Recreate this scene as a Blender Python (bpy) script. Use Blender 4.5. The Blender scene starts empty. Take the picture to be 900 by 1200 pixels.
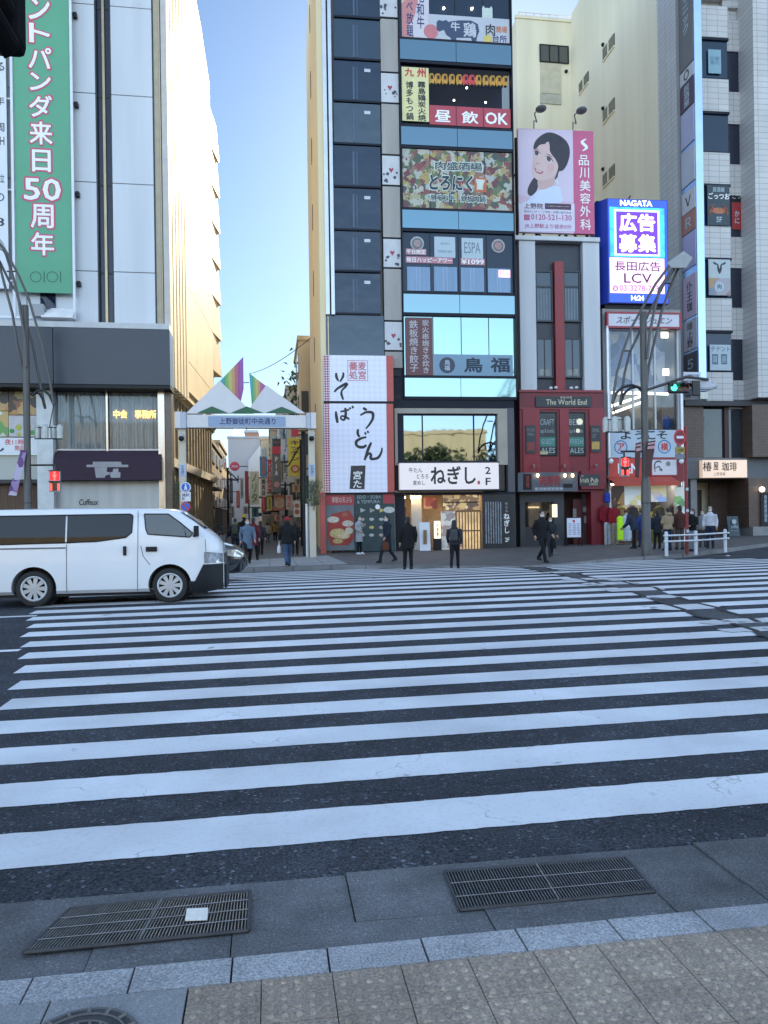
import bpy, bmesh, math, random
from mathutils import Vector, Matrix
R = math.radians
random.seed(7)
SC = bpy.context.scene
COL = SC.collection

# ---------------------------------------------------------------- camera
CAM_H, CAM_YAW, CAM_ROLL, FOC, HZ = 1.55, R(8.5), R(.82), 900.0, 612.0
fw = Vector((math.sin(CAM_YAW), math.cos(CAM_YAW), 0))
r0 = Vector((math.cos(CAM_YAW), -math.sin(CAM_YAW), 0)); u0 = Vector((0, 0, 1))
rt = math.cos(CAM_ROLL)*r0 - math.sin(CAM_ROLL)*u0
up = math.sin(CAM_ROLL)*r0 + math.cos(CAM_ROLL)*u0
CP = Vector((0, 0, CAM_H))
cd = bpy.data.cameras.new('camera'); cam = bpy.data.objects.new('camera', cd); COL.objects.link(cam)
m = Matrix((rt, up, -fw)).transposed().to_4x4(); m.translation = CP
cam.matrix_world = m
cd.sensor_fit = 'VERTICAL'; cd.sensor_height = 36; cd.sensor_width = 27
cd.lens = FOC/1200*36; cd.shift_y = (HZ-600)/1200
cd.clip_start = .05; cd.clip_end = 3000
SC.camera = cam

# ---------------------------------------------------------------- sky, sun, exposure
SUN_EL, SUN_AZ = R(27), R(17)            # azimuth measured from +Y (into the alley) towards +X
w = bpy.data.worlds.new('World'); SC.world = w; w.use_nodes = True
nt = w.node_tree; nt.nodes.clear()
sky = nt.nodes.new('ShaderNodeTexSky'); sky.sky_type = 'NISHITA'; sky.sun_disc = False
sky.sun_elevation = SUN_EL; sky.sun_rotation = SUN_AZ
sky.air_density = 1.0; sky.dust_density = .3; sky.ozone_density = 2.5; sky.altitude = 20
bg = nt.nodes.new('ShaderNodeBackground'); bg.inputs['Strength'].default_value = .15
wo = nt.nodes.new('ShaderNodeOutputWorld')
# sky dimmed towards the alley; unseen rear half boosted and paled to light the fronts
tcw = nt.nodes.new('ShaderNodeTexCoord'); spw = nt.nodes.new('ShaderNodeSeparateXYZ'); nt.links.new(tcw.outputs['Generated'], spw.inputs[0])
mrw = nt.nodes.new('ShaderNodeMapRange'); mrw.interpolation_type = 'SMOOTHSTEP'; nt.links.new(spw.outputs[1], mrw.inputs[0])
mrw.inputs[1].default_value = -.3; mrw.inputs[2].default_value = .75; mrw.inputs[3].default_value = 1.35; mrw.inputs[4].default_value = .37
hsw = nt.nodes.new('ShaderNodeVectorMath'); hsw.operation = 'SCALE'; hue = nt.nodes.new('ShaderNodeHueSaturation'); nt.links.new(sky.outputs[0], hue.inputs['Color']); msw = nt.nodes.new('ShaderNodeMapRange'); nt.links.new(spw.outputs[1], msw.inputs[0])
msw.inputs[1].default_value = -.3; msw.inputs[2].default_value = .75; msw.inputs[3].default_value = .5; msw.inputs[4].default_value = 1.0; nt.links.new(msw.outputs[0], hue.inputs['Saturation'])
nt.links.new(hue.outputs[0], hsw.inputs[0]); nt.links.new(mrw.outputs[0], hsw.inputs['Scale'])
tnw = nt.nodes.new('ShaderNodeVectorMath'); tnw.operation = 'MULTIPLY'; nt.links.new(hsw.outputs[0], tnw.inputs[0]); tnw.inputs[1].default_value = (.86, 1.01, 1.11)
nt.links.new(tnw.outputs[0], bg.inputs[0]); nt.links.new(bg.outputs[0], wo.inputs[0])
sd = bpy.data.lights.new('sun', 'SUN'); sd.energy = 3.8; sd.angle = R(.5); sd.color = (1, .83, .57)
sun = bpy.data.objects.new('sun', sd); COL.objects.link(sun)
sdir = Vector((math.sin(SUN_AZ)*math.cos(SUN_EL), math.cos(SUN_AZ)*math.cos(SUN_EL), math.sin(SUN_EL)))
sun.rotation_euler = sdir.to_track_quat('Z', 'Y').to_euler()
vs = SC.view_settings
vs.view_transform = 'Standard'; vs.look = 'None'; vs.gamma = 1; vs.use_curve_mapping = False
vs.exposure = 1.36
SC.render.engine = 'CYCLES'
SC.cycles.max_bounces = 8; SC.cycles.diffuse_bounces = 4; SC.cycles.glossy_bounces = 4
SC.cycles.transmission_bounces = 4; SC.cycles.transparent_max_bounces = 8
SC.cycles.use_denoising = True; SC.cycles.sample_clamp_indirect = 6
SC.cycles.caustics_reflective = False; SC.cycles.caustics_refractive = False

# ---------------------------------------------------------------- measuring helpers (survey of the place from the photo)
def ray(px, py): return rt*((px-450)/FOC) + up*((HZ-py)/FOC) + fw
def onY(px, py, Y):
    d = ray(px, py); return CP + d*(Y/d.y)
PROF = [(-9e3,-.06),(3.3,-.06),(3.38,0),(4.2,0),(5.8,-.015),(7,-.02),(8.5,-.01),(9.3,.005),(10.1,.02),(11,.04),(12,.065),(13,.085),(14,.105),(15,.13),(17,.155),(19,.15),(22,.09),(25,.0),(9e3,0)]
def prof(y):
    for (a, b), (c, d) in zip(PROF, PROF[1:]):
        if a <= y <= c: return b+(d-b)*(y-a)/(c-a)
    return 0
def gx(x): return .011*max(-25, min(35, x))
def rise(y): return .006*max(0, min(40, y-25))
def zroad(x, y): return gx(x)+prof(y)+rise(y)
def zpave(x, y): return gx(x)+.13+rise(y)
def G(px, py, zf=zroad):
    d = ray(px, py); z = .1
    for _ in range(30):
        p = CP+d*((z-CAM_H)/d.z); z = .5*z+.5*zf(p.x, p.y)
    return Vector((p.x, p.y, z))

class Fac:
    """a vertical facade plane: u runs along it, w goes into the building, z is up"""
    def __init__(s, px, Y, rot=0, o=None):
        p = onY(px, 600, Y) if o is None else o
        s.o = Vector((p.x, p.y, 0)); s.rot = R(rot)
        s.d = Vector((math.cos(s.rot), math.sin(s.rot), 0)); s.n = Vector((-s.d.y, s.d.x, 0))
    def p(s, px, py, w=0):
        d = ray(px, py); o = s.o+s.n*w
        t = (o-CP).dot(s.n)/d.dot(s.n); q = CP+d*t-o
        return q.dot(s.d), q.z
    def r(s, x0, y0, x1, y1, w=0):
        xm, ym = (x0+x1)/2, (y0+y1)/2
        return s.p(x0, ym, w)[0], s.p(xm, y1, w)[1], s.p(x1, ym, w)[0], s.p(xm, y0, w)[1]   # u0,z0,u1,z1
    def W(s, u, w, z): return s.o+s.d*u+s.n*w+Vector((0, 0, z))

# ---------------------------------------------------------------- materials
MC = {}
def nodes(name):
    mt = bpy.data.materials.new(name); mt.use_nodes = True
    n = mt.node_tree; n.nodes.clear()
    out = n.nodes.new('ShaderNodeOutputMaterial')
    return mt, n, out
def vmul(c, k): return (min(c[0]*k, 1), min(c[1]*k, 1), min(c[2]*k, 1), 1)
def M(name, c=(.5,.5,.5), rough=.6, var=.12, scale=2.0, bump=0, metal=0, spec=.5, streak=False, coat=0, bscale=None):
    """painted / stone / metal surface with uneven tone"""
    if name in MC: return MC[name]
    mt, n, out = nodes(name); L = n.links.new
    b = n.nodes.new('ShaderNodeBsdfPrincipled'); L(b.outputs[0], out.inputs[0])
    tc = n.nodes.new('ShaderNodeTexCoord'); nz = n.nodes.new('ShaderNodeTexNoise')
    nz.inputs['Scale'].default_value = scale; nz.inputs['Detail'].default_value = 6
    if streak:
        mp = n.nodes.new('ShaderNodeMapping'); mp.inputs['Scale'].default_value = (1.6, 1.6, .12)
        L(tc.outputs['Object'], mp.inputs[0]); L(mp.outputs[0], nz.inputs['Vector'])
    else: L(tc.outputs['Object'], nz.inputs['Vector'])
    rp = n.nodes.new('ShaderNodeValToRGB'); L(nz.outputs[0], rp.inputs[0])
    rp.color_ramp.elements[0].position = .3; rp.color_ramp.elements[1].position = .72
    rp.color_ramp.elements[0].color = vmul(c, 1-var); rp.color_ramp.elements[1].color = vmul(c, 1+var)
    L(rp.outputs[0], b.inputs['Base Color'])
    mr = n.nodes.new('ShaderNodeMapRange'); L(nz.outputs[0], mr.inputs[0])
    mr.inputs[3].default_value = max(.02, rough*(.85)); mr.inputs[4].default_value = min(1, rough*1.15)
    L(mr.outputs[0], b.inputs['Roughness'])
    b.inputs['Metallic'].default_value = metal; b.inputs['Specular IOR Level'].default_value = spec
    if coat: b.inputs['Coat Weight'].default_value = coat; b.inputs['Coat Roughness'].default_value = .04
    if bump:
        bp = n.nodes.new('ShaderNodeBump'); bp.inputs['Strength'].default_value = bump; bp.inputs['Distance'].default_value = .01
        n2 = n.nodes.new('ShaderNodeTexNoise'); n2.inputs['Scale'].default_value = bscale or scale*12; n2.inputs['Detail'].default_value = 4
        L(tc.outputs['Object'], n2.inputs['Vector']); L(n2.outputs[0], bp.inputs['Height']); L(bp.outputs[0], b.inputs['Normal'])
    MC[name] = mt; return mt
def EM(name, c, s=1.0, var=.0, scale=3):
    """a surface that gives off light (lamp, lit sign, screen)"""
    if name in MC: return MC[name]
    mt, n, out = nodes(name); L = n.links.new
    b = n.nodes.new('ShaderNodeBsdfPrincipled'); L(b.outputs[0], out.inputs[0])
    b.inputs['Base Color'].default_value = (*c, 1); b.inputs['Roughness'].default_value = .35
    b.inputs['Emission Strength'].default_value = s
    if var:
        tc = n.nodes.new('ShaderNodeTexCoord'); nz = n.nodes.new('ShaderNodeTexNoise'); nz.inputs['Scale'].default_value = scale
        L(tc.outputs['Object'], nz.inputs['Vector'])
        rp = n.nodes.new('ShaderNodeValToRGB'); L(nz.outputs[0], rp.inputs[0])
        rp.color_ramp.elements[0].position = .35; rp.color_ramp.elements[1].position = .65
        rp.color_ramp.elements[0].color = vmul(c, 1-var); rp.color_ramp.elements[1].color = vmul(c, 1+var)
        L(rp.outputs[0], b.inputs['Emission Color'])
    else: b.inputs['Emission Color'].default_value = (*c, 1)
    MC[name] = mt; return mt
def GL(name, c=(.02,.03,.05), rough=.03, spec=.9, wob=.02):
    """opaque-backed window glass with slightly wavy panes"""
    if name in MC: return MC[name]
    mt, n, out = nodes(name); L = n.links.new
    b = n.nodes.new('ShaderNodeBsdfPrincipled'); L(b.outputs[0], out.inputs[0])
    b.inputs['Base Color'].default_value = (*c, 1); b.inputs['Roughness'].default_value = rough
    b.inputs['Specular IOR Level'].default_value = spec
    tc = n.nodes.new('ShaderNodeTexCoord'); nz = n.nodes.new('ShaderNodeTexNoise'); nz.inputs['Scale'].default_value = .9
    bp = n.nodes.new('ShaderNodeBump'); bp.inputs['Strength'].default_value = wob; bp.inputs['Distance'].default_value = .2
    L(tc.outputs['Object'], nz.inputs['Vector']); L(nz.outputs[0], bp.inputs['Height']); L(bp.outputs[0], b.inputs['Normal'])
    MC[name] = mt; return mt
def MIR(name, c, rough=.06, wob=.03):
    """mirror coated cladding glass"""
    if name in MC: return MC[name]
    mt = GL(name, c, rough, .5, wob); mt.node_tree.nodes['Principled BSDF'].inputs['Metallic'].default_value = 1
    return mt
def PANE(name, tint=(.85,.92,.95), refl=.02):
    """clear shop glass: see-through with reflections"""
    if name in MC: return MC[name]
    mt, n, out = nodes(name); L = n.links.new
    t = n.nodes.new('ShaderNodeBsdfTransparent'); t.inputs[0].default_value = (*tint, 1)
    g = n.nodes.new('ShaderNodeBsdfGlossy'); g.inputs['Roughness'].default_value = .02
    mx = n.nodes.new('ShaderNodeMixShader')
    fr = n.nodes.new('ShaderNodeLayerWeight'); fr.inputs['Blend'].default_value = .2
    ma = n.nodes.new('ShaderNodeMath'); ma.operation = 'ADD'; ma.inputs[1].default_value = refl; ma.use_clamp = True
    L(fr.outputs['Fresnel'], ma.inputs[0]); L(ma.outputs[0], mx.inputs[0])
    L(t.outputs[0], mx.inputs[1]); L(g.outputs[0], mx.inputs[2]); L(mx.outputs[0], out.inputs[0])
    MC[name] = mt; return mt
def TILE(name, c, mortar, bw, bh, rough=.5, plane='xz', off=0.0, ms=.03, var=.06, bump=.3, streak=.1):
    """wall of tiles / bricks / panels, sizes in metres"""
    if name in MC: return MC[name]
    mt, n, out = nodes(name); L = n.links.new
    b = n.nodes.new('ShaderNodeBsdfPrincipled'); L(b.outputs[0], out.inputs[0]); b.inputs['Roughness'].default_value = rough
    tc = n.nodes.new('ShaderNodeTexCoord'); sp = n.nodes.new('ShaderNodeSeparateXYZ'); cb = n.nodes.new('ShaderNodeCombineXYZ')
    L(tc.outputs['Object'], sp.inputs[0])
    ax = {'x': 0, 'y': 1, 'z': 2}
    L(sp.outputs[ax[plane[0]]], cb.inputs[0]); L(sp.outputs[ax[plane[1]]], cb.inputs[1])
    br = n.nodes.new('ShaderNodeTexBrick'); L(cb.outputs[0], br.inputs['Vector'])
    br.offset = off; br.inputs['Scale'].default_value = 1; br.inputs['Brick Width'].default_value = bw; br.inputs['Row Height'].default_value = bh
    br.inputs['Mortar Size'].default_value = ms*min(bw, bh); br.inputs['Mortar Smooth'].default_value = .2
    br.inputs['Color1'].default_value = vmul(c, 1-var); br.inputs['Color2'].default_value = vmul(c, 1+var); br.inputs['Mortar'].default_value = (*mortar, 1)
    nz = n.nodes.new('ShaderNodeTexNoise'); nz.inputs['Scale'].default_value = 1.3; nz.inputs['Detail'].default_value = 7
    mp = n.nodes.new('ShaderNodeMapping'); mp.inputs['Scale'].default_value = (1, 1, .3); L(tc.outputs['Object'], mp.inputs[0]); L(mp.outputs[0], nz.inputs['Vector'])
    mr = n.nodes.new('ShaderNodeMapRange'); L(nz.outputs[0], mr.inputs[0]); mr.inputs[3].default_value = 1-2*streak; mr.inputs[4].default_value = 1+2*streak
    hs = n.nodes.new('ShaderNodeHueSaturation'); L(br.outputs['Color'], hs.inputs['Color']); L(mr.outputs[0], hs.inputs['Value'])
    L(hs.outputs[0], b.inputs['Base Color'])
    if bump:
        bp = n.nodes.new('ShaderNodeBump'); bp.inputs['Strength'].default_value = bump; bp.inputs['Distance'].default_value = .01; bp.invert = True
        L(br.outputs['Fac'], bp.inputs['Height']); L(bp.outputs[0], b.inputs['Normal'])
    MC[name] = mt; return mt
def BLOTCH(name, cols, scale=4, rough=.4, emit=0, plane=None):
    """printed picture of jumbled colours (food, goods) as seen from across the road"""
    if name in MC: return MC[name]
    mt, n, out = nodes(name); L = n.links.new
    b = n.nodes.new('ShaderNodeBsdfPrincipled'); L(b.outputs[0], out.inputs[0]); b.inputs['Roughness'].default_value = rough
    tc = n.nodes.new('ShaderNodeTexCoord')
    nz = n.nodes.new('ShaderNodeTexNoise'); nz.inputs['Scale'].default_value = scale*.7; L(tc.outputs['Object'], nz.inputs['Vector'])
    mx = n.nodes.new('ShaderNodeMixRGB'); mx.inputs[0].default_value = .35; L(tc.outputs['Object'], mx.inputs[1]); L(nz.outputs['Color'], mx.inputs[2])
    vo = n.nodes.new('ShaderNodeTexVoronoi'); vo.inputs['Scale'].default_value = scale; L(mx.outputs[0], vo.inputs['Vector'])
    sp = n.nodes.new('ShaderNodeSeparateColor'); L(vo.outputs['Color'], sp.inputs[0])
    rp = n.nodes.new('ShaderNodeValToRGB'); rp.color_ramp.interpolation = 'CONSTANT'; L(sp.outputs[0], rp.inputs[0])
    e = rp.color_ramp.elements
    for k, c in enumerate(cols):
        if k < 2: el = e[k]; el.position = k/len(cols)
        else: el = e.new(k/len(cols))
        el.color = (*c, 1)
    L(rp.outputs[0], b.inputs['Base Color'])
    if emit: L(rp.outputs[0], b.inputs['Emission Color']); b.inputs['Emission Strength'].default_value = emit
    MC[name] = mt; return mt

# ---------------------------------------------------------------- objects
OFF = {}
def root_off(o):
    while o is not None:
        if o.name in OFF: return OFF[o.name]
        o = o.parent
    return Vector((0, 0, 0))
def tag(o, label, cat, group=None):
    o['label'] = label; o['category'] = cat
    if group: o['group'] = group
    return o
def thing(name, label, cat, loc=(0,0,0), rz=0, group=None):
    o = bpy.data.objects.new(name, None); COL.objects.link(o); o.empty_display_size = .2
    o.location = loc; o.rotation_euler = (0, 0, rz)
    return tag(o, label, cat, group)
def fthing(fac, name, label, cat, u, w, z, group=None):
    """a thing standing at (u,w,z) of a facade; its meshes are given in facade coordinates"""
    o = thing(name, label, cat, fac.W(u, w, z), fac.rot, group)
    OFF[o.name] = Vector((u, w, z)); return o
class MB:
    def __init__(s): s.v = []; s.f = []
    def add(s, vs, fs):
        k = len(s.v); s.v += [tuple(v) for v in vs]; s.f += [tuple(i+k for i in f) for f in fs]; return s
    def box(s, x0, x1, y0, y1, z0, z1):
        return s.add([(x0,y0,z0),(x1,y0,z0),(x1,y1,z0),(x0,y1,z0),(x0,y0,z1),(x1,y0,z1),(x1,y1,z1),(x0,y1,z1)],
                     [(0,3,2,1),(4,5,6,7),(0,1,5,4),(1,2,6,5),(2,3,7,6),(3,0,4,7)])
    def rbox(s, r, w0, w1): return s.box(r[0], r[2], w0, w1, r[1], r[3])     # r=(u0,z0,u1,z1)
    def poly(s, pts): return s.add(pts, [tuple(range(len(pts)))])
    def prism(s, pts, y0, y1):                         # pts (x,z) extruded along y
        n = len(pts); vs = [(x, y0, z) for x, z in pts]+[(x, y1, z) for x, z in pts]
        return s.add(vs, [tuple(range(n)), tuple(range(2*n-1, n-1, -1))]+[(i, i+n, (i+1) % n+n, (i+1) % n) for i in range(n)])
    def zprism(s, pts, z0, z1):                        # pts (x,y) extruded up
        n = len(pts); vs = [(x, y, z0) for x, y in pts]+[(x, y, z1) for x, y in pts]
        return s.add(vs, [tuple(range(n-1, -1, -1)), tuple(range(n, 2*n))]+[(i, (i+1) % n, (i+1) % n+n, i+n) for i in range(n)])
    def tube(s, path, rad, n=8):
        path = [Vector(p) for p in path]; m = len(path)
        if not hasattr(rad, '__len__'): rad = [rad]*m
        vs = []; fs = []; prev = None
        for i, p in enumerate(path):
            t = (path[min(i+1, m-1)]-path[max(i-1, 0)]).normalized()
            if prev is None: a = t.cross(Vector((0,0,1)) if abs(t.z) < .9 else Vector((1,0,0))).normalized()
            else: a = (prev-t*prev.dot(t)).normalized()
            prev = a; b = t.cross(a)
            for k in range(n):
                an = 2*math.pi*k/n; vs.append(p+(a*math.cos(an)+b*math.sin(an))*rad[i])
        for i in range(m-1):
            for k in range(n): fs.append((i*n+k, i*n+(k+1) % n, (i+1)*n+(k+1) % n, (i+1)*n+k))
        fs.append(tuple(range(n-1, -1, -1))); fs.append(tuple((m-1)*n+k for k in range(n)))
        return s.add(vs, fs)
    def cyl(s, a, b, r, n=12): return s.tube([a, b], r, n)
    def rings(s, rs, n=14):                            # list of (cx,cy,z,rx,ry)
        vs = []; fs = []
        for cx, cy, z, rx, ry in rs:
            for k in range(n):
                a = 2*math.pi*k/n; vs.append((cx+rx*math.cos(a), cy+ry*math.sin(a), z))
        for i in range(len(rs)-1):
            for k in range(n): fs.append((i*n+k, i*n+(k+1) % n, (i+1)*n+(k+1) % n, (i+1)*n+k))
        fs.append(tuple(range(n-1, -1, -1))); fs.append(tuple((len(rs)-1)*n+k for k in range(n)))
        return s.add(vs, fs)
    def ball(s, c, r, nu=12, nv=8):
        r = r if hasattr(r, '__len__') else (r, r, r); rs = []
        vs = [(c[0], c[1], c[2]-r[2])]; fs = []
        for j in range(1, nv):
            t = math.pi*j/nv-math.pi/2
            for k in range(nu):
                a = 2*math.pi*k/nu; vs.append((c[0]+r[0]*math.cos(t)*math.cos(a), c[1]+r[1]*math.cos(t)*math.sin(a), c[2]+r[2]*math.sin(t)))
        vs.append((c[0], c[1], c[2]+r[2])); T = len(vs)-1
        for k in range(nu):
            fs.append((0, 1+(k+1) % nu, 1+k)); fs.append((T, 1+(nv-2)*nu+k, 1+(nv-2)*nu+(k+1) % nu))
            for j in range(nv-2): fs.append((1+j*nu+k, 1+j*nu+(k+1) % nu, 1+(j+1)*nu+(k+1) % nu, 1+(j+1)*nu+k))
        return s.add(vs, fs)
    def disc(s, c, r, w0, w1, n=24, rz=None):          # disc facing -w, centre (u,z)
        return s.prism([(c[0]+r*math.cos(2*math.pi*k/n), c[1]+(rz or r)*math.sin(2*math.pi*k/n)) for k in range(n)], w0, w1)
    def xf(s, M4):
        s.v = [tuple(M4 @ Vector(v)) for v in s.v]; return s
    def mesh(s, name, off=Vector((0,0,0)), recalc=True):
        me = bpy.data.meshes.new(name); me.from_pydata([(v[0]-off.x, v[1]-off.y, v[2]-off.z) for v in s.v], [], s.f)
        if recalc:
            bm = bmesh.new(); bm.from_mesh(me); bmesh.ops.recalc_face_normals(bm, faces=bm.faces); bm.to_mesh(me); bm.free()
        return me
    def build(s, name, mat, parent=None, smooth=False, bevel=0, recalc=True):
        me = s.mesh(name, root_off(parent), recalc); me.materials.append(mat)
        if smooth:
            for p in me.polygons: p.use_smooth = True
        o = bpy.data.objects.new(name, me); COL.objects.link(o); o.parent = parent
        if smooth and smooth != 'all':
            try: me.set_sharp_from_angle(angle=R(40))
            except Exception: pass
        if bevel:
            b = o.modifiers.new('bevel', 'BEVEL'); b.width = bevel; b.segments = 2; b.limit_method = 'ANGLE'; b.angle_limit = R(35)
        return o
def struct(name, mb, mat, smooth=False):
    o = mb.build(name, mat, None, smooth, recalc=False); o['kind'] = 'structure'; return o

# ---------------------------------------------------------------- lettering
def glyphs(body, bold=0., res=2, vertical=False, shear=0, gap=1.0):
    c = bpy.data.curves.new('lettering', 'FONT'); c.body = '\n'.join(body) if vertical else body
    c.resolution_u = res; c.offset = bold; c.shear = shear; c.space_line = gap
    c.align_x = 'CENTER' if vertical else 'LEFT'
    o = bpy.data.objects.new('lettering', c); COL.objects.link(o)
    dg = bpy.context.evaluated_depsgraph_get()
    me = bpy.data.meshes.new_from_object(o.evaluated_get(dg))
    V = [v.co.copy() for v in me.vertices]; Fs = [tuple(p.vertices) for p in me.polygons]
    bpy.data.objects.remove(o); bpy.data.curves.remove(c); bpy.data.meshes.remove(me)
    return V, Fs
def txt(parent, body, r, w, mat, bold=0., vertical=False, shear=0, gap=1.0, res=2, name='lettering', side=None):
    """flat lettering filling r=(u0,z0,u1,z1) on the plane w, read from the -w side (side='x': on a plane of constant u, read from -u)"""
    V, Fs = glyphs(body, 0, res, vertical, shear, gap)
    if not V: return
    k = bold*.8; sh = [(0, 0)]               # heavier weights are struck several times, slightly apart
    if k > .003: sh = [(k*math.cos(a), k*math.sin(a)) for a in [2*math.pi*q/(6 if k < .03 else 10) for q in range(6 if k < .03 else 10)]]
    x0 = min(v.x for v in V)-k; x1 = max(v.x for v in V)+k; y0 = min(v.y for v in V)-k; y1 = max(v.y for v in V)+k
    mb = MB(); sx = (r[2]-r[0])/max(x1-x0, 1e-4); sy = (r[3]-r[1])/max(y1-y0, 1e-4)
    for i, (dx, dy) in enumerate(sh):
        if side == 'x': mb.add([(w-.0004*i, r[2]-(v.x+dx-x0)*sx, r[1]+(v.y+dy-y0)*sy) for v in V], Fs)
        else: mb.add([(r[0]+(v.x+dx-x0)*sx, w-.0004*i, r[1]+(v.y+dy-y0)*sy) for v in V], Fs)
    return mb.build(name, mat, parent, recalc=False)
def strokes(parent, lines, r, w, mat, name='lettering', bw_=1.0):
    """brush writing: each line is a list of (x,y,width) in the unit square of r; laid as flat ribbons"""
    mb = MB(); W = r[2]-r[0]; Hh = r[3]-r[1]
    for j, ln in enumerate(lines):
        pts = []
        for i in range(len(ln)-1):                     # smooth it
            p0 = ln[max(i-1, 0)]; p1 = ln[i]; p2 = ln[i+1]; p3 = ln[min(i+2, len(ln)-1)]
            for k in range(6):
                t = k/6
                pts.append([.5*((2*p1[a])+(-p0[a]+p2[a])*t+(2*p0[a]-5*p1[a]+4*p2[a]-p3[a])*t*t+(-p0[a]+3*p1[a]-3*p2[a]+p3[a])*t**3) for a in range(3)])
        pts.append(list(ln[-1])); vs = []
        P = [Vector((r[0]+x*W, r[1]+y*Hh)) for x, y, _ in pts]
        for i, p in enumerate(P):
            t = (P[min(i+1, len(P)-1)]-P[max(i-1, 0)]).normalized(); nn = Vector((-t.y, t.x))*max(pts[i][2], .002)*W*.5*bw_
            vs += [(p.x+nn.x, w-.0006*j, p.y+nn.y), (p.x-nn.x, w-.0006*j, p.y-nn.y)]
        mb.add(vs, [(2*i, 2*i+1, 2*i+3, 2*i+2) for i in range(len(P)-1)])
    return mb.build(name, mat, parent, recalc=False)
def panel(fac, px, w, name, label, cat, mat, th=.08, frame=None, group=None, part='panel', parent=None, fw_=.03):
    """a flat board on a facade from its corners in the photo; returns (thing, rect)"""
    r = fac.r(*px, w) if len(px) == 4 else px
    t = parent or fthing(fac, name, label, cat, (r[0]+r[2])/2, w, r[1], group)
    MB().rbox(r, w, w+th).build(part, mat, t)
    if frame:
        f = fw_; fr = MB()
        fr.box(r[0]-f, r[0], w-.02, w+th+.002, r[1]-f, r[3]+f); fr.box(r[2], r[2]+f, w-.02, w+th+.002, r[1]-f, r[3]+f)
        fr.box(r[0], r[2], w-.02, w+th+.002, r[1]-f, r[1]); fr.box(r[0], r[2], w-.02, w+th+.002, r[3], r[3]+f)
        fr.build('frame', frame, t)
    return t, r
# ================================================================ ground
def ground_mat(name, c, grain=90, gv=.35, patch=.12, rough=.85, bump=.5, speck=0, crack=0):
    mt, n, out = nodes(name); L = n.links.new
    b = n.nodes.new('ShaderNodeBsdfPrincipled'); L(b.outputs[0], out.inputs[0]); b.inputs['Roughness'].default_value = rough
    b.inputs['Specular IOR Level'].default_value = .2
    tc = n.nodes.new('ShaderNodeTexCoord')
    def noise(s, d=4):
        z = n.nodes.new('ShaderNodeTexNoise'); z.inputs['Scale'].default_value = s; z.inputs['Detail'].default_value = d
        L(tc.outputs['Object'], z.inputs['Vector']); return z
    def mrange(src, a, bb, lo, hi):
        r = n.nodes.new('ShaderNodeMapRange'); L(src, r.inputs[0]); r.inputs[1].default_value = a; r.inputs[2].default_value = bb
        r.inputs[3].default_value = lo; r.inputs[4].default_value = hi; return r.outputs[0]
    def mul(a, bb):
        r = n.nodes.new('ShaderNodeMath'); r.operation = 'MULTIPLY'; L(a, r.inputs[0]); L(bb, r.inputs[1]); return r.outputs[0]
    g = noise(grain, 3); p = noise(.45, 5); p2 = noise(4, 6)
    k = mul(mul(mrange(g.outputs[0], .3, .7, 1-gv, 1+gv), mrange(p.outputs[0], .3, .7, 1-patch, 1+patch)), mrange(p2.outputs[0], .3, .7, 1-patch*.6, 1+patch*.6))
    if speck:
        vo = n.nodes.new('ShaderNodeTexVoronoi'); vo.inputs['Scale'].default_value = grain*.8; L(tc.outputs['Object'], vo.inputs['Vector'])
        sp = n.nodes.new('ShaderNodeSeparateColor'); L(vo.outputs['Color'], sp.inputs[0])
        k = mul(k, mrange(sp.outputs[0], .93, 1, 1, 1+speck))
    if crack:
        v2 = n.nodes.new('ShaderNodeTexVoronoi'); v2.feature = 'DISTANCE_TO_EDGE'; v2.inputs['Scale'].default_value = .55
        nn = noise(2.2, 6); mx = n.nodes.new('ShaderNodeMixRGB'); mx.inputs[0].default_value = .3
        L(tc.outputs['Object'], mx.inputs[1]); L(nn.outputs['Color'], mx.inputs[2]); L(mx.outputs[0], v2.inputs['Vector'])
        k = mul(k, mrange(v2.outputs['Distance'], .0, .006, 1-crack, 1))
    hs = n.nodes.new('ShaderNodeHueSaturation'); hs.inputs['Color'].default_value = (*c, 1); L(k, hs.inputs['Value'])
    L(hs.outputs[0], b.inputs['Base Color'])
    bp = n.nodes.new('ShaderNodeBump'); bp.inputs['Strength'].default_value = bump; bp.inputs['Distance'].default_value = .004
    L(g.outputs[0], bp.inputs['Height']); L(bp.outputs[0], b.inputs['Normal'])
    MC[name] = mt; return mt
ASPH = ground_mat('asphalt', (.042,.046,.055), 75, .75, .34, .8, 1, 2.2, .35)
GUT = ground_mat('gutter_concrete', (.125,.126,.13), 120, .4, .38, .8, .4, .5)
GRAN = ground_mat('kerb_granite', (.33,.335,.345), 120, .45, .3, .6, .3, .3)
PAVE = TILE('far_pavement_slabs', (.095,.09,.088), (.07,.07,.07), .6, .6, .7, 'xy', .5, .02, .18, .2, .14)
PLAZA = TILE('alley_slabs', (.27,.27,.27), (.13,.13,.13), .9, .9, .7, 'xy', .0, .02, .1, .2, .12)
TACT = ground_mat('tactile_paver', (.3,.24,.19), 110, .35, .38, .75, .5, .4)  # warm light on the pavement is put into this tile colour
STUD = ground_mat('worn_stud', (.33,.27,.215), 60, .35, .42, .7, .4, .3)
SLAB = ground_mat('manhole_slab', (.26,.265,.27), 150, .25, .15, .75, .4, .3)
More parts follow.
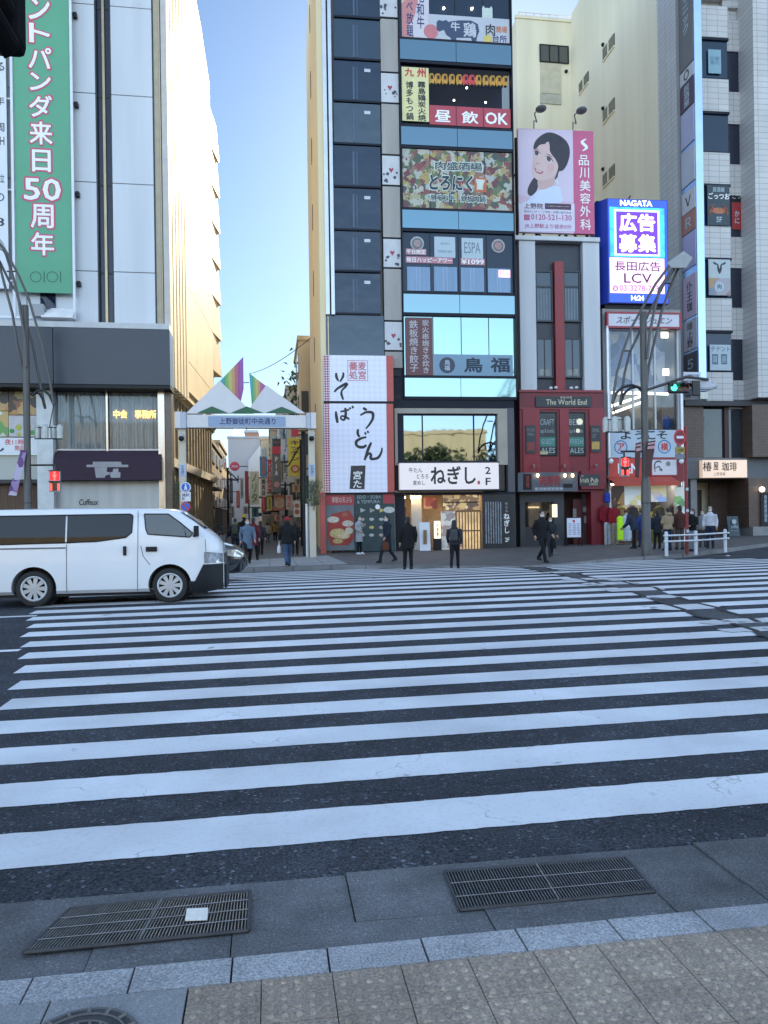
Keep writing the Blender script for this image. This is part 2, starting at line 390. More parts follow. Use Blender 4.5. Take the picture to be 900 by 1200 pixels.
def paint_mat(name, c, thr=.64):
    mt, n, out = nodes(name); L = n.links.new
    b = n.nodes.new('ShaderNodeBsdfPrincipled'); L(b.outputs[0], out.inputs[0]); b.inputs['Roughness'].default_value = .65
    tc = n.nodes.new('ShaderNodeTexCoord')
    def noise(s, d=6):
        z = n.nodes.new('ShaderNodeTexNoise'); z.inputs['Scale'].default_value = s; z.inputs['Detail'].default_value = d
        L(tc.outputs['Object'], z.inputs['Vector']); return z
    a = noise(3.1, 10); a2 = noise(60, 3); d = noise(1.1, 6)
    ad = n.nodes.new('ShaderNodeMath'); ad.operation = 'MULTIPLY_ADD'; ad.inputs[1].default_value = .12; L(a2.outputs[0], ad.inputs[0]); L(a.outputs[0], ad.inputs[2])
    r = n.nodes.new('ShaderNodeMapRange'); r.inputs[1].default_value = thr+.07; r.inputs[2].default_value = thr+.16; L(ad.outputs[0], r.inputs[0])
    # hairline cracks
    v2 = n.nodes.new('ShaderNodeTexVoronoi'); v2.feature = 'DISTANCE_TO_EDGE'; v2.inputs['Scale'].default_value = 1.1
    mx0 = n.nodes.new('ShaderNodeMixRGB'); mx0.inputs[0].default_value = .35; L(tc.outputs['Object'], mx0.inputs[1]); L(a.outputs['Color'], mx0.inputs[2]); L(mx0.outputs[0], v2.inputs['Vector'])
    cr = n.nodes.new('ShaderNodeMapRange'); cr.inputs[1].default_value = 0; cr.inputs[2].default_value = .005; cr.inputs[3].default_value = .5; cr.inputs[4].default_value = 0; L(v2.outputs['Distance'], cr.inputs[0])
    cm = n.nodes.new('ShaderNodeMath'); cm.operation = 'MULTIPLY'; L(cr.outputs[0], cm.inputs[0])
    cs = n.nodes.new('ShaderNodeMapRange'); cs.inputs[1].default_value = .5; cs.inputs[2].default_value = .56; L(d.outputs[0], cs.inputs[0]); L(cs.outputs[0], cm.inputs[1])
    mxf = n.nodes.new('ShaderNodeMath'); mxf.operation = 'MAXIMUM'; L(r.outputs[0], mxf.inputs[0]); L(cm.outputs[0], mxf.inputs[1])
    dr = n.nodes.new('ShaderNodeValToRGB'); L(d.outputs[0], dr.inputs[0])
    dr.color_ramp.elements[0].position = .3; dr.color_ramp.elements[1].position = .7
    dr.color_ramp.elements[0].color = vmul(c, .8); dr.color_ramp.elements[1].color = vmul(c, 1.08)
    # rubber laid down along the traffic lanes, fine grit worn through
    mp = n.nodes.new('ShaderNodeMapping'); mp.inputs['Scale'].default_value = (.06,.55,1); L(tc.outputs['Object'], mp.inputs[0]); tn = n.nodes.new('ShaderNodeTexNoise'); tn.inputs['Scale'].default_value = 1.6; tn.inputs['Detail'].default_value = 5; L(mp.outputs[0], tn.inputs['Vector'])
    tr_ = n.nodes.new('ShaderNodeMapRange'); L(tn.outputs[0], tr_.inputs[0]); tr_.inputs[1].default_value = .42; tr_.inputs[2].default_value = .68; tr_.inputs[3].default_value = 0; tr_.inputs[4].default_value = .4
    g2 = noise(38, 5); gr = n.nodes.new('ShaderNodeMapRange'); L(g2.outputs[0], gr.inputs[0]); gr.inputs[1].default_value = .5; gr.inputs[2].default_value = .75; gr.inputs[3].default_value = 0; gr.inputs[4].default_value = .4
    ad3 = n.nodes.new('ShaderNodeMath'); ad3.operation = 'ADD'; ad3.use_clamp = True; L(gr.outputs[0], ad3.inputs[0]); L(tr_.outputs[0], ad3.inputs[1])
    sc3 = n.nodes.new('ShaderNodeMath'); sc3.operation = 'MULTIPLY'; sc3.inputs[1].default_value = .55; L(ad3.outputs[0], sc3.inputs[0]); mg = n.nodes.new('ShaderNodeMixRGB'); L(sc3.outputs[0], mg.inputs[0]); L(dr.outputs[0], mg.inputs[1]); mg.inputs[2].default_value = (.3,.3,.31,1)
    mx = n.nodes.new('ShaderNodeMixRGB'); L(mxf.outputs[0], mx.inputs[0]); L(mg.outputs[0], mx.inputs[1]); mx.inputs[2].default_value = (.12,.125,.13,1)
    L(mx.outputs[0], b.inputs['Base Color'])
    bp = n.nodes.new('ShaderNodeBump'); bp.inputs['Strength'].default_value = .3; bp.inputs['Distance'].default_value = .004; L(a2.outputs[0], bp.inputs['Height']); L(bp.outputs[0], b.inputs['Normal'])
    MC[name] = mt; return mt
PAINT = paint_mat('road_paint', (.75,.765,.79), .67)

def sheet(xs, ys, zf, dz=0):
    mb = MB(); vs = [(x, y, zf(x, y)+dz) for y in ys for x in xs]; n = len(xs)
    return mb.add(vs, [(j*n+i, j*n+i+1, (j+1)*n+i+1, (j+1)*n+i) for j in range(len(ys)-1) for i in range(n-1)])
def spread(poly, zf, dz, step=1.0):
    """a ground patch: triangulated polygon draped on zf"""
    bm = bmesh.new(); vs = []
    n = len(poly)
    for i in range(n):
        a = Vector(poly[i]); b = Vector(poly[(i+1) % n]); k = max(1, int((b-a).length/step))
        for j in range(k):
            q = a.lerp(b, j/k); vs.append(bm.verts.new((q.x, q.y, 0)))
    f = bm.faces.new(vs); bmesh.ops.triangulate(bm, faces=[f])
    if f.normal.z < 0: bmesh.ops.reverse_faces(bm, faces=bm.faces)
    mb = MB(); bm.verts.index_update()
    mb.add([(v.co.x, v.co.y, zf(v.co.x, v.co.y)+dz) for v in bm.verts], [tuple(v.index for v in g.verts) for g in bm.faces]); bm.free()
    for k, fc in enumerate(mb.f):
        a, b, c = (Vector(mb.v[i]) for i in fc[:3])
        if (b-a).cross(c-a).z < 0: mb.f[k] = tuple(reversed(fc))
    return mb
xs = [-800,-300,-120,-60,-40,-25]+[x for x in range(-22, 36, 2)]+[45,60,120,300,800]
ys = [-800,-300,-100,-40,-15,-5,0,2,3.3,3.38,4.2]+[4.6+.4*i for i in range(52)]+[26,28,30,34,38,42,46,52,58,65,80,120,300,800]
struct('road', sheet(xs, ys, zroad), ASPH, True)

def stripe(mb, x0, x1, y0, y1, jit, zoff=.004, step=.2):
    n = max(2, int((x1-x0)/step)); a0 = a1 = 0; vs = []
    for i in range(n+1):
        x = x0+(x1-x0)*i/n
        a0 = .35*a0+random.uniform(-jit, jit); a1 = .35*a1+random.uniform(-jit, jit)
        ym = .5*(y0+y1)
        vs += [(x, y0+a0, zroad(x, y0+a0)+zoff), (x, ym, zroad(x, ym)+zoff), (x, y1+a1, zroad(x, y1+a1)+zoff)]
    for i in range(n):
        k = 3*i; mb.add([], [])
    base = len(mb.v); mb.v += vs
    for i in range(n):
        k = base+3*i; mb.f += [(k, k+3, k+4, k+1), (k+1, k+4, k+5, k+2)]
le = sorted(((q.y, q.x) for q in (G(36,722), G(28,757), G(18,800), G(4,830))))
def left_edge(y):
    if y < le[0][0]: return min(-2.5, le[0][1])
    for (a, b), (c, d) in zip(le, le[1:]):
        if y <= c: return b+(d-b)*(y-a)/(c-a)
    return le[-1][1]-.2*(y-le[-1][0])
mb = MB()
for k in range(25):
    y1 = 4.159+.85*k; y0 = y1-.43
    xl = left_edge(y1-.2)+random.uniform(-.03,.03)
    xr = min(20, 20 if y1 < 20 else 15.6-1.0*(y1-21.2)) if y1 > 20 else 22
    stripe(mb, xl, xr, y0, y1, .0045 if y1 < 8 else .005, .004, .05 if y1 < 6 else .1 if y1 < 9 else .4)
struct('crosswalk_stripes', mb, PAINT)
mb = MB()
stripe(mb, -14, -3.15, 10.25, 10.4, .004); stripe(mb, -14, -3.9, 13.6, 13.75, .004)
struct('lane_lines', mb, PAINT)

# worn patch strip across the stripes (old trench)
TR = ground_mat('trench_asphalt', (.075,.077,.082), 70, .5, .3, .85, .8, .8, .5)
Lp = [(606,663.5),(628,668.5),(647,673),(668,677.5),(689,682),(706,685),(722,688),(737,693),(751,698.5),(763,701.5),(775,705),(800,714),(828,724),(842,728),(857,732.5),(878,740),(897,746.5),(930,759),(990,786),(1060,828)]
Rp = [(1060,790),(990,759),(930,738),(898,730.5),(876,724),(853,717.5),(838,712),(822,707),(798,700),(772,693),(762,689),(751,686),(728,682),(704,678.5),(688,675.5),(673,672.5),(652,668),(640,665)]
jit = lambda p: Vector((p.x+random.uniform(-.1,.1), p.y+random.uniform(-.08,.08)))
polyL = [jit(G(*q)) for q in Lp]; polyR = [jit(G(*q)) for q in Rp]
struct('trench_patch', spread([tuple(p)+(0,) for p in polyL+polyR], zroad, .008, .7), TR)
mb = MB()                                               # paint left on the patch
for cx, cy, l, d in [(862,729,.55,.25),(805,712,.6,.3),(772,700,.35,.2),(742,691,.7,.3),(716,684,.7,.3),(690,679,.8,.25),(660,671,.6,.25),(890,738,.5,.2)]:
    p = G(cx, cy); n = 14; pl = []
    for i in range(n):
        a = 2*math.pi*i/n; q = random.uniform(.7, 1.1)
        pl.append((p.x+l*q*math.copysign(abs(math.cos(a))**.5, math.cos(a)), p.y+d*q*math.copysign(abs(math.sin(a))**.5, math.sin(a)), 0))
    s_ = spread(pl, zroad, .012, 9); mb.add(s_.v, s_.f)
struct('patch_paint', mb, paint_mat('worn_paint', (.62,.62,.64), .56))
mb = MB()                                               # tar lines along the patch
for side in (polyL, polyR):
    for k in range(len(side)-1):
        a, b = side[k], side[k+1]; d = (b-a).normalized(); nn = Vector((-d.y, d.x))*.045
        q = [a+nn, b+nn, b-nn, a-nn]
        if random.random() < .8: mb.poly([(v.x, v.y, zroad(v.x, v.y)+.014) for v in q])
struct('patch_seams', mb, M('tar_seam', (.02,.02,.022), .7))

# far pavement with a kerb that turns into the side street on the right
kpx = [(612,663.5),(660,661),(700,656.5),(755,652.5),(800,649.5),(850,643.5),(900,637),(960,630)]
kerb = [(-60, 25.2), (-20, 25.1), (-8, 25.1), (2, 25.2)]+[tuple(G(*q, zpave))[:2] for q in kpx]
kerb = kerb[:4]+sorted(kerb[4:])
kerb.append((45, 62))
far = kerb+[(70, 140), (-60, 140)]
bm_ = spread([(*p, 0) for p in far], zpave, 0, 1.5)
struct('far_pavement', bm_, PAVE)
mb = MB()
kk = []
for a, b in zip(kerb, kerb[1:]):
    a = Vector(a); b = Vector(b); n = max(1, int((b-a).length/1.2))
    for j in range(n): kk.append((a.lerp(b, j/n), a.lerp(b, (j+.985)/n)))
for a, b in kk:
    d = (b-a).normalized(); nn = Vector((-d.y, d.x)); c = b+nn*.18; e = a+nn*.18
    f0 = a-nn*.01; f1 = b-nn*.01
    zt = lambda p: zpave(p.x, p.y)+.004
    mb.add([(f0.x,f0.y,zroad(f0.x,f0.y)-.1),(f1.x,f1.y,zroad(f1.x,f1.y)-.1),(f1.x,f1.y,zt(f1)),(f0.x,f0.y,zt(f0)),(c.x,c.y,zt(c)),(e.x,e.y,zt(e))],[(0,1,2,3),(3,2,4,5)])
struct('far_kerb', mb, ground_mat('far_kerb_stone', (.2,.2,.2), 60, .25, .2))
# alley carriageway, paler slabs running away between the buildings
al = [(-4.0, 25.45), (2.6, 25.55), (2.3, 34), (2.6, 60), (3.2, 140), (-2.8, 140), (-3.6, 60), (-4.2, 34)]
struct('alley_road', spread([(*p, 0) for p in al], zpave, .006, 3), PLAZA)

# near side: gutter, granite kerb, tactile paving
def flat(x0, x1, y0, y1, z0, z1, mb): mb.box(x0, x1, y0, y1, z0, z1); return mb
GZ = .004
mb = MB()
jx = [-30,-6,-3.6,-1.75,.31,1.95,3.7,5.4,8,30]
for a, b in zip(jx, jx[1:]): mb.box(a+.0025, b-.0025, 2.952, 3.37+random.uniform(-.004,.004), -.2, .008+gx(a)*.5)
jx = [-30,-5,-2.9,-1.8,-.66,-.16,.82,1.55,1.95,2.9,4.1,6,30]
for a, b in zip(jx, jx[1:]): mb.box(a+.0025, b-.0025, 2.785, 2.948, -.2, .010+gx(a)*.5)
# cut openings for the two gratings
gut = struct('gutter', mb, GUT)
mb = MB(); x = -9.0
jl = [-.82-.335*k for k in range(20, 0, -1)]+[-.82,-.485,-.15,.185,.53,.89,1.255,1.61]+[1.61+.36*k for k in range(1, 20)]
for a, b in zip(jl, jl[1:]): mb.box(a+.003, b-.003, 2.63, 2.78, -.2, .016+gx(a)*.5+random.uniform(-.001,.001))
ke = mb.build('kerb_stones', GRAN, None, bevel=.004); ke['kind'] = 'structure'
# tactile paving: tiles with truncated domes
dome = MB(); tiles = MB()
txs = [-.285+.2375*k for k in range(0, 22)]
for i, a in enumerate(txs[:-1]):
    b = txs[i+1]
    for j in range(4):
        y1 = 2.622-.2375*j-(.0 if i else 0); y0 = y1-.2375
        tz = .018+gx(a)*.5+random.uniform(-.0015,.0015)
        tiles.box(a+.0013, b-.0013, y0+.0013, y1-.0013, -.2, tz)
        for p in range(5):
            for q in range(5):
                if random.random() < .1: continue
                cx = a+.03+p*.0444; cy = y0+.03+q*.0444; rr = .0135; tt = .007; n = 8
                rot = .0
                tp = [(cx+rr*.62*math.cos(2*math.pi*k/n), cy+rr*.62*math.sin(2*math.pi*k/n), tz+.0048) for k in range(n)]
                bt = [(cx+rr*math.cos(2*math.pi*k/n), cy+rr*math.sin(2*math.pi*k/n), tz-.001) for k in range(n)]
                dome.add(bt+tp, [(k, (k+1) % n, (k+1) % n+n, k+n) for k in range(n)]+[tuple(range(n, 2*n))])
tb = tiles.build('near_pavement', TACT, None, bevel=.002); tb['kind'] = 'structure'
struct('pavement_studs', dome, STUD)
mb = MB(); mb.box(-.72, -.29, 2.08, 2.622, -.2, .015); mb.box(-1.5, -.725, 2.08, 2.622, -.2, .0155); mb.box(-9, -1.505, -2, 2.622, -.2, .015); mb.box(-1.5, -.29, -2, 2.075, -.2, .0145)
sl = mb.build('near_slab', SLAB, None, bevel=.003); sl['kind'] = 'structure'
mb = MB(); mb.box(-9, 9, -14, 1.66, -.2, .012); mb.box(5, 30, 1.662, 2.622, -.2, .0125); mb.box(-30, -9.004, -14, 2.62, -.2, .012); mb.box(9.004, 30, -14, 1.658, -.2, .012)
sl = mb.build('near_pavement', M('near_plain_paving', (.2,.185,.16), .75, .15, 6), None); sl['kind'] = 'structure'

IRON = M('cast_iron', (.055,.055,.06), .55, .25, 30, .3, .3)
GALV = M('galvanised_bars', (.23,.235,.24), .45, .25, 25, 0, .7)
PIT = M('drain_pit', (.012,.012,.013), .9, .3)
def grate(name, label, corners, nb, cross):
    """drain grating: frame + fine bars + cross rods over a dark pit"""
    c = [Vector(q) for q in corners]            # far-left, far-right, near-right, near-left
    o = c[3]; T = thing(name, label, 'drain grate', (o.x, o.y, .008), 0, 'drain gratings in the gutter'); OFF[T.name] = Vector((o.x, o.y, .008))
    x0 = min(c[0].x, c[3].x); 
    P = lambda s, t: (c[3].lerp(c[2], s)).lerp(c[0].lerp(c[1], s), t)
    pit = MB(); pit.add([(P(a,b).x, P(a,b).y, .0135) for a, b in ((0,0),(1,0),(1,1),(0,1))], [(0,1,2,3)]); pit.build('pit', PIT, T)
    fr = MB(); g = .012
    for a, b in (((0,0),(1,0)),((1,0),(1,1)),((1,1),(0,1)),((0,1),(0,0))):
        p, q = P(*a), P(*b); fr.tube([(p.x,p.y,.017),(q.x,q.y,.017)], .008, 6)
    fr.build('grate_frame', IRON, T)
    ba = MB()
    for k in range(1, nb):
        p, q = P(k/nb, .01), P(k/nb, .99); e = .0017
        ba.box(p.x-e, p.x+e, p.y, q.y, .014, .0205)
        if abs(q.x-p.x) > .001:
            for i in range(len(ba.v)-8, len(ba.v)):
                v = ba.v[i]; 
                if abs(v[1]-q.y) < 1e-6: ba.v[i] = (v[0]+q.x-p.x, v[1], v[2])
    ba.build('bars', GALV, T)
    cr = MB()
    for t in cross:
        p, q = P(0, t), P(1, t); cr.tube([(p.x,p.y,.0215),(q.x,q.y,.0215)], .0022, 5)
    p, q = P(.5, 0), P(.5, 1); cr.tube([(p.x,p.y,.0205),(q.x,q.y,.0205)], .005, 5)
    cr.build('cross_rods', GALV, T)
    return P
f2 = lambda px, py: (onz.x, onz.y) if (onz := G(px, py, lambda x, y: .012)) else 0
PL = grate('drain_grate', 'long steel drain grating with a white tag, left of the two in the gutter', [f2(82,1067), f2(293,1046), f2(291,1092), f2(28,1118)], 62, (.25,.5,.75))
PRg = grate('drain_grate', 'clean steel drain grating without a tag, right of the two in the gutter', [f2(521,1023), f2(733,1007), f2(767,1046), f2(539,1068)], 62, (.3,.65))
# white tag lying on the left grating
pts = [f2(219,1069), f2(244,1068), f2(243,1082), f2(217,1083)]
T = thing('marker_tag', 'small white square tag fixed on top of the left drain grating', 'tag', (pts[3][0], pts[3][1], .022)); OFF[T.name] = Vector((pts[3][0], pts[3][1], .022))
mb = MB(); mb.zprism(pts[::-1], .0235, .027); mb.build('plate', M('white_tag', (.8,.76,.7), .5, .1, 60), T)
# manhole
pm = G(91, 1226, lambda x, y: .016); 
T = thing('manhole_cover', 'round patterned iron manhole cover set in the pale slab at the near kerb', 'manhole cover', (pm.x, pm.y, .016))
mb = MB(); mb.rings([(0,0,.0,.175,.175),(0,0,.006,.175,.175)], 40); mb.build('rim', M('manhole_rim', (.12,.12,.12), .6, .2, 30), T)
mb = MB(); mb.rings([(0,0,.0062,.16,.16),(0,0,.0085,.16,.16)], 40); mb.build('lid', IRON, T)
mb = MB()
for rr in (.05, .1, .135):
    n = 40
    mb.tube([(rr*math.cos(2*math.pi*k/n), rr*math.sin(2*math.pi*k/n), .0095) for k in range(n+1)], .004, 5)
for k in range(16):
    a = 2*math.pi*k/16; mb.tube([(.055*math.cos(a), .055*math.sin(a), .0095), (.098*math.cos(a+.25), .098*math.sin(a+.25), .0095)], .005, 5)
    mb.tube([(.138*math.cos(a), .138*math.sin(a), .0095), (.165*math.cos(a), .165*math.sin(a), .0095)], .006, 5)
mb.build('relief', M('manhole_relief', (.16,.155,.15), .5, .2, 40, 0, .3), T)
# ================================================================ left department store
WHITE = M('white_panel', (.53,.545,.58), .3, .09, .7, 0, 0, .5, True)
DARKM = M('dark_metal', (.03,.032,.04), .4, .2, 3, 0, 0, .3)
BLACK = M('black_metal', (.012,.012,.014), .45, .2, 6, 0, 0, .25)
STEEL = M('brushed_steel', (.55,.52,.48), .25, .12, 5, .05, .9, .5, True)
WGLASS = GL('dark_window', (.012,.017,.035), .03, .4, .03)
SHOP = PANE('shop_glass')
CURT = M('curtain', (.5,.47,.42), .8, .2, 4, 0, 0, .2, True)
WTXT = M('white_lettering', (.8,.8,.8), .5, .03)
KTXT = M('black_lettering', (.02,.02,.022), .5, .1)
L_ = Fac(200, 34, 0)
S_ = Fac(200, 34, 0, L_.o); S_.d = Vector((math.sin(R(3.4)), math.cos(R(3.4)), 0)); S_.n = Vector((-S_.d.y, S_.d.x, 0)); S_.rot = math.atan2(S_.d.y, S_.d.x)
HT = 31
T = fthing(L_, 'department_store', 'white panelled department store on the left with a dark canopy, sunlit down its alley side', 'building', -8, 0, 0)
gu = lambda px, w=0: L_.p(px, 340, w)[0]
zz = lambda py, w=0, px=120: L_.p(px, py, w)[1]
zc1, zc0 = zz(384, -1.0), zz(451, -1.0)                       # canopy fascia
# core volume (behind the cladding), white panels in front of it
cu = gu(199.5); core = MB(); core.box(-20, cu-.35, .35, 17, zc0-.3, HT); core.build('wall', WHITE, T)
joints = [zz(y) for y in (318, 214, 111, 8)]; dz = joints[1]-joints[0]; zs = [zc1-.4]+[joints[0]+k*dz for k in range(0, 7)]; zs = [z for z in zs if z < HT]+[HT]
strips = [(gu(115), gu(133.5)), (gu(182), gu(192.5))]
cols = [(-20, -14.5), (-14.48, -11.5), (-11.48, gu(31)), (gu(31)+.02, gu(86)), (gu(86)+.02, strips[0][0]), (strips[0][1], strips[1][0])]
mb = MB()
for a, b in cols:
    for z0, z1 in zip(zs, zs[1:]): mb.box(a+.006, b-.006, 0, .36, z0+.012, z1-.012)
mb.build('cladding_panels', WHITE, T, bevel=.015)
for k, (a, b) in enumerate(strips):
    o = MB().box(a, b, .22, .36, zc1-.4, HT).build('window_strip', WGLASS, T)
    fr = MB()
    for z in zs[1:-1]: fr.box(a, b, .2, .222, z-.05, z+.05)
    fr.box(a, a+.05, .02, .222, zc1-.4, HT); fr.box(b-.05, b, .02, .222, zc1-.4, HT)
    fr.build('frame', DARKM, o)
    if k == 0: MB().box((a+b)/2-.05, (a+b)/2+.05, .1, .22, zc1-.4, HT).build('mullion', M('bronze_trim', (.32,.25,.15), .3, .1, 3, 0, .8), o)
MB().box(gu(192.5), gu(199.5), -.05, .5, zc1-.4, HT).build('corner_pier', M('corner_stone', (.5,.46,.42), .6, .1, 2, .1), T)
# fascia canopy
FAS = M('dark_fascia', (.036,.042,.056), .25, .12, .35, 0, 0, .35)
o = MB().box(-20, gu(61, -1)-.01, -1.0, .3, zc0, zc1).box(gu(61, -1)+.01, L_.p(199, 420, -1)[0], -1.0, .3, zc0, zc1).build('canopy', FAS, T, bevel=.03)
MB().box(-20, L_.p(199, 420, -1)[0], -.98, .3, zc0-.12, zc0-.004).build('canopy_soffit', BLACK, o)
MB().box(-20, L_.p(199, 420, -1)[0]-.02, -.9, .0, zc1+.003, zc1+.25).build('canopy_flashing', M('flashing', (.5,.5,.5), .5), o)
# first-floor windows: curtained rooms behind clear panes
wz1, wz0 = zz(458), zz(526)
r1 = L_.r(64, 458, 123.6, 526); r2 = L_.r(127.6, 458, 187, 526)
CURT2 = M('wavy_curtain', (.74,.67,.57), .8, .2, 3.2, 0, 0, .2, True)
for r in (r1, r2):
    win = MB().box(r[0], r[2], .06, .075, r[1], r[3]).build('window', PANE('front_glass', (.8,.85,.9), .01), T)
    cw = MB(); n = 60
    vs = []
    for i in range(n+1):
        u = r[0]+(r[2]-r[0])*i/n; d = .2+.05*math.sin(i*1.7)+.02*math.sin(i*.6); vs += [(u, d, r[1]), (u, d, r[3])]
    cw.add(vs, [(2*i, 2*i+2, 2*i+3, 2*i+1) for i in range(n)])
    cw.build('curtain', CURT2, win, True)
    MB().box(r[0], r[2], -.02, .1, r[1]-.14, r[1]-.005).build('sill', M('sill_metal', (.42,.41,.42), .35, .1, 3, 0, .6), win)
for u in (r1[2]+.03, ): MB().box(u, r2[0]-.03, -.06, .12, r1[1]-.14, r1[3]+.1).build('mullion', STEEL, T)
MB().box(L_.p(64, 490)[0], cu-.3, .9, 1.0, wz0, wz1+.3).build('room_wall', M('room_dark', (.09,.085,.08), .9), T)
r = L_.r(133, 478, 183, 493, .07)
txt(T, '中会　事務所', (r[0], r[1]+.1, r[2], r[3]-.1), .045, EM('amber_letters', (1,.55,.12), 1.6), .01, name='window_lettering')
# steel column and its dark bronze return
r = L_.r(187, 456, 194.5, 640); MB().box(r[0], r[2], -.28, .5, 0, zc0-.13).build('steel_column', STEEL, T)
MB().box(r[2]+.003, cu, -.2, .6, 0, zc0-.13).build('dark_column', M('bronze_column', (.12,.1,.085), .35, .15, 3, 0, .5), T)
# roller shutter, awning with shop emblem
rs = L_.r(64, 562, 187, 640); sh = MB(); z = 0.05
while z < rs[3]+.1: sh.box(rs[0], rs[2], .05, .09, z+.006, z+.075); sh.box(rs[0], rs[2], .062, .1, z-.006, z+.006); z += .081
sh.build('roller_shutter', M('shutter_metal', (.42,.44,.45), .45, .12, 2, 0, .5, .5, True), T)
r = L_.r(97, 586.5, 112, 592, .05); txt(T, 'Cuffeux', (r[0]-.15, r[1], r[2]+.12, r[3]+.06), .04, KTXT, .02, shear=.2, name='shutter_lettering')
AWN = M('plum_awning', (.035,.018,.035), .8, .2, 3)
ra = L_.r(62, 526.5, 188, 562.5, -.7)
aw = MB(); zt = zz(528); zm = zz(539, -.65)
aw.add([(ra[0],-.02,zt),(ra[2],-.02,zt),(ra[2],-.68,zm),(ra[0],-.68,zm),(ra[2],-.7,ra[1]),(ra[0],-.7,ra[1]),(ra[0],-.02,ra[1]),(ra[2],-.02,ra[1])],[(0,1,2,3),(3,2,4,5),(0,3,5,6),(1,7,4,2),(6,5,4,7)])
aw = aw.build('awning', AWN, T)
EMB = M('grey_emblem', (.33,.31,.33), .7)
q = lambda x, y: L_.p(100+x/5.625, 450+y/5.625, -.71)
def ppoly(pts, w, fac=L_, zoom=5.625, ox=100, oy=450):
    return [(p[0], w, p[1]) for p in (fac.p(ox+x/zoom, oy+y/zoom, w) for x, y in pts)]
mb = MB(); 
mb.poly(ppoly([(50,512),(235,512),(240,532),(283,532),(283,548),(8,548),(8,532),(48,532)], -.712))
mb.poly(ppoly([(60,549),(145,549),(140,578),(160,582),(160,596),(132,604),(128,618),(70,618)], -.712))
mb.poly(ppoly([(183,560),(218,556),(218,580),(232,583),(230,618),(170,618),(163,604),(163,582),(180,580)], -.712))
mb.build('emblem', EMB, aw)
# left bay: food posters, hours sign, pale glass, timber front, white pier
pr = L_.r(43.5, 452, 62.5, 640, -.35); MB().box(pr[0], pr[2], -.35, .3, 0, zc0-.13).build('white_pier', M('white_render', (.6,.62,.62), .6, .1, 3), T)
r = L_.r(-60, 533, 44, 562); MB().box(-20, r[2], .05, .12, r[1], r[3]).build('pale_glazing', GL('pale_glass', (.3,.38,.4), .1, .6), T)
MB().box(-20, r[2], .4, .5, 0, r[1]).build('timber_front', M('timber_front', (.09,.05,.03), .6, .4, 6, 0, 0, .4, True), T)
MB().box(-20, r[2], .0, .12, r[1]-.16, r[1]-.004).build('door_head', DARKM, T)
# ---- alley side wall
u_end = S_.p(254.5, 350)[0]; zl = S_.p(206, 460)[1]
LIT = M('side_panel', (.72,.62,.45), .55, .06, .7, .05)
SW = lambda u, w, z: (S_.W(u, w, z))
def sidepts(pts): 
    inv = [(L_.W(0,0,0))]
    out = []
    for u, w, z in pts:
        p = S_.W(u, w, z)-L_.o; out.append((p.x, p.y, z))
    return out
def sbox(mb, u0, u1, w0, w1, z0, z1):
    mb.add(sidepts([(u0,w0,z0),(u1,w0,z0),(u1,w1,z0),(u0,w1,z0),(u0,w0,z1),(u1,w0,z1),(u1,w1,z1),(u0,w1,z1)]),[(0,3,2,1),(4,5,6,7),(0,1,5,4),(1,2,6,5),(2,3,7,6),(3,0,4,7)])
# (along S_ the wall normal n points to -x, i.e. into the building)
za, zb = S_.p(231, 0)[1], S_.p(253.5, 156)[1]; ua, ub = S_.p(231, 0)[0], S_.p(253.5, 156)[0]
zlow = zz(452); 
kk_ = (zb-za)/(ub-ua)
ztop = lambda u: min(HT, za+kk_*(u-ua))
u1_ = u_end*.74
mb = MB(); uu = [.02, 3.2]; 
# flat panels between the pilasters and the serrated end, one course per floor
flo = [zlow+.2]+[zlow+2.2+k*dz for k in range(0, 8)]
pl = MB(); ustart = S_.p(217, 250)[0]
for z0, z1 in zip(flo, flo[1:]):
    n = 3
    for k in range(n):
        a = ustart+(u_end*.86-ustart)*k/n; b = ustart+(u_end*.86-ustart)*(k+1)/n
        t0, t1 = min(z1, ztop(a)), min(z1, ztop(b))
        if t0-z0 < .3 or t1-z0 < .3: continue
        pl.add(sidepts([(a+.01,0,z0+.02),(b-.01,0,z0+.02),(b-.01,0,t1-.02),(a+.01,0,t0-.02),(a+.01,.3,z0+.02),(b-.01,.3,z0+.02),(b-.01,.3,t1-.02),(a+.01,.3,t0-.02)]),[(0,1,2,3),(4,7,6,5),(0,4,5,1),(1,5,6,2),(2,6,7,3),(3,7,4,0)])
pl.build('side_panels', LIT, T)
bk = MB(); bk.add(sidepts([(.02,.25,zlow),(u_end-.2,.25,zlow),(u_end-.2,.25,ztop(u_end-.2)-.15),(ub,.25,zb-.15),(ua,.25,za-.15),(.02,.25,HT-.1),(.02,1.2,zlow),(u_end-.2,1.2,zlow),(u_end-.2,1.2,ztop(u_end-.2)-.15),(ub,1.2,zb-.15),(ua,1.2,za-.15),(.02,1.2,HT-.1)]),[(0,1,2,3,4,5),(11,10,9,8,7,6)]+[(i,i+6,(i+1)%6+6,(i+1)%6) for i in range(6)])
bk.build('side_wall', M('side_joint', (.4,.34,.25), .7, .1), T)
pi = MB(); 
for k in range(6):
    a = .05+(ustart-.1)*k/6; sbox(pi, a, a+(ustart)/6*.62, -.12, .3, zlow+.1, HT)
pi.build('pilasters', M('pilaster_stone', (.64,.53,.35), .6, .08, 1, .05), T)
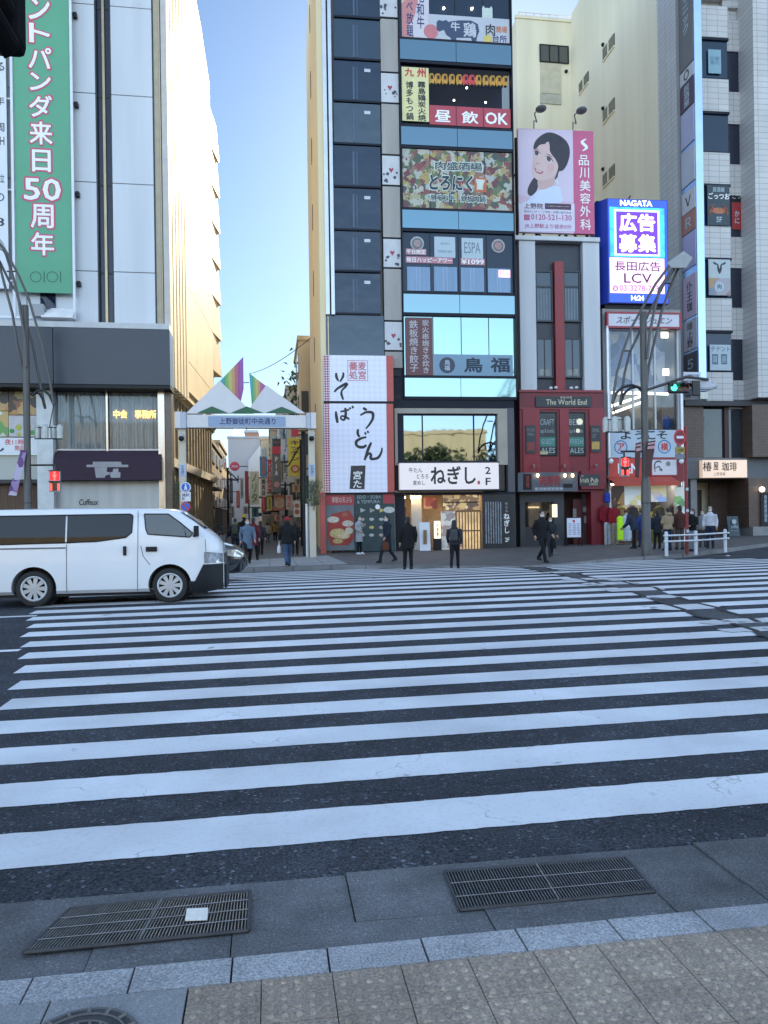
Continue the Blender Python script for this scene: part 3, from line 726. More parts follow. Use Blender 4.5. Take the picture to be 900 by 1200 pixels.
# serrated end: each floor steps out towards its foot
se = MB(); zbase = S_.p(255, 441)[1]
for k in range(8):
    z0 = zbase+k*dz*.62; z1 = z0+dz*.62
    if z1 > zb+.5: break
    a, b = u_end*.84, u_end
    se.add(sidepts([(a,.01,z0),(b,-.26,z0),(b,-.1,z1-.02),(a,.01,z1-.02),(a,.4,z0),(b,.4,z0),(b,.4,z1-.02),(a,.4,z1-.02)]),[(0,1,2,3),(4,7,6,5),(0,4,5,1),(1,5,6,2),(2,6,7,3),(3,7,4,0)])
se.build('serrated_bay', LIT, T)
# sloping soffit and lower ribbed wall
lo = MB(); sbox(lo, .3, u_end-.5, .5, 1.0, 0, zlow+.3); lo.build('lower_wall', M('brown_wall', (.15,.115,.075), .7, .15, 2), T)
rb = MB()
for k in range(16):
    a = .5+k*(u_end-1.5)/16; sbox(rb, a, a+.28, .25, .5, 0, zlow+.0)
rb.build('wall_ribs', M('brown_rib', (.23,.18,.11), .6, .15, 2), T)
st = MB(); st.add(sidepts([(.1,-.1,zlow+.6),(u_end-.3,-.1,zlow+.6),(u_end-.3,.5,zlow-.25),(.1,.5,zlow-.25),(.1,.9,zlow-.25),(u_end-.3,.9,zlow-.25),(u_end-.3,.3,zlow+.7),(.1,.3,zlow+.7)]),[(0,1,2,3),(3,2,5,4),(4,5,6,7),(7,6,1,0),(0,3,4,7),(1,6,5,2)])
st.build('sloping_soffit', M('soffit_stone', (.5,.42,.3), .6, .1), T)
ca = MB(); zca = S_.p(225, 545)[1]
ca.add(sidepts([(.4,.1,zca-.4),(u_end-1.5,-.0,zca-.4),(u_end-1.5,.0,zca),(.4,.1,zca),(.4,.5,zca+.1),(u_end-1.5,.5,zca+.1),(u_end-1.5,.5,zca-.4),(.4,.5,zca-.4)]),[(0,1,2,3),(3,2,5,4),(0,7,6,1),(4,5,6,7),(0,3,4,7),(1,6,5,2)])
ca.build('side_canopy', M('pale_canopy', (.5,.47,.42), .6), T)

# food posters and hours board in the left bay
food = BLOTCH('food_print', [(.25,.1,.03),(.45,.22,.06),(.05,.03,.02),(.5,.3,.12),(.03,.025,.02),(.3,.25,.1)], 3.2)
food2 = BLOTCH('fresh_print', [(.55,.5,.42),(.35,.15,.06),(.6,.56,.5),(.12,.3,.08),(.5,.35,.12),(.62,.6,.57)], 2.6)
panel(L_, (-30,459,9.8,481), -.1, 'food_poster', 'dark dish poster above the hours board, partly cut off at the left edge', 'poster', food, .06, None)
panel(L_, (10.4,459,44,486), -.1, 'food_poster', 'dark brown meat dish poster beside the white pier under the canopy', 'poster', food, .06, None)
panel(L_, (-30,482,9.8,511.5), -.1, 'food_poster', 'pale poster of round dishes directly above the hours board at the left edge', 'poster', food2, .06)
T2, r = panel(L_, (10.4,487,44,511.5), -.1, 'food_poster', 'pale poster with green and orange dishes above the hours board', 'poster', M('pale_poster', (.5,.48,.5), .5, .15, 3), .06)
for cx, cy, rr, c in ((14,505,2.6,(.05,.25,.06)), (22,501,3.6,(.4,.42,.08)), (22,509,2.4,(.5,.3,.12)), (32,500,4,(.45,.2,.08)), (38,507,3,(.1,.28,.07))):
    u, z = L_.p(cx, cy, -.1); MB().disc((u, z), rr*.037, -.105, -.101, 20).build('dish', M('dish_%d' % cx, c, .5, .3, 8), T2)
T2, r = panel(L_, (-30,513,44,532.5), -.12, 'hours_board', 'white board with red opening hours under the food posters', 'sign', M('white_board', (.68,.7,.74), .4, .04), .08)
RED = M('red_lettering', (.55,.03,.05), .5)
rr = L_.r(5.5, 514.5, 28, 521.5, -.12); txt(T2, '夜11時', rr, -.124, RED, .015)
rr = L_.r(17.5, 522, 27.5, 528, -.12); txt(T2, '閉店', rr, -.124, RED, .015)
rr = L_.r(-8, 516, 5, 530, -.12); txt(T2, 'し', rr, -.124, M('navy_lettering', (.02,.03,.12), .5), .03)

# green anniversary banner and the white banner beside it
GRN = M('green_banner', (.1,.33,.2), .55, .05, .8)
gb = lambda x, y: L_.p(x, y, -.35)
u0_, u1_b = gb(19.8, 340)[0], gb(85, 340)[0]; zb_ = gb(50, 343)[1]
T = fthing(L_, 'banner', 'tall green vertical banner with pink-edged white characters on the department store', 'banner', (u0_+u1_b)/2, -.35, zb_)
MB().box(u0_, u1_b, -.35, -.31, zb_, HT-.3).build('cloth', GRN, T)
chars = [('ア',-62,-38),('ン',-38,-8),('イ',-36,-8)]
PINK = M('pink_edge', (.5,.07,.13), .5); 
layout = [('イ',-66,-36),('ア',-34,-10),('ン',-6,25),('ト',26,52),('パ',54,82),('ン',84,108),('ダ',110,139),('来',141,171),('日',174,203),('周',238,269),('年',271,301)]
for ch, a, b in layout:
    d = (b-a); cx = 49+.0147*(a-200) 
    hw = 13.5 if ch not in 'トン' else 12.5
    if ch == '日': hw = 11
    rr = L_.r(cx-hw, a+1.5, cx+hw, b-1.5, -.35)
    V = txt(T, ch, (rr[0]-.07, rr[1]-.07, rr[2]+.07, rr[3]+.07), -.356, PINK, .075, name='character_edge')
    txt(T, ch, rr, -.362, WTXT, .024, name='character')
rr = L_.r(28, 209, 71.5, 235, -.35)
txt(T, '50', (rr[0]-.08, rr[1]-.08, rr[2]+.08, rr[3]+.08), -.356, PINK, .07, name='character_edge'); txt(T, '50', rr, -.362, WTXT, .02, name='character')
# store mark: two rings and two bars
mk = MB(); DG = M('dark_green_mark', (.015,.09,.06), .5)
for cx in (42, 61.3):
    u, z = L_.p(cx, 324.5, -.35); rad = .225; n = 36
    for k in range(n):
        a, b = 2*math.pi*k/n, 2*math.pi*(k+1)/n
        mk.poly([(u+rad*math.cos(a), -.356, z+rad*math.sin(a)), (u+rad*math.cos(b), -.356, z+rad*math.sin(b)), (u+(rad-.03)*math.cos(b), -.356, z+(rad-.03)*math.sin(b)), (u+(rad-.03)*math.cos(a), -.356, z+(rad-.03)*math.sin(a))])
for cx in (51.8, 71):
    u, z = L_.p(cx, 324.5, -.35); mk.box(u-.018, u+.018, -.357, -.352, z-.225, z+.225)
mk.build('store_mark', DG, T)
# frame that carries both banners
FRM = M('white_frame', (.66,.68,.72), .4, .05)
T = fthing(L_, 'sign_rack', 'white tubular frame with a lamp hood holding the banners on the store front', 'frame', u0_, -.3, zb_-1.2)
fr = MB(); ze = L_.p(60, 374, -.3)[1]
for px in (17.2, 87.3):
    u = gb(px, 340)[0]; fr.box(u-.05, u+.05, -.42, -.32, ze, HT-.3)
fr.box(-14, gb(87.3, 340)[0], -.4, -.3, ze-.02, ze+.08)
for z in [joints[0]-.6+k*dz for k in range(6)]: fr.box(-14, gb(87.3,340)[0], -.29, -.2, z-.03, z+.03)
fr.build('frame_tubes', FRM, T)
r = L_.r(49, 359, 86, 373, -.6); hd = MB()
hd.add([(r[0]+.3,-.3,r[3]),(r[2],-.3,r[3]),(r[2],-.75,r[1]+.05),(r[0],-.75,r[1]+.05),(r[0],-.75,r[1]),(r[2],-.75,r[1]),(r[2],-.3,r[1]),(r[0],-.3,r[1])],[(0,1,2,3),(3,2,5,4),(4,5,6,7),(0,3,4,7),(1,6,5,2),(0,7,6,1)])
hd.build('lamp_hood', M('hood_white', (.72,.7,.7), .35), T)
MB().box(r[0]-.35, r[0]+.1, -.7, -.3, r[1]+.05, r[1]+.55).build('gear_box', M('grey_box', (.3,.31,.33), .5), T)
for z in [joints[0]-.6+k*dz for k in range(6)]:
    u = gb(91, 340)[0]; cl = MB(); cl.box(u-.07, u+.07, -.2, .0, z-.1, z+.1); cl.box(u-.3, u-.07, -.25, -.15, z-.03, z+.03); cl.build('clamp', BLACK, T)
r = L_.r(47, 342, 65, 352, -.05); MB().box(r[0], r[2], -.05, -.01, r[1]-.35, r[3]).build('vent_opening', WGLASS, T)
T = fthing(L_, 'banner', 'white vertical banner with small black lettering at the left edge beside the green one', 'banner', -10.5, -.35, zz(330, -.35))
uw = gb(10.5, 340)[0]; MB().box(-14, uw, -.35, -.31, L_.p(5, 338, -.35)[1], HT-.3).build('cloth', M('white_banner', (.66,.68,.73), .5, .04), T)
for y, s_ in ((78,'る'), (118,'年'), (149,'周'), (165,'TH'), (209,'国立'), (231,'の'), (260,'8')):
    rr = L_.r(-6, y-5, 5.2, y+5, -.35); txt(T, s_, rr, -.356, KTXT, .01)
# ================================================================ tall restaurant building in the middle
C_ = Fac(379, 34, -1.5)
CREAM = M('cream_side', (.78,.66,.43), .8, .1, .6, .1, 0, .3, True)
CONC = M('facade_concrete', (.34,.32,.3), .75, .15, 1.5, .15, 0, .4, True)
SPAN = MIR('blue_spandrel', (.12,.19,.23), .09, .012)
DGL = GL('dark_blue_glass', (.016,.04,.07), .04, .55, .12)
DGL2 = GL('dark_blue_glass2', (.022,.05,.075), .05, .7, .25); DGL3 = GL('dark_blue_glass3', (.012,.03,.06), .04, .45, .2)
LINE = M('black_trim', (.012,.014,.024), .5, .2, 2, 0, 0, .2)
T = fthing(C_, 'restaurant_building', 'tall narrow glass fronted restaurant block with a cream side wall, right of the alley', 'building', 4.4, 0, 0)
cr = lambda a, b, c, d, w=0: C_.r(a, b, c, d, w)
cu_ = lambda px, py, w=0: C_.p(px, py, w)
uR = cu_(604, 600)[0]
# cream side wall (leans slightly off the street normal), concrete body
sx_ = lambda d: d*math.tan(R(2.6))*.55
mb = MB(); mb.zprism([(0,.3),(.35,.02),(.5,20),(.1,20)], 0, HT+3); mb.build('side_wall', CREAM, T)
nb = MB()
for k in range(1, 9):
    z = 3.2+k*3.72
    nb.box(.02, .08, 9, 9.5, z, z+1.3)
nb.build('side_window', BLACK, T)
zg_ = cu_(520, 577)[1]
MB().box(.36, uR, 1.7, 20, zg_+.12, HT+3).box(.36, uR, 2.4, 20, 0, zg_+.118).box(.36, cu_(462.5, 600)[0], .36, 1.698, 0, HT+3).build('wall', M('body_concrete', (.3,.29,.28), .8, .1), T)
# metal tubes, dark stair tower glazing
mf = MB()
for a, b in ((379.5,384),(386,390)):
    mf.box(cu_(a,200)[0]+.0, cu_(b,200)[0], -.12, .3, cu_(385,369)[1], HT+3)
mf.build('facade_tubes', M('pale_metal', (.5,.52,.56), .35, .08, 2, 0, .6), T)
bands = [(-28,20),(21,69),(70,118.5),(119.5,168.5),(169.5,218.5),(219.5,269),(270,317.5),(319,367.5)]
for y0, y1 in bands:
    r = cr(391, y0, 446, y1); o = MB().rbox((r[0], r[1]+.04, r[2], r[3]-.04), .05, .12).build('stair_glass', random.choice((DGL, DGL2, DGL3)), T)
    MB().rbox((r[0], r[1]-.05, r[2], r[1]+.035), -.02, .13).build('transom', LINE, o)
    i = MB(); i.rbox((r[0]+.85, r[1]+.1, r[0]+.93, r[3]-.3), .03, .048); i.rbox((r[0]+1.02, r[1]+.1, r[0]+1.06, r[3]-.3), .03, .048); i.build('handrail', M('dim_blue_rail', (.05,.09,.15), .4), o)
    if random.random() < .7:
        MB().rbox((r[2]-.72, r[3]-.5, r[2]-.45, r[3]-.36), .035, .048).build('notice', M('pale_notice', (.5,.55,.6), .5), o)
r = cr(382, 369, 450, 416); o = MB().rbox(r, .05, .12).build('stair_glass', DGL, T)
zt_ = HT+3
for y0, y1 in ((-30, -34),):
    pass
rtop = cr(391,-28,446,-28); MB().box(rtop[0], rtop[2], .05, .12, rtop[1]+.05, zt_).build('stair_glass', DGL, T)
# concrete pier with playing-card panels
CARD = M('card_white', (.5,.5,.52), .5, .1, 2)
pier = [(22,85,0),(85.5,121,1),(121.5,181.5,0),(182,217.5,1),(218,279,0),(279.5,314,1),(314.5,376,0),(376.5,411,1),(411.5,432,0)]
rp0 = cu_(447.5, 200)[0]; rp1 = cu_(469, 200)[0]
MB().box(rp0, rp1, .06, .35, 0, zt_).build('pier_core', LINE, T)
SPADE = M('card_ink', (.05,.05,.07), .5); HEART = M('card_red', (.3,.03,.06), .5)
for y0, y1, card in [(-40,21,1)]+pier:
    r = cr(448, y0, 469, y1); z0, z1 = r[1]+.03, r[3]-.03
    o = MB().box(rp0+.02, rp1-.02, -.02, .06, z0, z1).build('card_panel' if card else 'concrete_panel', CARD if card else CONC, T, bevel=.01)
    if card:
        cx, cz = (rp0+rp1)/2, (z0+z1)/2; h = MB()
        h.prism([(cx, cz-.12),(cx+.11, cz+.05),(cx+.06, cz+.11),(cx, cz+.06),(cx-.06, cz+.11),(cx-.11, cz+.05)], -.028, -.021); h.build('heart', HEART, o)
        h = MB(); random.seed(int(y0)+99)
        for k in range(7):
            x = cx+random.choice((-.25,.25))+random.uniform(-.1,.1); z = z0+random.uniform(.12,.55)
            h.disc((x, z), random.uniform(.03,.08), -.027-.0004*k, -.021, 7)
        h.build('card_figures', SPADE, o)
vb = MB(); 
for y0, y1 in ((433,441),(463,468)):
    r = cr(452, y0, 470, y1); vb.rbox(r, -.0, .05)
vb.build('pier_vents', BLACK, T)
# main bay: spandrels, window bands
m0, m1 = cu_(470.5, 300)[0], cu_(603, 300)[0]
sp = [(49.5,76),(150.5,175),(247,271.5),(344.5,369.5),(442,467)]
BR = {3: MIR('sky_cyan_spandrel', (.17,.26,.285), .09, .012), 4: MIR('sky_bright_spandrel', (.23,.33,.32), .08, .012)}  # brighter sky reflection of the lower floors is put into the tint
BR[2] = MIR('sky_mid_spandrel', (.125,.21,.25), .09, .012)
mid = (m0+m1)/2
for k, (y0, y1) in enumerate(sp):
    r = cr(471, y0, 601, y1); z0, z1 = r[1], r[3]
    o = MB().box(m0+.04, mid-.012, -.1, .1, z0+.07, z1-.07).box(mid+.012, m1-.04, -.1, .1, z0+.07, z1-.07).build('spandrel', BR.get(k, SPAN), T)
    MB().box(m0, m1, -.07, .3, z0-.06, z1+.06).build('spandrel_frame', LINE, T)
MB().box(m0, m0+.05, -.13, .3, cr(471,465,600,467)[1], zt_).box(m1-.05, m1, -.13, .3, cr(471,465,600,467)[1], zt_).build('bay_edges', LINE, T)
WB = [(-60,49.5),(76,150.5),(175,247),(271.5,344.5),(369.5,442)]
DWN = GL('dim_window', (.012,.026,.05), .04, .35, .02)
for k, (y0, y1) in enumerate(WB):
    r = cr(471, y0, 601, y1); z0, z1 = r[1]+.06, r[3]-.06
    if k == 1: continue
    o = MB().box(m0+.05, m1-.05, .04, .1, z0, z1).build('window', DWN if k != 4 else MIR('sky_pale_window', (.25,.37,.36), .05, .02), T)  # pale sky reflection put into the lowest window's mirror tint
    mm = MB()
    for t in ((.25,.5,.75) if k != 4 else (.267,.515,.76)):
        u = m0+(m1-m0)*t; mm.box(u-.015, u+.015, .02, .039, z0, z1)
    mm.build('window_bars', LINE, o)
# lantern room on the third band: clear glass over a dim room
r = cr(471, 76, 601, 150.5); z0, z1 = r[1]+.06, r[3]-.06
MB().box(m0+.05, m1-.05, .06, .08, z0, z1).build('window', PANE('room_glass', (.6,.66,.78), .0), T)
MB().box(m0+.05, m1-.05, 1.5, 1.6, z0, z1).box(m0+.05, m1-.05, .12, 1.5, z1-.06, z1).box(m0+.05, m1-.05, .12, 1.5, z0-.02, z0+.05).build('room', M('dark_room', (.05,.045,.05), .9), T)
lamp = EM('room_bulb', (1,.85,.6), 9)
for px, py in ((532,117.5),(569,120),(547,103)):
    u, z = cu_(px, py, .8); MB().ball((u, .8, z), .045).build('ceiling_lamp', lamp, T)
LAN = EM('yellow_lantern', (.75,.42,.06), .5, .3, 4); LANR = EM('red_lantern', (.7,.1,.08), .6)
xs_ = [505.5,513,521,529.5,538,545.5,553,560.5,569,577,584.5,592]
for i, px in enumerate(xs_):
    py = 92.5+(px-505)*.035; u, z = cu_(px, py, .3); red = i in (5, 6)
    t = fthing(C_, 'paper_lantern', ('red paper lantern in the middle of the yellow lantern row behind third-band glass' if red else 'yellow paper lantern hanging in a row behind the glass above the red drinking sign'), 'lantern', u, .3, z-.24, 'red lanterns behind the glass' if red else 'yellow lanterns behind the glass')
    b = MB(); b.rings([(u, .3, z+dz_, rr_, rr_) for dz_, rr_ in ((-.22,.07),(-.2,.11),(-.12,.135),(0,.145),(.12,.135),(.2,.11),(.22,.07))], 12)
    b.build('paper', LANR if red else LAN, t, True)
    b = MB(); b.rings([(u,.3,z-.25,.07,.07),(u,.3,z-.215,.075,.075)], 12); b.rings([(u,.3,z+.215,.075,.075),(u,.3,z+.25,.07,.07)], 12); b.build('rims', BLACK, t)
    g = MB(); g.box(u-.05, u+.05, .148, .152, z-.08, z+.08); g.build('glyph', M('lantern_ink', (.18,.06,.02), .6), t)
# --- signs on the window bands
def sign(px, label, mat, w=-.02, th=.05, name='sign', cat='sign', fac=C_, frame=None, group=None, part='panel'):
    return panel(fac, px, w, name, label, cat, mat, th, frame, group, part)
YEL = M('pale_yellow', (.66,.6,.3), .5, .06); NAVY = M('navy_lettering', (.02,.03,.12), .5)
T1, r = sign((470.5,-40,502.5,48), 'poster of blue and red menu writing on pink and yellow, top floor corner', BLOTCH('pinkyellow_print', [(.55,.45,.5),(.5,.2,.2),(.6,.45,.12),(.55,.5,.55),(.5,.25,.28),(.58,.5,.5)], 1.1))
txt(T1, '食べ放題', cr(476,-14,484,43), -.024, NAVY, .02, True); txt(T1, '黒毛和牛', cr(488,-26,497,34), -.024, NAVY, .02, True)
T1, r = sign((502.5,19.5,597,50), 'grey sign band with a dark cow silhouette, top floor', M('grey_sign', (.44,.45,.5), .5, .08, 1))
COW = M('cow_ink', (.03,.05,.11), .5)
cp = lambda pts, w: [(p[0], w, p[1]) for p in (C_.p(465+x/6.43, y/6.43, w) for x, y in pts)]
mb = MB(); mb.poly(cp([(300,165),(318,150),(345,158),(372,150),(390,165),(420,158),(480,152),(560,155),(610,180),(622,235),(605,275),(600,310),(565,312),(560,285),(450,285),(448,305),(415,305),(405,285),(372,262),(355,225),(318,238),(300,222)], -.024)); mb.build('cow', COW, T1)
txt(T1, '牛', cr(528,26,539,37), -.028, M('grey_lettering', (.5,.5,.55), .5), .03); txt(T1, '鶏', cr(543,27,558,44), -.028, M('grey_lettering', (.5,.5,.55), .5), .03)
mb = MB(); mb.disc(cu_(505, 37, -.02), .33, -.023, -.0205); mb.build('red_spot', M('soft_red', (.5,.16,.18), .5), T1)
mb = MB(); mb.disc(cu_(572, 46, -.02), .2, -.023, -.0205); mb.build('yellow_spot', M('soft_yellow', (.55,.42,.1), .5), T1)
txt(T1, '肉', cr(569,28.5,580,42), -.026, KTXT, .02); txt(T1, '焼場', cr(581,31,594,39), -.026, M('orange_ink', (.5,.15,.05), .5), .02); txt(T1, '台所', cr(577,41.5,594,50), -.026, NAVY, .02)
mb = MB(); 
for x, y, s_ in ((520,9.5,.05),(553,10,.05)): mb.ball((*cu_(x,y,-.0)[:1], .0, cu_(x,y)[1]), .05)
mb.build('ceiling_lamp', lamp, T)
r = cr(565,7,577,24); pp = MB(); pp.prism([(r[0],r[1]),(r[2],r[1]),(r[2],r[3]-.12),(r[2]-.05,r[3]),(r[2]-.12,r[3]-.1),(r[0]+.12,r[3]-.1),(r[0]+.05,r[3]),(r[0],r[3]-.12)], -.015, .02)
t = fthing(C_, 'cutout_board', 'small pale animal-eared cut-out board in the top floor window', 'sign', r[0], -.015, r[1]); pp.build('board', M('pale_green_board', (.5,.56,.52), .6), t)
T1, r = sign((471,79,502.5,142), 'pale yellow board of vertical brush writing headed in red, beside the lantern window', YEL)
txt(T1, '九', cr(474,80,485,90), -.024, M('sign_red', (.5,.04,.04), .5), .04); txt(T1, '州', cr(488.5,80,499,91), -.024, M('sign_red', (.5,.04,.04), .5), .04)
txt(T1, '博多もつ鍋', cr(475.5,95.5,484.5,141), -.024, KTXT, .03, True); txt(T1, '霧島鶏炭火焼', cr(489.5,96,499,142), -.024, KTXT, .03, True)
T1, r = sign((503.5,125.5,598.5,148), 'red sign band with white lunchtime drinking characters, below the lantern row', M('crimson_band', (.4,.045,.07), .45, .08, 1))
for s_, a in (('昼',(509.5,129,528.5,143)),('飲',(541,130.5,560.5,145)),('OK',(568.5,132,595,146))): txt(T1, s_, cr(*a, -.02), -.026, WTXT, .03)
sl_ = MB(); 
for px in (534.5, 566.3): u = cu_(px, 137)[0]; sl_.box(u-.015, u+.015, -.023, -.0205, r[1], r[3])
sl_.build('joints', LINE, T1)
meat = BLOTCH('meat_print', [(.34,.31,.18),(.2,.05,.05),(.4,.39,.32),(.06,.08,.05),(.34,.27,.09),(.13,.03,.04),(.36,.37,.33),(.24,.12,.08),(.1,.14,.06),(.05,.06,.07)], 6.2)
T1, r = sign((472,177,600,247), 'large picture sign of meat dishes with dark brush name, fourth band from the top', meat)
INK = M('deep_ink', (.01,.025,.05), .5); HALO = M('pale_halo', (.52,.58,.52), .5)
def halo(body, px, b=.02, e=.07, **k):
    q_ = cr(*px, -.02); g_ = .05
    txt(T1, body, (q_[0]-g_, q_[1]-g_, q_[2]+g_, q_[3]+g_), -.026, HALO, e, name='lettering_edge', **k); txt(T1, body, q_, -.03, INK, b, **k)
halo('肉盛酒場', (510,190,565,200)); halo('とろにく', (503,205,554,224), .045, .1, shear=.1); halo('黒毛和牛', (504,228.5,533,235.5), .02, .06); halo('鉄板肉鍋', (540,229.5,569,237), .02, .06)
r2 = cr(556,208,570,225,-.02); MB().rbox(r2, -.027, -.021).build('orange_seal', M('seal_orange', (.45,.12,.05), .5), T1)
MB().prism([(r2[0]+.1,r2[1]+.1),(r2[2]-.16,r2[1]+.1),(r2[2]-.16,r2[1]+.3),(r2[2]-.06,r2[3]-.1),(r2[0]+.05,r2[3]-.08),(r2[0]+.12,r2[1]+.35)], -.03, -.0275).build('seal_mark', HALO, T1)
sl_ = MB()
for px in (504, 536, 568): u = cu_(px, 210)[0]; sl_.box(u-.012, u+.012, -.0235, -.0205, r[1], r[3])
sl_.build('joints', LINE, T1)
# fifth band stickers and blinds
for i, px in enumerate(((477,313,504,341),(508.5,313,535.5,341.5),(540,314,567,342),(571.5,315,598,343))):
    rr = cr(*px, .03); o = MB().rbox(rr, .0, .035).build('blind', M('window_blind', (.12,.22,.36), .25, .15, 3, 0, 0, .8, True), T)
    q_ = MB()
    for t in (.4, .55): q_.box(rr[0]+(rr[2]-rr[0])*t, rr[0]+(rr[2]-rr[0])*t+.03, -.004, -.001, rr[1], rr[3])
    q_.build('blind_edge', M('blind_edge', (.3,.4,.52), .5), o)
SKT = M('sticker_white', (.4,.48,.54), .5, .05)
for lab, px, lines in (('pale square window sticker of small lines on the fifth band', (509,277.5,533.5,302), [('cafe & bar',(516,284,527,286.5)),('restaurant',(513,293,530,296))]), ('pale square window sticker of tall thin letters on the fifth band', (541,279,566,303), [('ESPA',(544,284,563,297))])):
    t, r = sign(px, lab, SKT, .02, .012, 'window_sticker', 'sticker')
    for b, p_ in lines: txt(t, b, cr(*p_, .02), .016, M('grey_ink', (.12,.17,.22), .5), .0)
for lab, cx, cy, c in (('round pale window seal above the red happy hour strip', 489, 285, (.35,.37,.38)), ('round window seal with a red figure at the right end of the fifth band', 584, 288, (.38,.33,.32))):
    u, z = cu_(cx, cy); t = fthing(C_, 'window_sticker', lab, 'sticker', u, .02, z-.3)
    MB().disc((u, z), .31, .02, .032, 30).build('disc', M('seal%d' % cx, c, .5, .25, 6), t); MB().disc((u, z), .24, .014, .0195, 30).build('ring', M('sealdark%d' % cx, (.12,.12,.14), .5, .3, 9), t); MB().disc((u, z), .17, .01, .0135, 24).build('centre', M('seal2%d' % cx, (c[0]*.9, c[1]*.6, c[2]*.6), .5, .5, 14), t)
PK = M('pink_strip', (.45,.2,.24), .5, .1)
for lab, px, s_ in (('short upper pink price strip on the fifth band window', (475.5,291.5,499.5,298.5), '平日限定'), ('long lower pink happy hour strip on the fifth band window', (475.5,301,530.5,308.5), '毎日ハッピーアワー'), ('pink price strip of white digits right of the happy hour strip', (540,303,568,310.5), '¥1099')):
    t, r = sign(px, lab, PK, .02, .012, 'price_strip', 'sign'); i_ = .03
    txt(t, s_, (r[0]+i_, r[1]+i_, r[2]-i_, r[3]-i_), .015, WTXT, .03)
t, r = sign((584.5,316.5,598,325), 'small glowing red and blue neon board in the fifth band window corner', EM('neon_pink', (.8,.45,.55), 1.1), .0, .02, 'neon_board'); txt(t, 'OPEN', (r[0]+.03, r[1]+.06, r[2]-.03, r[3]-.06), -.004, EM('neon_red', (1,.15,.15), 1.2), .03)
# sixth band
T1, r = sign((475.5,372,507,440.5), 'dark maroon board with vertical grilled dish writing, lowest office band', M('maroon_board', (.13,.045,.05), .5, .08), w=-.04)
SW_ = M('silver_ink', (.42,.4,.42), .5); txt(T1, '鉄板焼き餃子', cr(479.5,375.5,490,436), -.045, SW_, .02, True); txt(T1, '炭火串焼き水炊き', cr(494.5,375,503,437.5), -.045, SW_, .02, True)
T1, r = sign((507.5,415.5,601,441), 'grey blue sign band with a round crest and two bird-and-luck characters', M('greyblue_band', (.16,.27,.36), .35, .06, 1), w=-.04)
u, z = cu_(524, 428, -.04); MB().disc((u, z), .36, -.05, -.041, 32).build('crest', M('crest_ink', (.04,.05,.08), .5), T1); txt(T1, '鳥\n福', (u-.13, z-.24, u+.13, z+.24), -.054, SKT, .02)
txt(T1, '鳥', cr(543.5,419,565.5,436.5,-.04), -.046, INK, .035); txt(T1, '福', cr(574.5,419,597.5,436.5,-.04), -.046, INK, .035)
# second floor shop window
w0 = .25; r = cr(463, 466, 605, 482); zh = r[3]
MB().box(rp0, uR, -.0, .3, cu_(500,478)[1], cu_(500,467.5)[1]).build('dark_band', LINE, T)
BEI = M('beige_surround', (.34,.31,.26), .7, .1, 1.5, .1)
r = cr(466, 484.5, 583.5, 541.5); wo = MB(); zt2 = cu_(520,478.5)[1]; zb2 = cu_(520,545)[1]; uq0 = cu_(462.5,500)[0]; uq1 = cu_(594.5,500)[0]
wo.box(uq0, r[0], .0, .3, zb2, zt2); wo.box(r[2], uq1, 0, .3, zb2, zt2); wo.box(r[0], r[2], 0, .3, r[3], zt2); wo.box(r[0], r[2], 0, .3, zb2, r[1]); wo.build('window_surround', BEI, T)
o = MB().rbox(r, .22, .29).build('window', MIR('second_floor_glass', (.2,.25,.3), .02, .012), T); mm = MB()
for px in (496, 556.5): u = cu_(px, 510)[0]; mm.box(u-.025, u+.025, .17, .219, r[1], r[3])
mm.box(r[0], r[2], .16, .219, r[1], r[1]+.07); mm.box(r[0], r[2], .16, .219, r[3]-.07, r[3]); mm.build('window_bars', LINE, o)
MB().box(uq1+.003, uR, .0, .34, 0, cu_(600,478)[1]).build('dark_pier', M('dark_pier', (.09,.09,.1), .7, .12, 2), T)
# lit name board
T1, r = sign((468.5,542.5,584.5,573.5), 'long lit white shop board with brush lettering over the restaurant entrance', EM('lit_white', (.62,.56,.56), .22), w=-.5, th=.35)
MB().box(r[0]-.05, r[2]+.05, -.49, -.1, r[1]-.06, r[1]-.002).box(r[0]-.05, r[2]+.05, -.49, -.1, r[3]+.002, r[3]+.06).build('board_case', DARKM, T1)
for s_, a, b in (('ねぎし',(504.5,546,557.5,567.5),.03),('2',(568.5,547,575,555.5),.025),('F',(569,560,575,568.5),.025),('牛たん',(479,548,495,554),.01),('とろろ',(488.5,555.5,502,561),.01),('麦めし',(484,563,498,568.5),.01)):
    txt(T1, s_, cr(*a, -.5), -.504, KTXT, b)
q_ = cr(559.5,563.5,562.5,567.5,-.5); MB().rbox(q_, -.504, -.501).build('seal', M('seal_red', (.5,.1,.08), .5), T1)
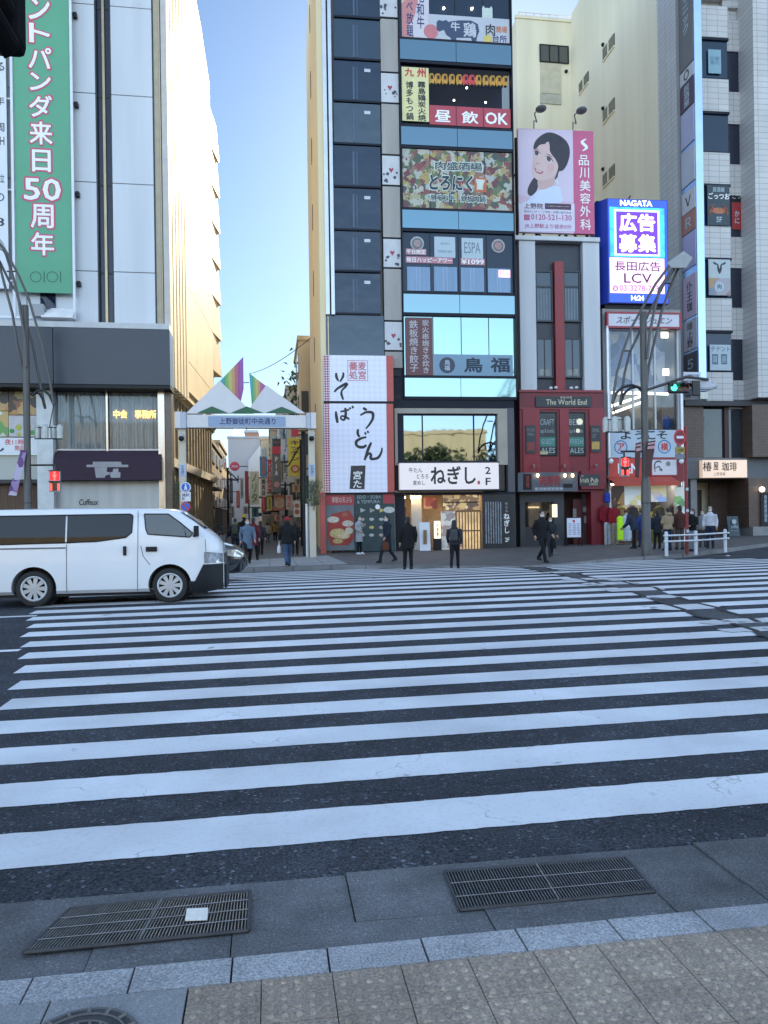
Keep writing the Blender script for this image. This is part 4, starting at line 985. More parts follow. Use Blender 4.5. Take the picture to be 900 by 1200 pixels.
# tall noodle sign: two panels
def sobamat():
    mt, n, out = nodes('noodle_sign_face'); L = n.links.new
    b = n.nodes.new('ShaderNodeBsdfPrincipled'); L(b.outputs[0], out.inputs[0]); b.inputs['Roughness'].default_value = .45
    tc = n.nodes.new('ShaderNodeTexCoord'); sp_ = n.nodes.new('ShaderNodeSeparateXYZ'); L(tc.outputs['Object'], sp_.inputs[0])
    cb = n.nodes.new('ShaderNodeCombineXYZ'); a_ = n.nodes.new('ShaderNodeMath'); a_.operation = 'ADD'; s2 = n.nodes.new('ShaderNodeMath'); s2.operation = 'SUBTRACT'
    L(sp_.outputs[0], a_.inputs[0]); L(sp_.outputs[2], a_.inputs[1]); L(sp_.outputs[0], s2.inputs[0]); L(sp_.outputs[2], s2.inputs[1]); L(a_.outputs[0], cb.inputs[0]); L(s2.outputs[0], cb.inputs[1])
    ch = n.nodes.new('ShaderNodeTexChecker'); ch.inputs['Scale'].default_value = 4.2; L(cb.outputs[0], ch.inputs[0])
    ch.inputs[1].default_value = (.6,.62,.74,1); ch.inputs[2].default_value = (.64,.67,.8,1)
    L(ch.outputs[0], b.inputs['Base Color']); L(ch.outputs[0], b.inputs['Emission Color']); b.inputs['Emission Strength'].default_value = .06
    return mt
def checkmat():
    mt, n, out = nodes('red_check'); L = n.links.new
    b = n.nodes.new('ShaderNodeBsdfPrincipled'); L(b.outputs[0], out.inputs[0])
    tc = n.nodes.new('ShaderNodeTexCoord'); ch = n.nodes.new('ShaderNodeTexChecker'); ch.inputs['Scale'].default_value = 13; mp = n.nodes.new('ShaderNodeMapping'); mp.inputs['Location'].default_value = (.01,.02,.01); mp.inputs['Rotation'].default_value = (0, R(45), 0)
    L(tc.outputs['Object'], mp.inputs[0]); L(mp.outputs[0], ch.inputs[0]); ch.inputs[1].default_value = (.4,.04,.06,1); ch.inputs[2].default_value = (.6,.55,.6,1); L(ch.outputs[0], b.inputs['Base Color']); return mt
SOBA = sobamat(); CHK = checkmat(); SAL = M('salmon_strip', (.45,.085,.07), .5, .06)
ra_ = cr(379, 416.5, 461, 470, -.3); rb_ = cr(379.5, 473, 461.5, 577, -.3)
T1 = fthing(C_, 'noodle_sign', 'tall white noodle restaurant sign with black brush writing and red edge strips', 'sign', (ra_[0]+ra_[2])/2, -.3, rb_[1])
for rr in (ra_, rb_):
    wd = rr[2]-rr[0]; a_ = rr[0]+wd*.09; b_ = rr[2]-wd*.1
    MB().box(a_, b_, -.3, .0, rr[1], rr[3]).build('face', SOBA, T1)
    MB().box(rr[0], a_-.002, -.302, .0, rr[1], rr[3]).build('check_strip', CHK, T1); MB().box(b_+.002, rr[2], -.302, .0, rr[1], rr[3]).build('red_strip', SAL, T1)
MB().box(ra_[0], ra_[2], -.29, .0, rb_[3]+.004, ra_[1]-.004).box(ra_[0]-.03, ra_[2]+.03, -.3, .0, rb_[1]-.07, rb_[1]-.004).build('sign_frame', BLACK, T1)
sr = lambda px: cr(*px, -.3)
BR_ = M('brush_ink', (.015,.015,.018), .5)
zq = lambda pts: [((x)/480, 1-(y)/1200, wd) for x, y, wd in pts]           # traced in the sign's own picture
ar = C_.r(370, 405, 470, 655, -.3)
def zs_(pts): return [(x/480, 1-y/1200, wd) for x, y, wd in pts]
SO = [[(120,155,.014),(122,180,.018),(133,200,.012)],[(160,152,.012),(158,175,.016),(140,205,.01)],[(108,262,.012),(130,240,.016),(178,215,.02),(165,240,.013)],[(165,238,.014),(150,255,.012),(148,275,.016),(158,305,.012)]]
BA = [[(115,370,.012),(118,400,.02),(124,435,.016)],[(140,372,.01),(170,366,.014),(190,360,.012)],[(168,350,.014),(170,390,.018),(160,418,.014),(142,410,.012),(150,396,.012),(175,405,.014),(190,415,.012)],[(192,348,.012),(198,358,.014)],[(206,340,.012),(214,352,.014)]]
U_ = [[(268,350,.014),(280,358,.018),(290,362,.012)],[(252,392,.012),(285,375,.016),(320,378,.02),(322,410,.018),(305,440,.015),(282,468,.01)]]
DO = [[(238,470,.014),(236,495,.018),(246,515,.014)],[(285,515,.012),(255,522,.016),(228,540,.02),(232,565,.018),(262,572,.02),(285,560,.014)],[(275,488,.012),(283,500,.014)],[(290,480,.012),(297,492,.014)]]
N_ = [[(312,545,.014),(295,580,.02),(272,645,.014)],[(272,645,.012),(292,610,.016),(308,612,.018),(308,635,.02),(325,638,.018),(350,630,.018),(368,600,.014),(372,575,.01)]]
for nm in (SO, BA, U_, DO, N_): strokes(T1, [zs_(l) for l in nm], ar, -.305, BR_, 'brush_character', 1.75)
q_ = C_.p(0,0)
pa = [C_.p(370+x/4.8, 405+y/4.8, -.3) for x, y in ((198,676),(280,674),(274,808),(190,806))]
MB().prism(pa, -.305, -.301).build('name_seal', M('seal_black', (.045,.04,.042), .6, .3, 8), T1); pc = [C_.p(370+x/4.8, 405+y/4.8, -.3) for x, y in ((210,800),(262,705))]
txt(T1, '宮た', (pc[0][0], pc[0][1], pc[1][0], pc[1][1]), -.309, WTXT, .02, True, .15)
RO = M('stamp_red', (.5,.16,.18), .5); q0 = [C_.p(370+x/4.8, 405+y/4.8, -.3) for x, y in ((180,198),(292,84))]; x0, z0, x1, z1 = q0[0][0], q0[0][1], q0[1][0], q0[1][1]; e = .025
mb = MB(); mb.box(x0,x1,-.304,-.301,z0,z0+e); mb.box(x0,x1,-.304,-.301,z1-e,z1); mb.box(x0,x0+e,-.304,-.301,z0+e,z1-e); mb.box(x1-e,x1,-.304,-.301,z0+e,z1-e); mb.build('stamp_frame', RO, T1)
txt(T1, '蕎麦\n処宮', (x0+.06, z0+.06, x1-.06, z1-.06), -.304, RO, .03)
# street level: red post, food posters, menu board
MB().rbox(cr(375.5, 577, 381.5, 652, -.32), -.35, .1).build('red_post', SAL, T)
bowls = (.35,.02,.02)
T1, r = sign((381.8,579.5,415,645), 'picture poster of noodle bowls on a red tray, left of the dark menu board', M('poster_grey', (.13,.15,.17), .5, .2, 2), w=-.2)
q_ = cr(382,580,415,592,-.2); MB().rbox(q_, -.206, -.201).build('red_header', M('poster_red', (.36,.04,.05), .5), T1); txt(T1, '季節の天ぷら', (q_[0]+.25, q_[1]+.1, q_[2]-.1, q_[3]-.08), -.21, M('cream_ink', (.55,.4,.35), .5), .02)
mb = MB(); tr = [C_.p(x, y, -.2) for x, y in ((384,612),(389,602),(409,598),(414.5,606),(414.5,632),(408,639),(388,639),(383,628))]; mb.prism(tr, -.2055, -.2012); mb.build('tray', M('tray_red', (.3,.03,.025), .4, .2, 4), T1)
for cx, cy, a, b, c in ((390.5,609,7,3.6,(.55,.5,.4)),(407.5,613.5,6.5,3.6,(.5,.42,.35)),(396,625,9.5,5.5,(.5,.38,.16)),(403,627,7,4.6,(.55,.45,.25)),(409,622,4.5,4,(.5,.45,.35)),(404,603,4,2.6,(.35,.08,.06)),(396,634,6,3,(.42,.3,.12)),(391,626,4,3,(.55,.42,.18))):
    u, z = C_.p(cx, cy, -.2); MB().disc((u, z), a*.0385, -.2085-.0007*cx/400, -.2056, 18, b*.0385).build('dish', M('bowl%d%d' % (cx, cy), c, .5, .35, 9), T1)
T1, r = sign((415.4,577.5,462.5,646), 'dark green menu board of small dish pictures beside the restaurant entrance', M('menu_green', (.02,.045,.05), .5, .2, 3), w=-.2)
txt(T1, 'EDO・SOBA\n& TEMPURA', cr(418,580.5,446,590), -.205, M('menu_ink', (.28,.33,.36), .5), .01)
q_ = cr(449,579,462,590,-.2); MB().rbox(q_, -.206, -.201).build('red_corner', M('poster_red', (.36,.04,.05), .5), T1); u, z = C_.p(456, 597.5, -.2); MB().disc((u,z), .25, -.206, -.201, 16, .14).build('dish', M('plate_pale', (.5,.5,.48), .5, .2, 6), T1)
u, z = C_.p(442.5, 594, -.2); MB().disc((u,z), .11, -.208, -.201, 18).build('white_spot', WTXT, T1)
for i, (cx, cy) in enumerate([(x, y) for y in (598,608.5,618,627) for x in (424.5,435.5,447)]):
    u, z = C_.p(cx, cy, -.2); c = random.choice(((.45,.36,.1),(.35,.3,.25),(.5,.42,.12),(.4,.42,.4)))
    MB().disc((u, z), .16 if cy < 600 else .11, -.206, -.201, 3 if cy < 600 else 12, .12 if cy < 600 else .07).build('dish', M('menu_dish%d' % (i % 5), c, .5, .3, 9), T1)
# entrance hall: floor, back wall, ceiling, lamps
e0, e1 = cu_(463, 600)[0], cu_(566, 600)[0]; zl_ = cu_(520, 577)[1]; gz_ = .22
HAL = M('hall_wall', (.42,.34,.25), .7, .12, 3)
hall = MB(); hall.box(e0, e1, 2.2, 2.3, gz_, zl_); hall.box(e0-.02, e0, .02, 2.2, gz_, zl_); hall.box(e1, e1+.02, .02, 2.2, gz_, zl_); hall.box(e0, e1, .0, 2.2, zl_, zl_+.1); hall.build('entrance_hall', HAL, T)
MB().box(e0, uR, -.06, .3, zl_-.12, zl_+.0-.003).build('lintel', LINE, T)
WL = EM('warm_lamp', (1,.78,.5), 22)
for px in (473.5, 482.5, 491): u, z = cu_(px, 580.5, .5); MB().ball((u, .5, zl_-.2), .06).build('ceiling_lamp', WL, T)
for u in (e0+1.0, e0+3.2): MB().box(u, u+.7, .8, 1.1, zl_-.03, zl_-.01).build('ceiling_lamp', EM('hall_lamp', (1,.72,.42), 8), T)
zb0 = lambda u: gz_
q_ = cr(482,584,494,610,.9); MB().box(q_[0], q_[2], .9, 1.0, gz_, zl_).build('white_partition', M('partition', (.5,.5,.47), .6), T)
q_ = cr(497,583,512,596,.5); MB().rbox(q_, .5, .55).build('red_menu', BLOTCH('red_menu_print', [(.25,.05,.03),(.35,.12,.05),(.15,.03,.02),(.4,.2,.1)], 5, .5, .3), T)
q_ = cr(519.5,579.5,561.5,597.5,.1); o = MB().rbox(q_, .1, .18).build('dish_display', BLOTCH('display_print', [(.1,.06,.04),(.4,.28,.12),(.15,.09,.05),(.5,.38,.2),(.08,.05,.04),(.3,.2,.1)], 6.5, .5, .35), T)
MB().box(q_[0], q_[2], .06, .099, (q_[1]+q_[3])/2-.02, (q_[1]+q_[3])/2+.02).build('shelf', LINE, o)
q_ = cr(535,599,563,640,.15); dr = MB(); dr.box(q_[0], q_[2], .2, .24, gz_, q_[3]); dr = dr.build('lattice_door', EM('door_glow', (.5,.34,.17), .45, .35, 3), T); lt = MB()
for k in range(9): u = q_[0]+(q_[2]-q_[0])*k/8; lt.box(u-.02, u+.02, .14, .199, gz_, q_[3])
for t in (.0, .5, 1): z = gz_+(q_[3]-gz_)*t; lt.box(q_[0], q_[2], .15, .198, z-.03, z+.03)
lt.build('lattice', M('lattice_wood', (.16,.09,.045), .6), dr)
q_ = cr(517,599,533.5,640,.1); MB().box(q_[0], q_[2], .1, .16, gz_, q_[3]).build('notice_panel', BLOTCH('notice_print', [(.45,.45,.42),(.3,.3,.32),(.5,.48,.45),(.25,.2,.2),(.4,.42,.42)], 5.5, .5, .15), T)
q_ = cr(463,584,476,640,1.2); MB().box(q_[0], q_[2], 1.2, 1.3, gz_, q_[3]-.4).build('inner_door', M('inner_door', (.08,.05,.03), .5), T)
rp_ = cr(565.5, 577, 603.5, 645, -.05); o = MB().box(rp_[0], rp_[2], -.05, .0, .1, rp_[3]).build('black_panel', M('black_cladding', (.018,.019,.022), .4, .2), T)
ba = MB()
for i in range(7): q_ = cr(569+i*2.9, 588, 570.3+i*2.9, 637, -.08); ba.box(q_[0], q_[2], -.09, -.052, q_[1], q_[3])
ba.build('pale_bars', M('bar_print', (.22,.24,.27), .5, .4, 8), o)
txt(o, 'ねぎし', cr(590.5,601.5,597.5,625,-.08), -.056, WTXT, .03, True); txt(o, '牛たん', cr(592,588.5,595.5,600,-.08), -.056, SW_, .01, True); txt(o, '2F', cr(592,630,597,635,-.08), -.056, WTXT, .02)
# things set out at the entrance
def aboard(fac, px, w, label, matf, lean=.08, name='signboard', cat='signboard'):
    r = fac.r(*px, w); g = fac.W(r[0], w, 0); gz = zpave(g.x, g.y)
    t = fthing(fac, name, label, cat, (r[0]+r[2])/2, w, gz); h = r[3]-gz
    for s_ in (-1, 1):
        b = MB(); o_ = w+s_*.02
        b.add([(r[0], w+s_*.22, gz+.02),(r[2], w+s_*.22, gz+.02),(r[2], o_, r[3]),(r[0], o_, r[3]),(r[0], w+s_*.22-s_*.03, gz+.02),(r[2], w+s_*.22-s_*.03, gz+.02),(r[2], o_-s_*.02, r[3]),(r[0], o_-s_*.02, r[3])],[(0,1,2,3),(7,6,5,4),(0,4,5,1),(1,5,6,2),(2,6,7,3),(3,7,4,0)])
        b.build('leaf', matf, t)
    return t, r, gz
t, r, gz = aboard(C_, (491,612,503.5,642), -.5, 'white folding board standing in front of the restaurant entrance', M('white_board2', (.6,.6,.64), .5, .08))
q_ = cr(495.5,621,499.5,640,-.6); MB().rbox((q_[0], q_[1]+.1, q_[2], q_[3]), -.745, -.735).build('wood_slat', M('slat', (.2,.12,.06), .6), t)
r = cr(509,610.5,515.8,631,-.3); t = fthing(C_, 'lantern_sign', 'narrow glowing paper sign box on a dark stand at the restaurant entrance', 'signboard', r[0], -.3, .2)
MB().rbox(r, -.38, -.22).build('lit_box', EM('paper_box', (.75,.62,.45), .7), t); MB().box(r[0]-.04, r[2]+.04, -.4, -.2, zpave(6,33), r[1]-.003).build('stand', BLACK, t); txt(t, 'お食事', (r[0]+.07, r[1]+.1, r[2]-.07, r[3]-.1), -.386, KTXT, .02, True)

# ================================================================ red pub house
P_ = Fac(706, 34.6, -2)
pr_ = lambda a, b, c, d, w=0: P_.r(a, b, c, d, w)
pu = lambda px, py=600, w=0: P_.p(px, py, w)[0]
pz = lambda py, px=655, w=0: P_.p(px, py, w)[1]
PR = M('pub_red', (.155,.009,.018), .4, .15, 2, 0, 0, .5, True); PCOL = M('pub_column', (.52,.53,.56), .6, .1, 1, .1, 0, .4, True)
T = fthing(P_, 'pub_house', 'narrow pub building with white columns above and a red timber front below', 'building', -1.9, 0, 0)
a0, a1 = pu(608.5), pu(706); zt = pz(284)
MB().box(a0, a1-.15, .35, 9, pz(577), zt).box(a0, a1-.15, 1.1, 9, 0, pz(577)-.002).build('wall', M('pub_wall', (.2,.2,.21), .8), T)
MB().box(pu(604), a0-.004, .9, 6, 0, zt+2).build('gap_wall', M('gap_wall', (.13,.13,.14), .8, .2, 1, 0, 0, .4, True), T)
zr = pz(459)
for x0, x1 in ((608.5,627.5),(683,702.5)):
    MB().box(pu(x0,370), pu(x1,370), -.1, .345, zr, zt).build('column', PCOL, T, bevel=.02)
MB().box(a0-.1, a1, -.2, .5, zt+.004, zt+.22).build('cornice', PCOL, T, bevel=.03)
MB().box(pu(627.5,370)+.003, pu(683,370)-.003, .2, .34, zr, zt).build('dark_infill', M('navy_infill', (.018,.022,.035), .4, .2), T)
NV = M('navy_frame', (.012,.018,.03), .4)
for px in ((629.5,318.5,646.5,375),(662,318.5,679,375),(630.5,397,647.5,441),(663,397,680.5,441)):
    r = pr_(*px); o = MB().rbox(r, .1, .16).build('window', GL('pub_window', (.03,.05,.07), .05, .6, .03), T)
    b = MB()
    if px[1] < 350:
        b.box(r[0], r[2], .07, .099, r[1]+(r[3]-r[1])*.68, r[1]+(r[3]-r[1])*.72); c_ = MB(); 
        for k in range(5): u = r[0]+(r[2]-r[0])*(k+.3)/5; c_.box(u, u+.06, .09, .099, r[1]+.06, r[1]+(r[3]-r[1])*.66)
        c_.build('curtain', M('blue_curtain', (.16,.2,.24), .6), o)
    else: 
        b.box((r[0]+r[2])/2-.02, (r[0]+r[2])/2+.02, .07, .099, r[1], r[3]); MB().rbox((r[0]+.1, r[1]+.05, r[2]-.1, r[1]+.35), .09, .099).build('sill_goods', M('sill_goods', (.25,.26,.24), .6, .4, 9), o)
    e = .07; b.box(r[0]-e, r[0], .05, .2, r[1]-e, r[3]+e); b.box(r[2], r[2]+e, .05, .2, r[1]-e, r[3]+e); b.box(r[0], r[2], .05, .2, r[1]-e, r[1]); b.box(r[0], r[2], .05, .2, r[3], r[3]+e)
    b.build('frame', NV, o)
MB().box(pu(650,380), pu(660.5,380), -.1, .195, zr, pz(307)).build('red_duct', M('duct_red', (.22,.015,.02), .4, .12, 2), T)
# red front: fascia, pilasters, panels
rz1 = pz(459); rz0 = pz(577)
MB().box(a0, a1, -.28, .34, rz0, rz1-.003).build('front', PR, T, bevel=.01)
tri = MB(); tri.box(a0-.03, a1+.03, -.36, -.283, rz1-.09, rz1+.02); tri.box(a0, a1, -.33, -.283, pz(481), pz(479))
for x0, x1 in ((610.5,630),(653.5,664),(688,706)): tri.box(pu(x0,520), pu(x1,520), -.34, -.284, pz(556), pz(481)-.004)
tri.build('timber_trim', M('pub_trim', (.22,.013,.024), .35, .12, 3), T)
T1, r = panel(P_, (628,464.5,693,477), -.37, 'pub_sign', 'dark oval-ended name board with cream lettering across the top of the red pub front', 'sign', M('slate_board', (.03,.035,.04), .5, .2, 3), .03)
txt(T1, 'The World End', pr_(637,469.5,684,475.8), -.374, M('cream_lettering', (.55,.5,.36), .5), .012); txt(T1, 'IRISH PUB', pr_(653.5,466,667,468.6), -.374, M('cream_lettering', (.55,.5,.36), .5), .0)
for i, px in enumerate(((632,484.5,651,533),(666,484.5,684.5,533))):
    r = pr_(*px, -.29); o = MB().rbox(r, -.31, -.283).build('window', M('pub_pane', (.02,.03,.035), .2, .3, 3), T); e = .06; b = MB()
    b.box(r[0]-e, r[0], -.33, -.284, r[1]-e, r[3]+e); b.box(r[2], r[2]+e, -.33, -.284, r[1]-e, r[3]+e); b.box(r[0], r[2], -.33, -.284, r[1]-e, r[1]); b.box(r[0], r[2], -.33, -.284, r[3], r[3]+e); b.build('frame', BLACK, o)
    W_ = r[2]-r[0]; H_ = r[3]-r[1]; ink = M('chalk_ink', (.3,.36,.38), .6, .3, 20); teal = M('teal_print', (.04,.17,.14), .5, .3, 9)
    txt(o, 'CRAFT' if i == 0 else 'BEER', (r[0]+.06*W_, r[1]+.72*H_, r[2]-.08*W_, r[1]+.86*H_), -.314, ink, -.0)
    MB().rbox((r[0]+.02, r[1]+.2*H_, r[2]-.02, r[1]+.43*H_), -.313, -.3105).build('teal_band', teal, o)
    txt(o, 'GUEST' if i == 0 else 'FRESH', (r[0]+.1*W_, r[1]+.26*H_, r[2]-.1*W_, r[1]+.38*H_), -.316, ink, .0); txt(o, 'ALES', (r[0]+.08*W_, r[1]+.04*H_, r[2]-.05*W_, r[1]+.17*H_), -.314, ink, .01); txt(o, 'tap & bottle', (r[0]+.05*W_, r[1]+.5*H_, r[2]-.1*W_, r[1]+.63*H_), -.314, ink, .0)
    if i: MB().disc((r[0]+.72*W_, r[1]+.8*H_), .15, -.318, -.3165, 20).disc((r[0]+.6*W_, r[1]+.58*H_), .1, -.318, -.3165, 20).build('disc_glow', EM('pub_glow', (.55,.5,.36), .3), o)  # a pale disc and a lamp, both made to glow
    else: MB().rbox((r[0]+.02, r[1]+.02, r[0]+.5*W_, r[1]+.09*H_), -.316, -.3135).build('yellow_note', M('yellow_note', (.42,.38,.2), .6), o)
T1, r = panel(P_, (616.5,498.5,628,531), -.4, 'menu_plaque', 'dark menu plaque with a dull red foot, left of the pub windows', 'sign', M('plaque_dark', (.03,.035,.04), .5, .2, 9), .04)
txt(T1, 'FOOD\nMENU', pr_(618,502,626.5,511,-.4), -.405, M('plaque_ink', (.22,.22,.22), .6), .0); MB().rbox(pr_(618,518,626.5,528,-.4), -.406, -.401).build('red_foot', M('plaque_red', (.2,.03,.03), .5, .3, 9), T1)
T1, r = panel(P_, (692.5,498.5,704,530), -.4, 'menu_plaque', 'dark menu plaque with a gold square, right of the pub windows', 'sign', M('plaque_dark', (.03,.035,.04), .5, .2, 9), .04)
txt(T1, 'DRINK\nLIST', pr_(694,502,702.5,513,-.4), -.405, M('plaque_ink', (.22,.22,.22), .6), .0); MB().rbox(pr_(693.5,517.5,702.5,526.5,-.4), -.406, -.401).build('gold_square', M('plaque_gold', (.42,.27,.06), .4, .2, 6), T1)
for px in (625.5, 661.5, 698.5):
    u, z = P_.p(px, 546, -.45); t = fthing(P_, 'spot_lamp', {625.5:'small dark spot lamp on the red pub front, nearest its left edge', 661.5:'small dark spot lamp centred below the pub windows', 698.5:'small dark spot lamp above the pub lettering board'}[px], 'lamp', u, -.34, z)
    MB().tube([(u,-.34,z),(u,-.5,z+.03)], .015, 6).build('bracket', BLACK, t); MB().tube([(u,-.47,z+.06),(u-.03,-.58,z-.05)], [.035,.06], 10).build('lamp_head', M('spot_grey', (.2,.2,.21), .4), t)
for i, (px, py) in enumerate(((645.5,456),(651.5,455.5),(669.5,456),(675.5,455.5))):
    u, z = P_.p(px, py, -.25); t = fthing(P_, 'flood_lamp', 'small white flood lamp standing on the ledge of the red pub front', 'lamp', u, -.25, rz1, 'flood lamps on the pub ledge'); MB().ball((u,-.25,z+.05), (.09,.07,.07)).build('lamp_head', M('lamp_white', (.6,.6,.62), .4), t); MB().tube([(u,-.25,rz1),(u,-.25,z+.05)], .015, 6).build('stem', BLACK, t)
# lower grey sign and pub lettering
T1, r = panel(P_, (607,553.5,677,576), -.75, 'bar_sign', 'long grey sign with red characters and three bulbs below the red pub front', 'sign', M('slate_sign', (.07,.08,.1), .5, .15, 2), .4)
DR = M('dark_red_ink', (.2,.012,.02), .5); txt(T1, '肉寿司', pr_(633,557,656.5,570,-.75), -.755, DR, .05); txt(T1, '居酒屋個室飲放', pr_(626.5,571,660,574.8,-.75), -.755, M('pale_ink', (.4,.44,.5), .5), .02)
q_ = pr_(613,555.5,623,574,-.75); MB().rbox(q_, -.757, -.751).build('dark_strip', BLACK, T1); txt(T1, '酒場', (q_[0]+.12, q_[1]+.1, q_[2]-.12, q_[3]-.08), -.761, DR, .03, True); q_ = pr_(660,567,671,571.5,-.75); MB().rbox(q_, -.757, -.751).build('dark_tab', BLACK, T1)
for px in (630.5, 662.5, 671.5):
    u, z = P_.p(px, 557, -.95); t = fthing(P_, 'bare_bulb', 'warm bare bulb hanging before the long grey bar sign', 'lamp', u, -.9, z-.08, 'bulbs over the bar sign'); MB().ball((u,-.9,z), (.06,.06,.085)).build('bulb', EM('bulb_glow', (1,.72,.38), 5), t); MB().tube([(u,-.9,z+.07),(u,-.9,z+.3),(u,-.75,z+.33)], .012, 6).build('stem', BLACK, t)
MB().box(pu(677), a1, -.5, .3, pz(574), pz(553)).build('lower_block', PR, T)
T1, r = panel(P_, (679,556,703,569.5), -.53, 'pub_board', 'small dark board with cream pub lettering right of the grey bar sign', 'sign', M('slate_board', (.03,.035,.04), .5, .2, 3), .028)
txt(T1, 'Irish Pub', pr_(680,560,701,565.5,-.53), -.534, M('cream_lettering', (.55,.5,.36), .5), .01); txt(T1, 'OPEN', pr_(690.5,566,700,568.8,-.53), -.534, M('cream_lettering', (.55,.5,.36), .5), .0); txt(T1, '2F', pr_(681,557,684,559,-.53), -.534, M('cream_lettering', (.55,.5,.36), .5), .0)
# ground floor
gz2 = zpave(12, 34); zt3 = pz(577)
MB().box(a0, pu(660), -.1, .3, pz(588), zt3-.003).build('shop_head', M('shop_grey', (.035,.038,.045), .5, .15), T)
for x_, y_ in ((a0, pu(614.5)), (pu(648), pu(660))): MB().box(x_, y_, -.12, .3, 0, pz(588)-.003).build('shop_pier', M('shop_grey', (.035,.038,.045), .5, .15), T)
o = MB().box(pu(614.5), pu(648), .05, .09, gz2, pz(588)).build('shop_window', PANE('bar_glass', (.5,.5,.5), .06), T)
inn = MB(); inn.box(pu(614.5), pu(648), .8, .9, gz2, pz(588)); inn.build('bar_interior', BLOTCH('bar_print', [(.02,.018,.016),(.06,.05,.04),(.03,.025,.02),(.12,.09,.05),(.02,.02,.02),(.05,.04,.03)], 2.6, .6, .25), T)
MB().rbox(pr_(647,591,653,606,-.13), -.135, -.122).build('lit_pane', EM('lit_pane', (.75,.6,.32), .8), T); MB().rbox(pr_(619,593.5,632,595.5,.6), .6, .62).build('lit_tube', EM('tube_glow', (1,.75,.4), 1.5), T)
MB().box(pu(614.5), pu(648), .0, .12, gz2, pz(617)).build('stall_riser', M('riser_dark', (.03,.03,.033), .6), T)
MB().box(pu(660), pu(690), .9, 1.0, 0, zt3).build('passage', M('passage_dark', (.045,.012,.012), .7, .4, 2), T); MB().box(pu(676), pu(687), .5, .55, gz2, pz(585)).build('pub_door', M('pub_door', (.09,.008,.012), .4), T); MB().box(pu(690), a1, -.3, .34, 0, zt3-.0).build('red_pillar', PR, T)
for x0, y0, x1, y1 in ((684,594,688,600),(685,605,688.5,613),(672,596,676,607)): MB().rbox(pr_(x0,y0,x1,y1,.4), .46, .48).build('door_notice', M('door_notice', (.25,.24,.24), .6, .3, 9), T)
r = pr_(664,607,680.5,629.5,-1.2); t = fthing(P_, 'signboard', 'white price list board on a dark easel in front of the pub doorway', 'signboard', (r[0]+r[2])/2, -1.2, gz2)
MB().rbox(r, -1.23, -1.2).build('board', M('paper_white', (.62,.64,.74), .5, .05), t); e = .03; b = MB(); b.box(r[0]-e, r[0], -1.24, -1.19, gz2, r[3]+e); b.box(r[2], r[2]+e, -1.24, -1.19, gz2, r[3]+e); b.box(r[0], r[2], -1.24, -1.19, r[3], r[3]+e); b.box(r[0], r[2], -1.24, -1.19, r[1]-e, r[1]); b.tube([(r[0],-1.0,gz2+.45),(r[0],-.8,gz2)], .02, 6); b.tube([(r[2],-1.0,gz2+.45),(r[2],-.8,gz2)], .02, 6); b.build('easel', BLACK, t)
b = MB(); random.seed(3)
for k in range(7):
    for j in range(3): x = r[0]+.08+j*.2; b.box(x, x+random.uniform(.1,.16), -1.234, -1.231, r[3]-.28-k*.08, r[3]-.25-k*.08)
b.build('price_lines', M('price_ink', (.18,.2,.35), .6), t); MB().disc(((r[0]+r[2])/2, r[3]-.14), .07, -1.235, -1.231, 5).build('red_mark', M('sign_red', (.5,.04,.04), .5), t)

# ---- roof billboard with a portrait
B_ = P_; bw = .2
r = pr_(607.5,152,696,273,bw); T = fthing(P_, 'billboard', 'big pink portrait billboard on the pub roof with clinic name and telephone number', 'billboard', (r[0]+r[2])/2, bw, r[1])
PB = M('billboard_lilac', (.58,.42,.52), .45, .04, .8); HB = M('billboard_pink', (.5,.09,.2), .45, .05)
sp_u = pr_(672,152,673,273,bw)[0]
MB().box(r[0], sp_u-.002, bw, bw+.18, r[1], r[3]).build('picture_panel', PB, T); MB().box(sp_u, r[2], bw-.004, bw+.18, r[1], r[3]).build('name_strip', HB, T)
bp = lambda pts, w: [(p[0], w, p[1]) for p in (P_.p(600+x/8, 140+y/8, bw) for x, y in pts)]
def smooth(pts, k=5):
    n = len(pts); out = []
    for i in range(n):
        p0, p1, p2, p3 = pts[i-1], pts[i], pts[(i+1) % n], pts[(i+2) % n]
        for j in range(k):
            t = j/k; out.append(tuple(.5*((2*p1[a])+(-p0[a]+p2[a])*t+(2*p0[a]-5*p1[a]+4*p2[a]-p3[a])*t*t+(-p0[a]+3*p1[a]-3*p2[a]+p3[a])*t**3) for a in (0, 1)))
    return out
def shape(pts, lvl, name, mat, sm=True): 
    b = MB(); b.poly(bp(smooth(pts) if sm else pts, bw-.002-.0022*lvl)); return b.build(name, mat, T)
SKIN = M('print_skin', (.6,.43,.42), .5, .06, 1.5); HAIR = M('print_hair', (.025,.022,.035), .5, .3, 3)
shape([(60,100),(60,700),(180,740),(440,760),(575,780),(575,100)], 0, 'backdrop', M('billboard_backdrop', (.6,.5,.62), .5, .06, .5), False)
shape([(150,760),(215,690),(300,650),(400,625),(450,640),(460,700),(450,780),(110,790)], 1, 'blouse', M('print_blouse', (.56,.62,.78), .5, .06, 1))
shape([(195,560),(150,640),(150,700),(185,715),(235,660),(245,580),(230,540)], 2, 'hair', HAIR)
shape([(245,560),(250,640),(300,655),(390,610),(400,530),(420,450),(330,430)], 3, 'neck', M('print_neck', (.52,.35,.34), .5, .06))
shape([(205,270),(240,200),(330,180),(410,260),(440,400),(430,480),(400,530),(330,575),(270,580),(215,550),(192,490),(195,380)], 4, 'face', SKIN)
shape([(200,260),(225,195),(290,140),(360,122),(450,155),(520,220),(542,310),(520,410),(480,475),(440,490),(425,540),(400,560),(432,450),(410,380),(360,310),(330,215),(310,230),(260,240),(215,285)], 5, 'hair', HAIR)
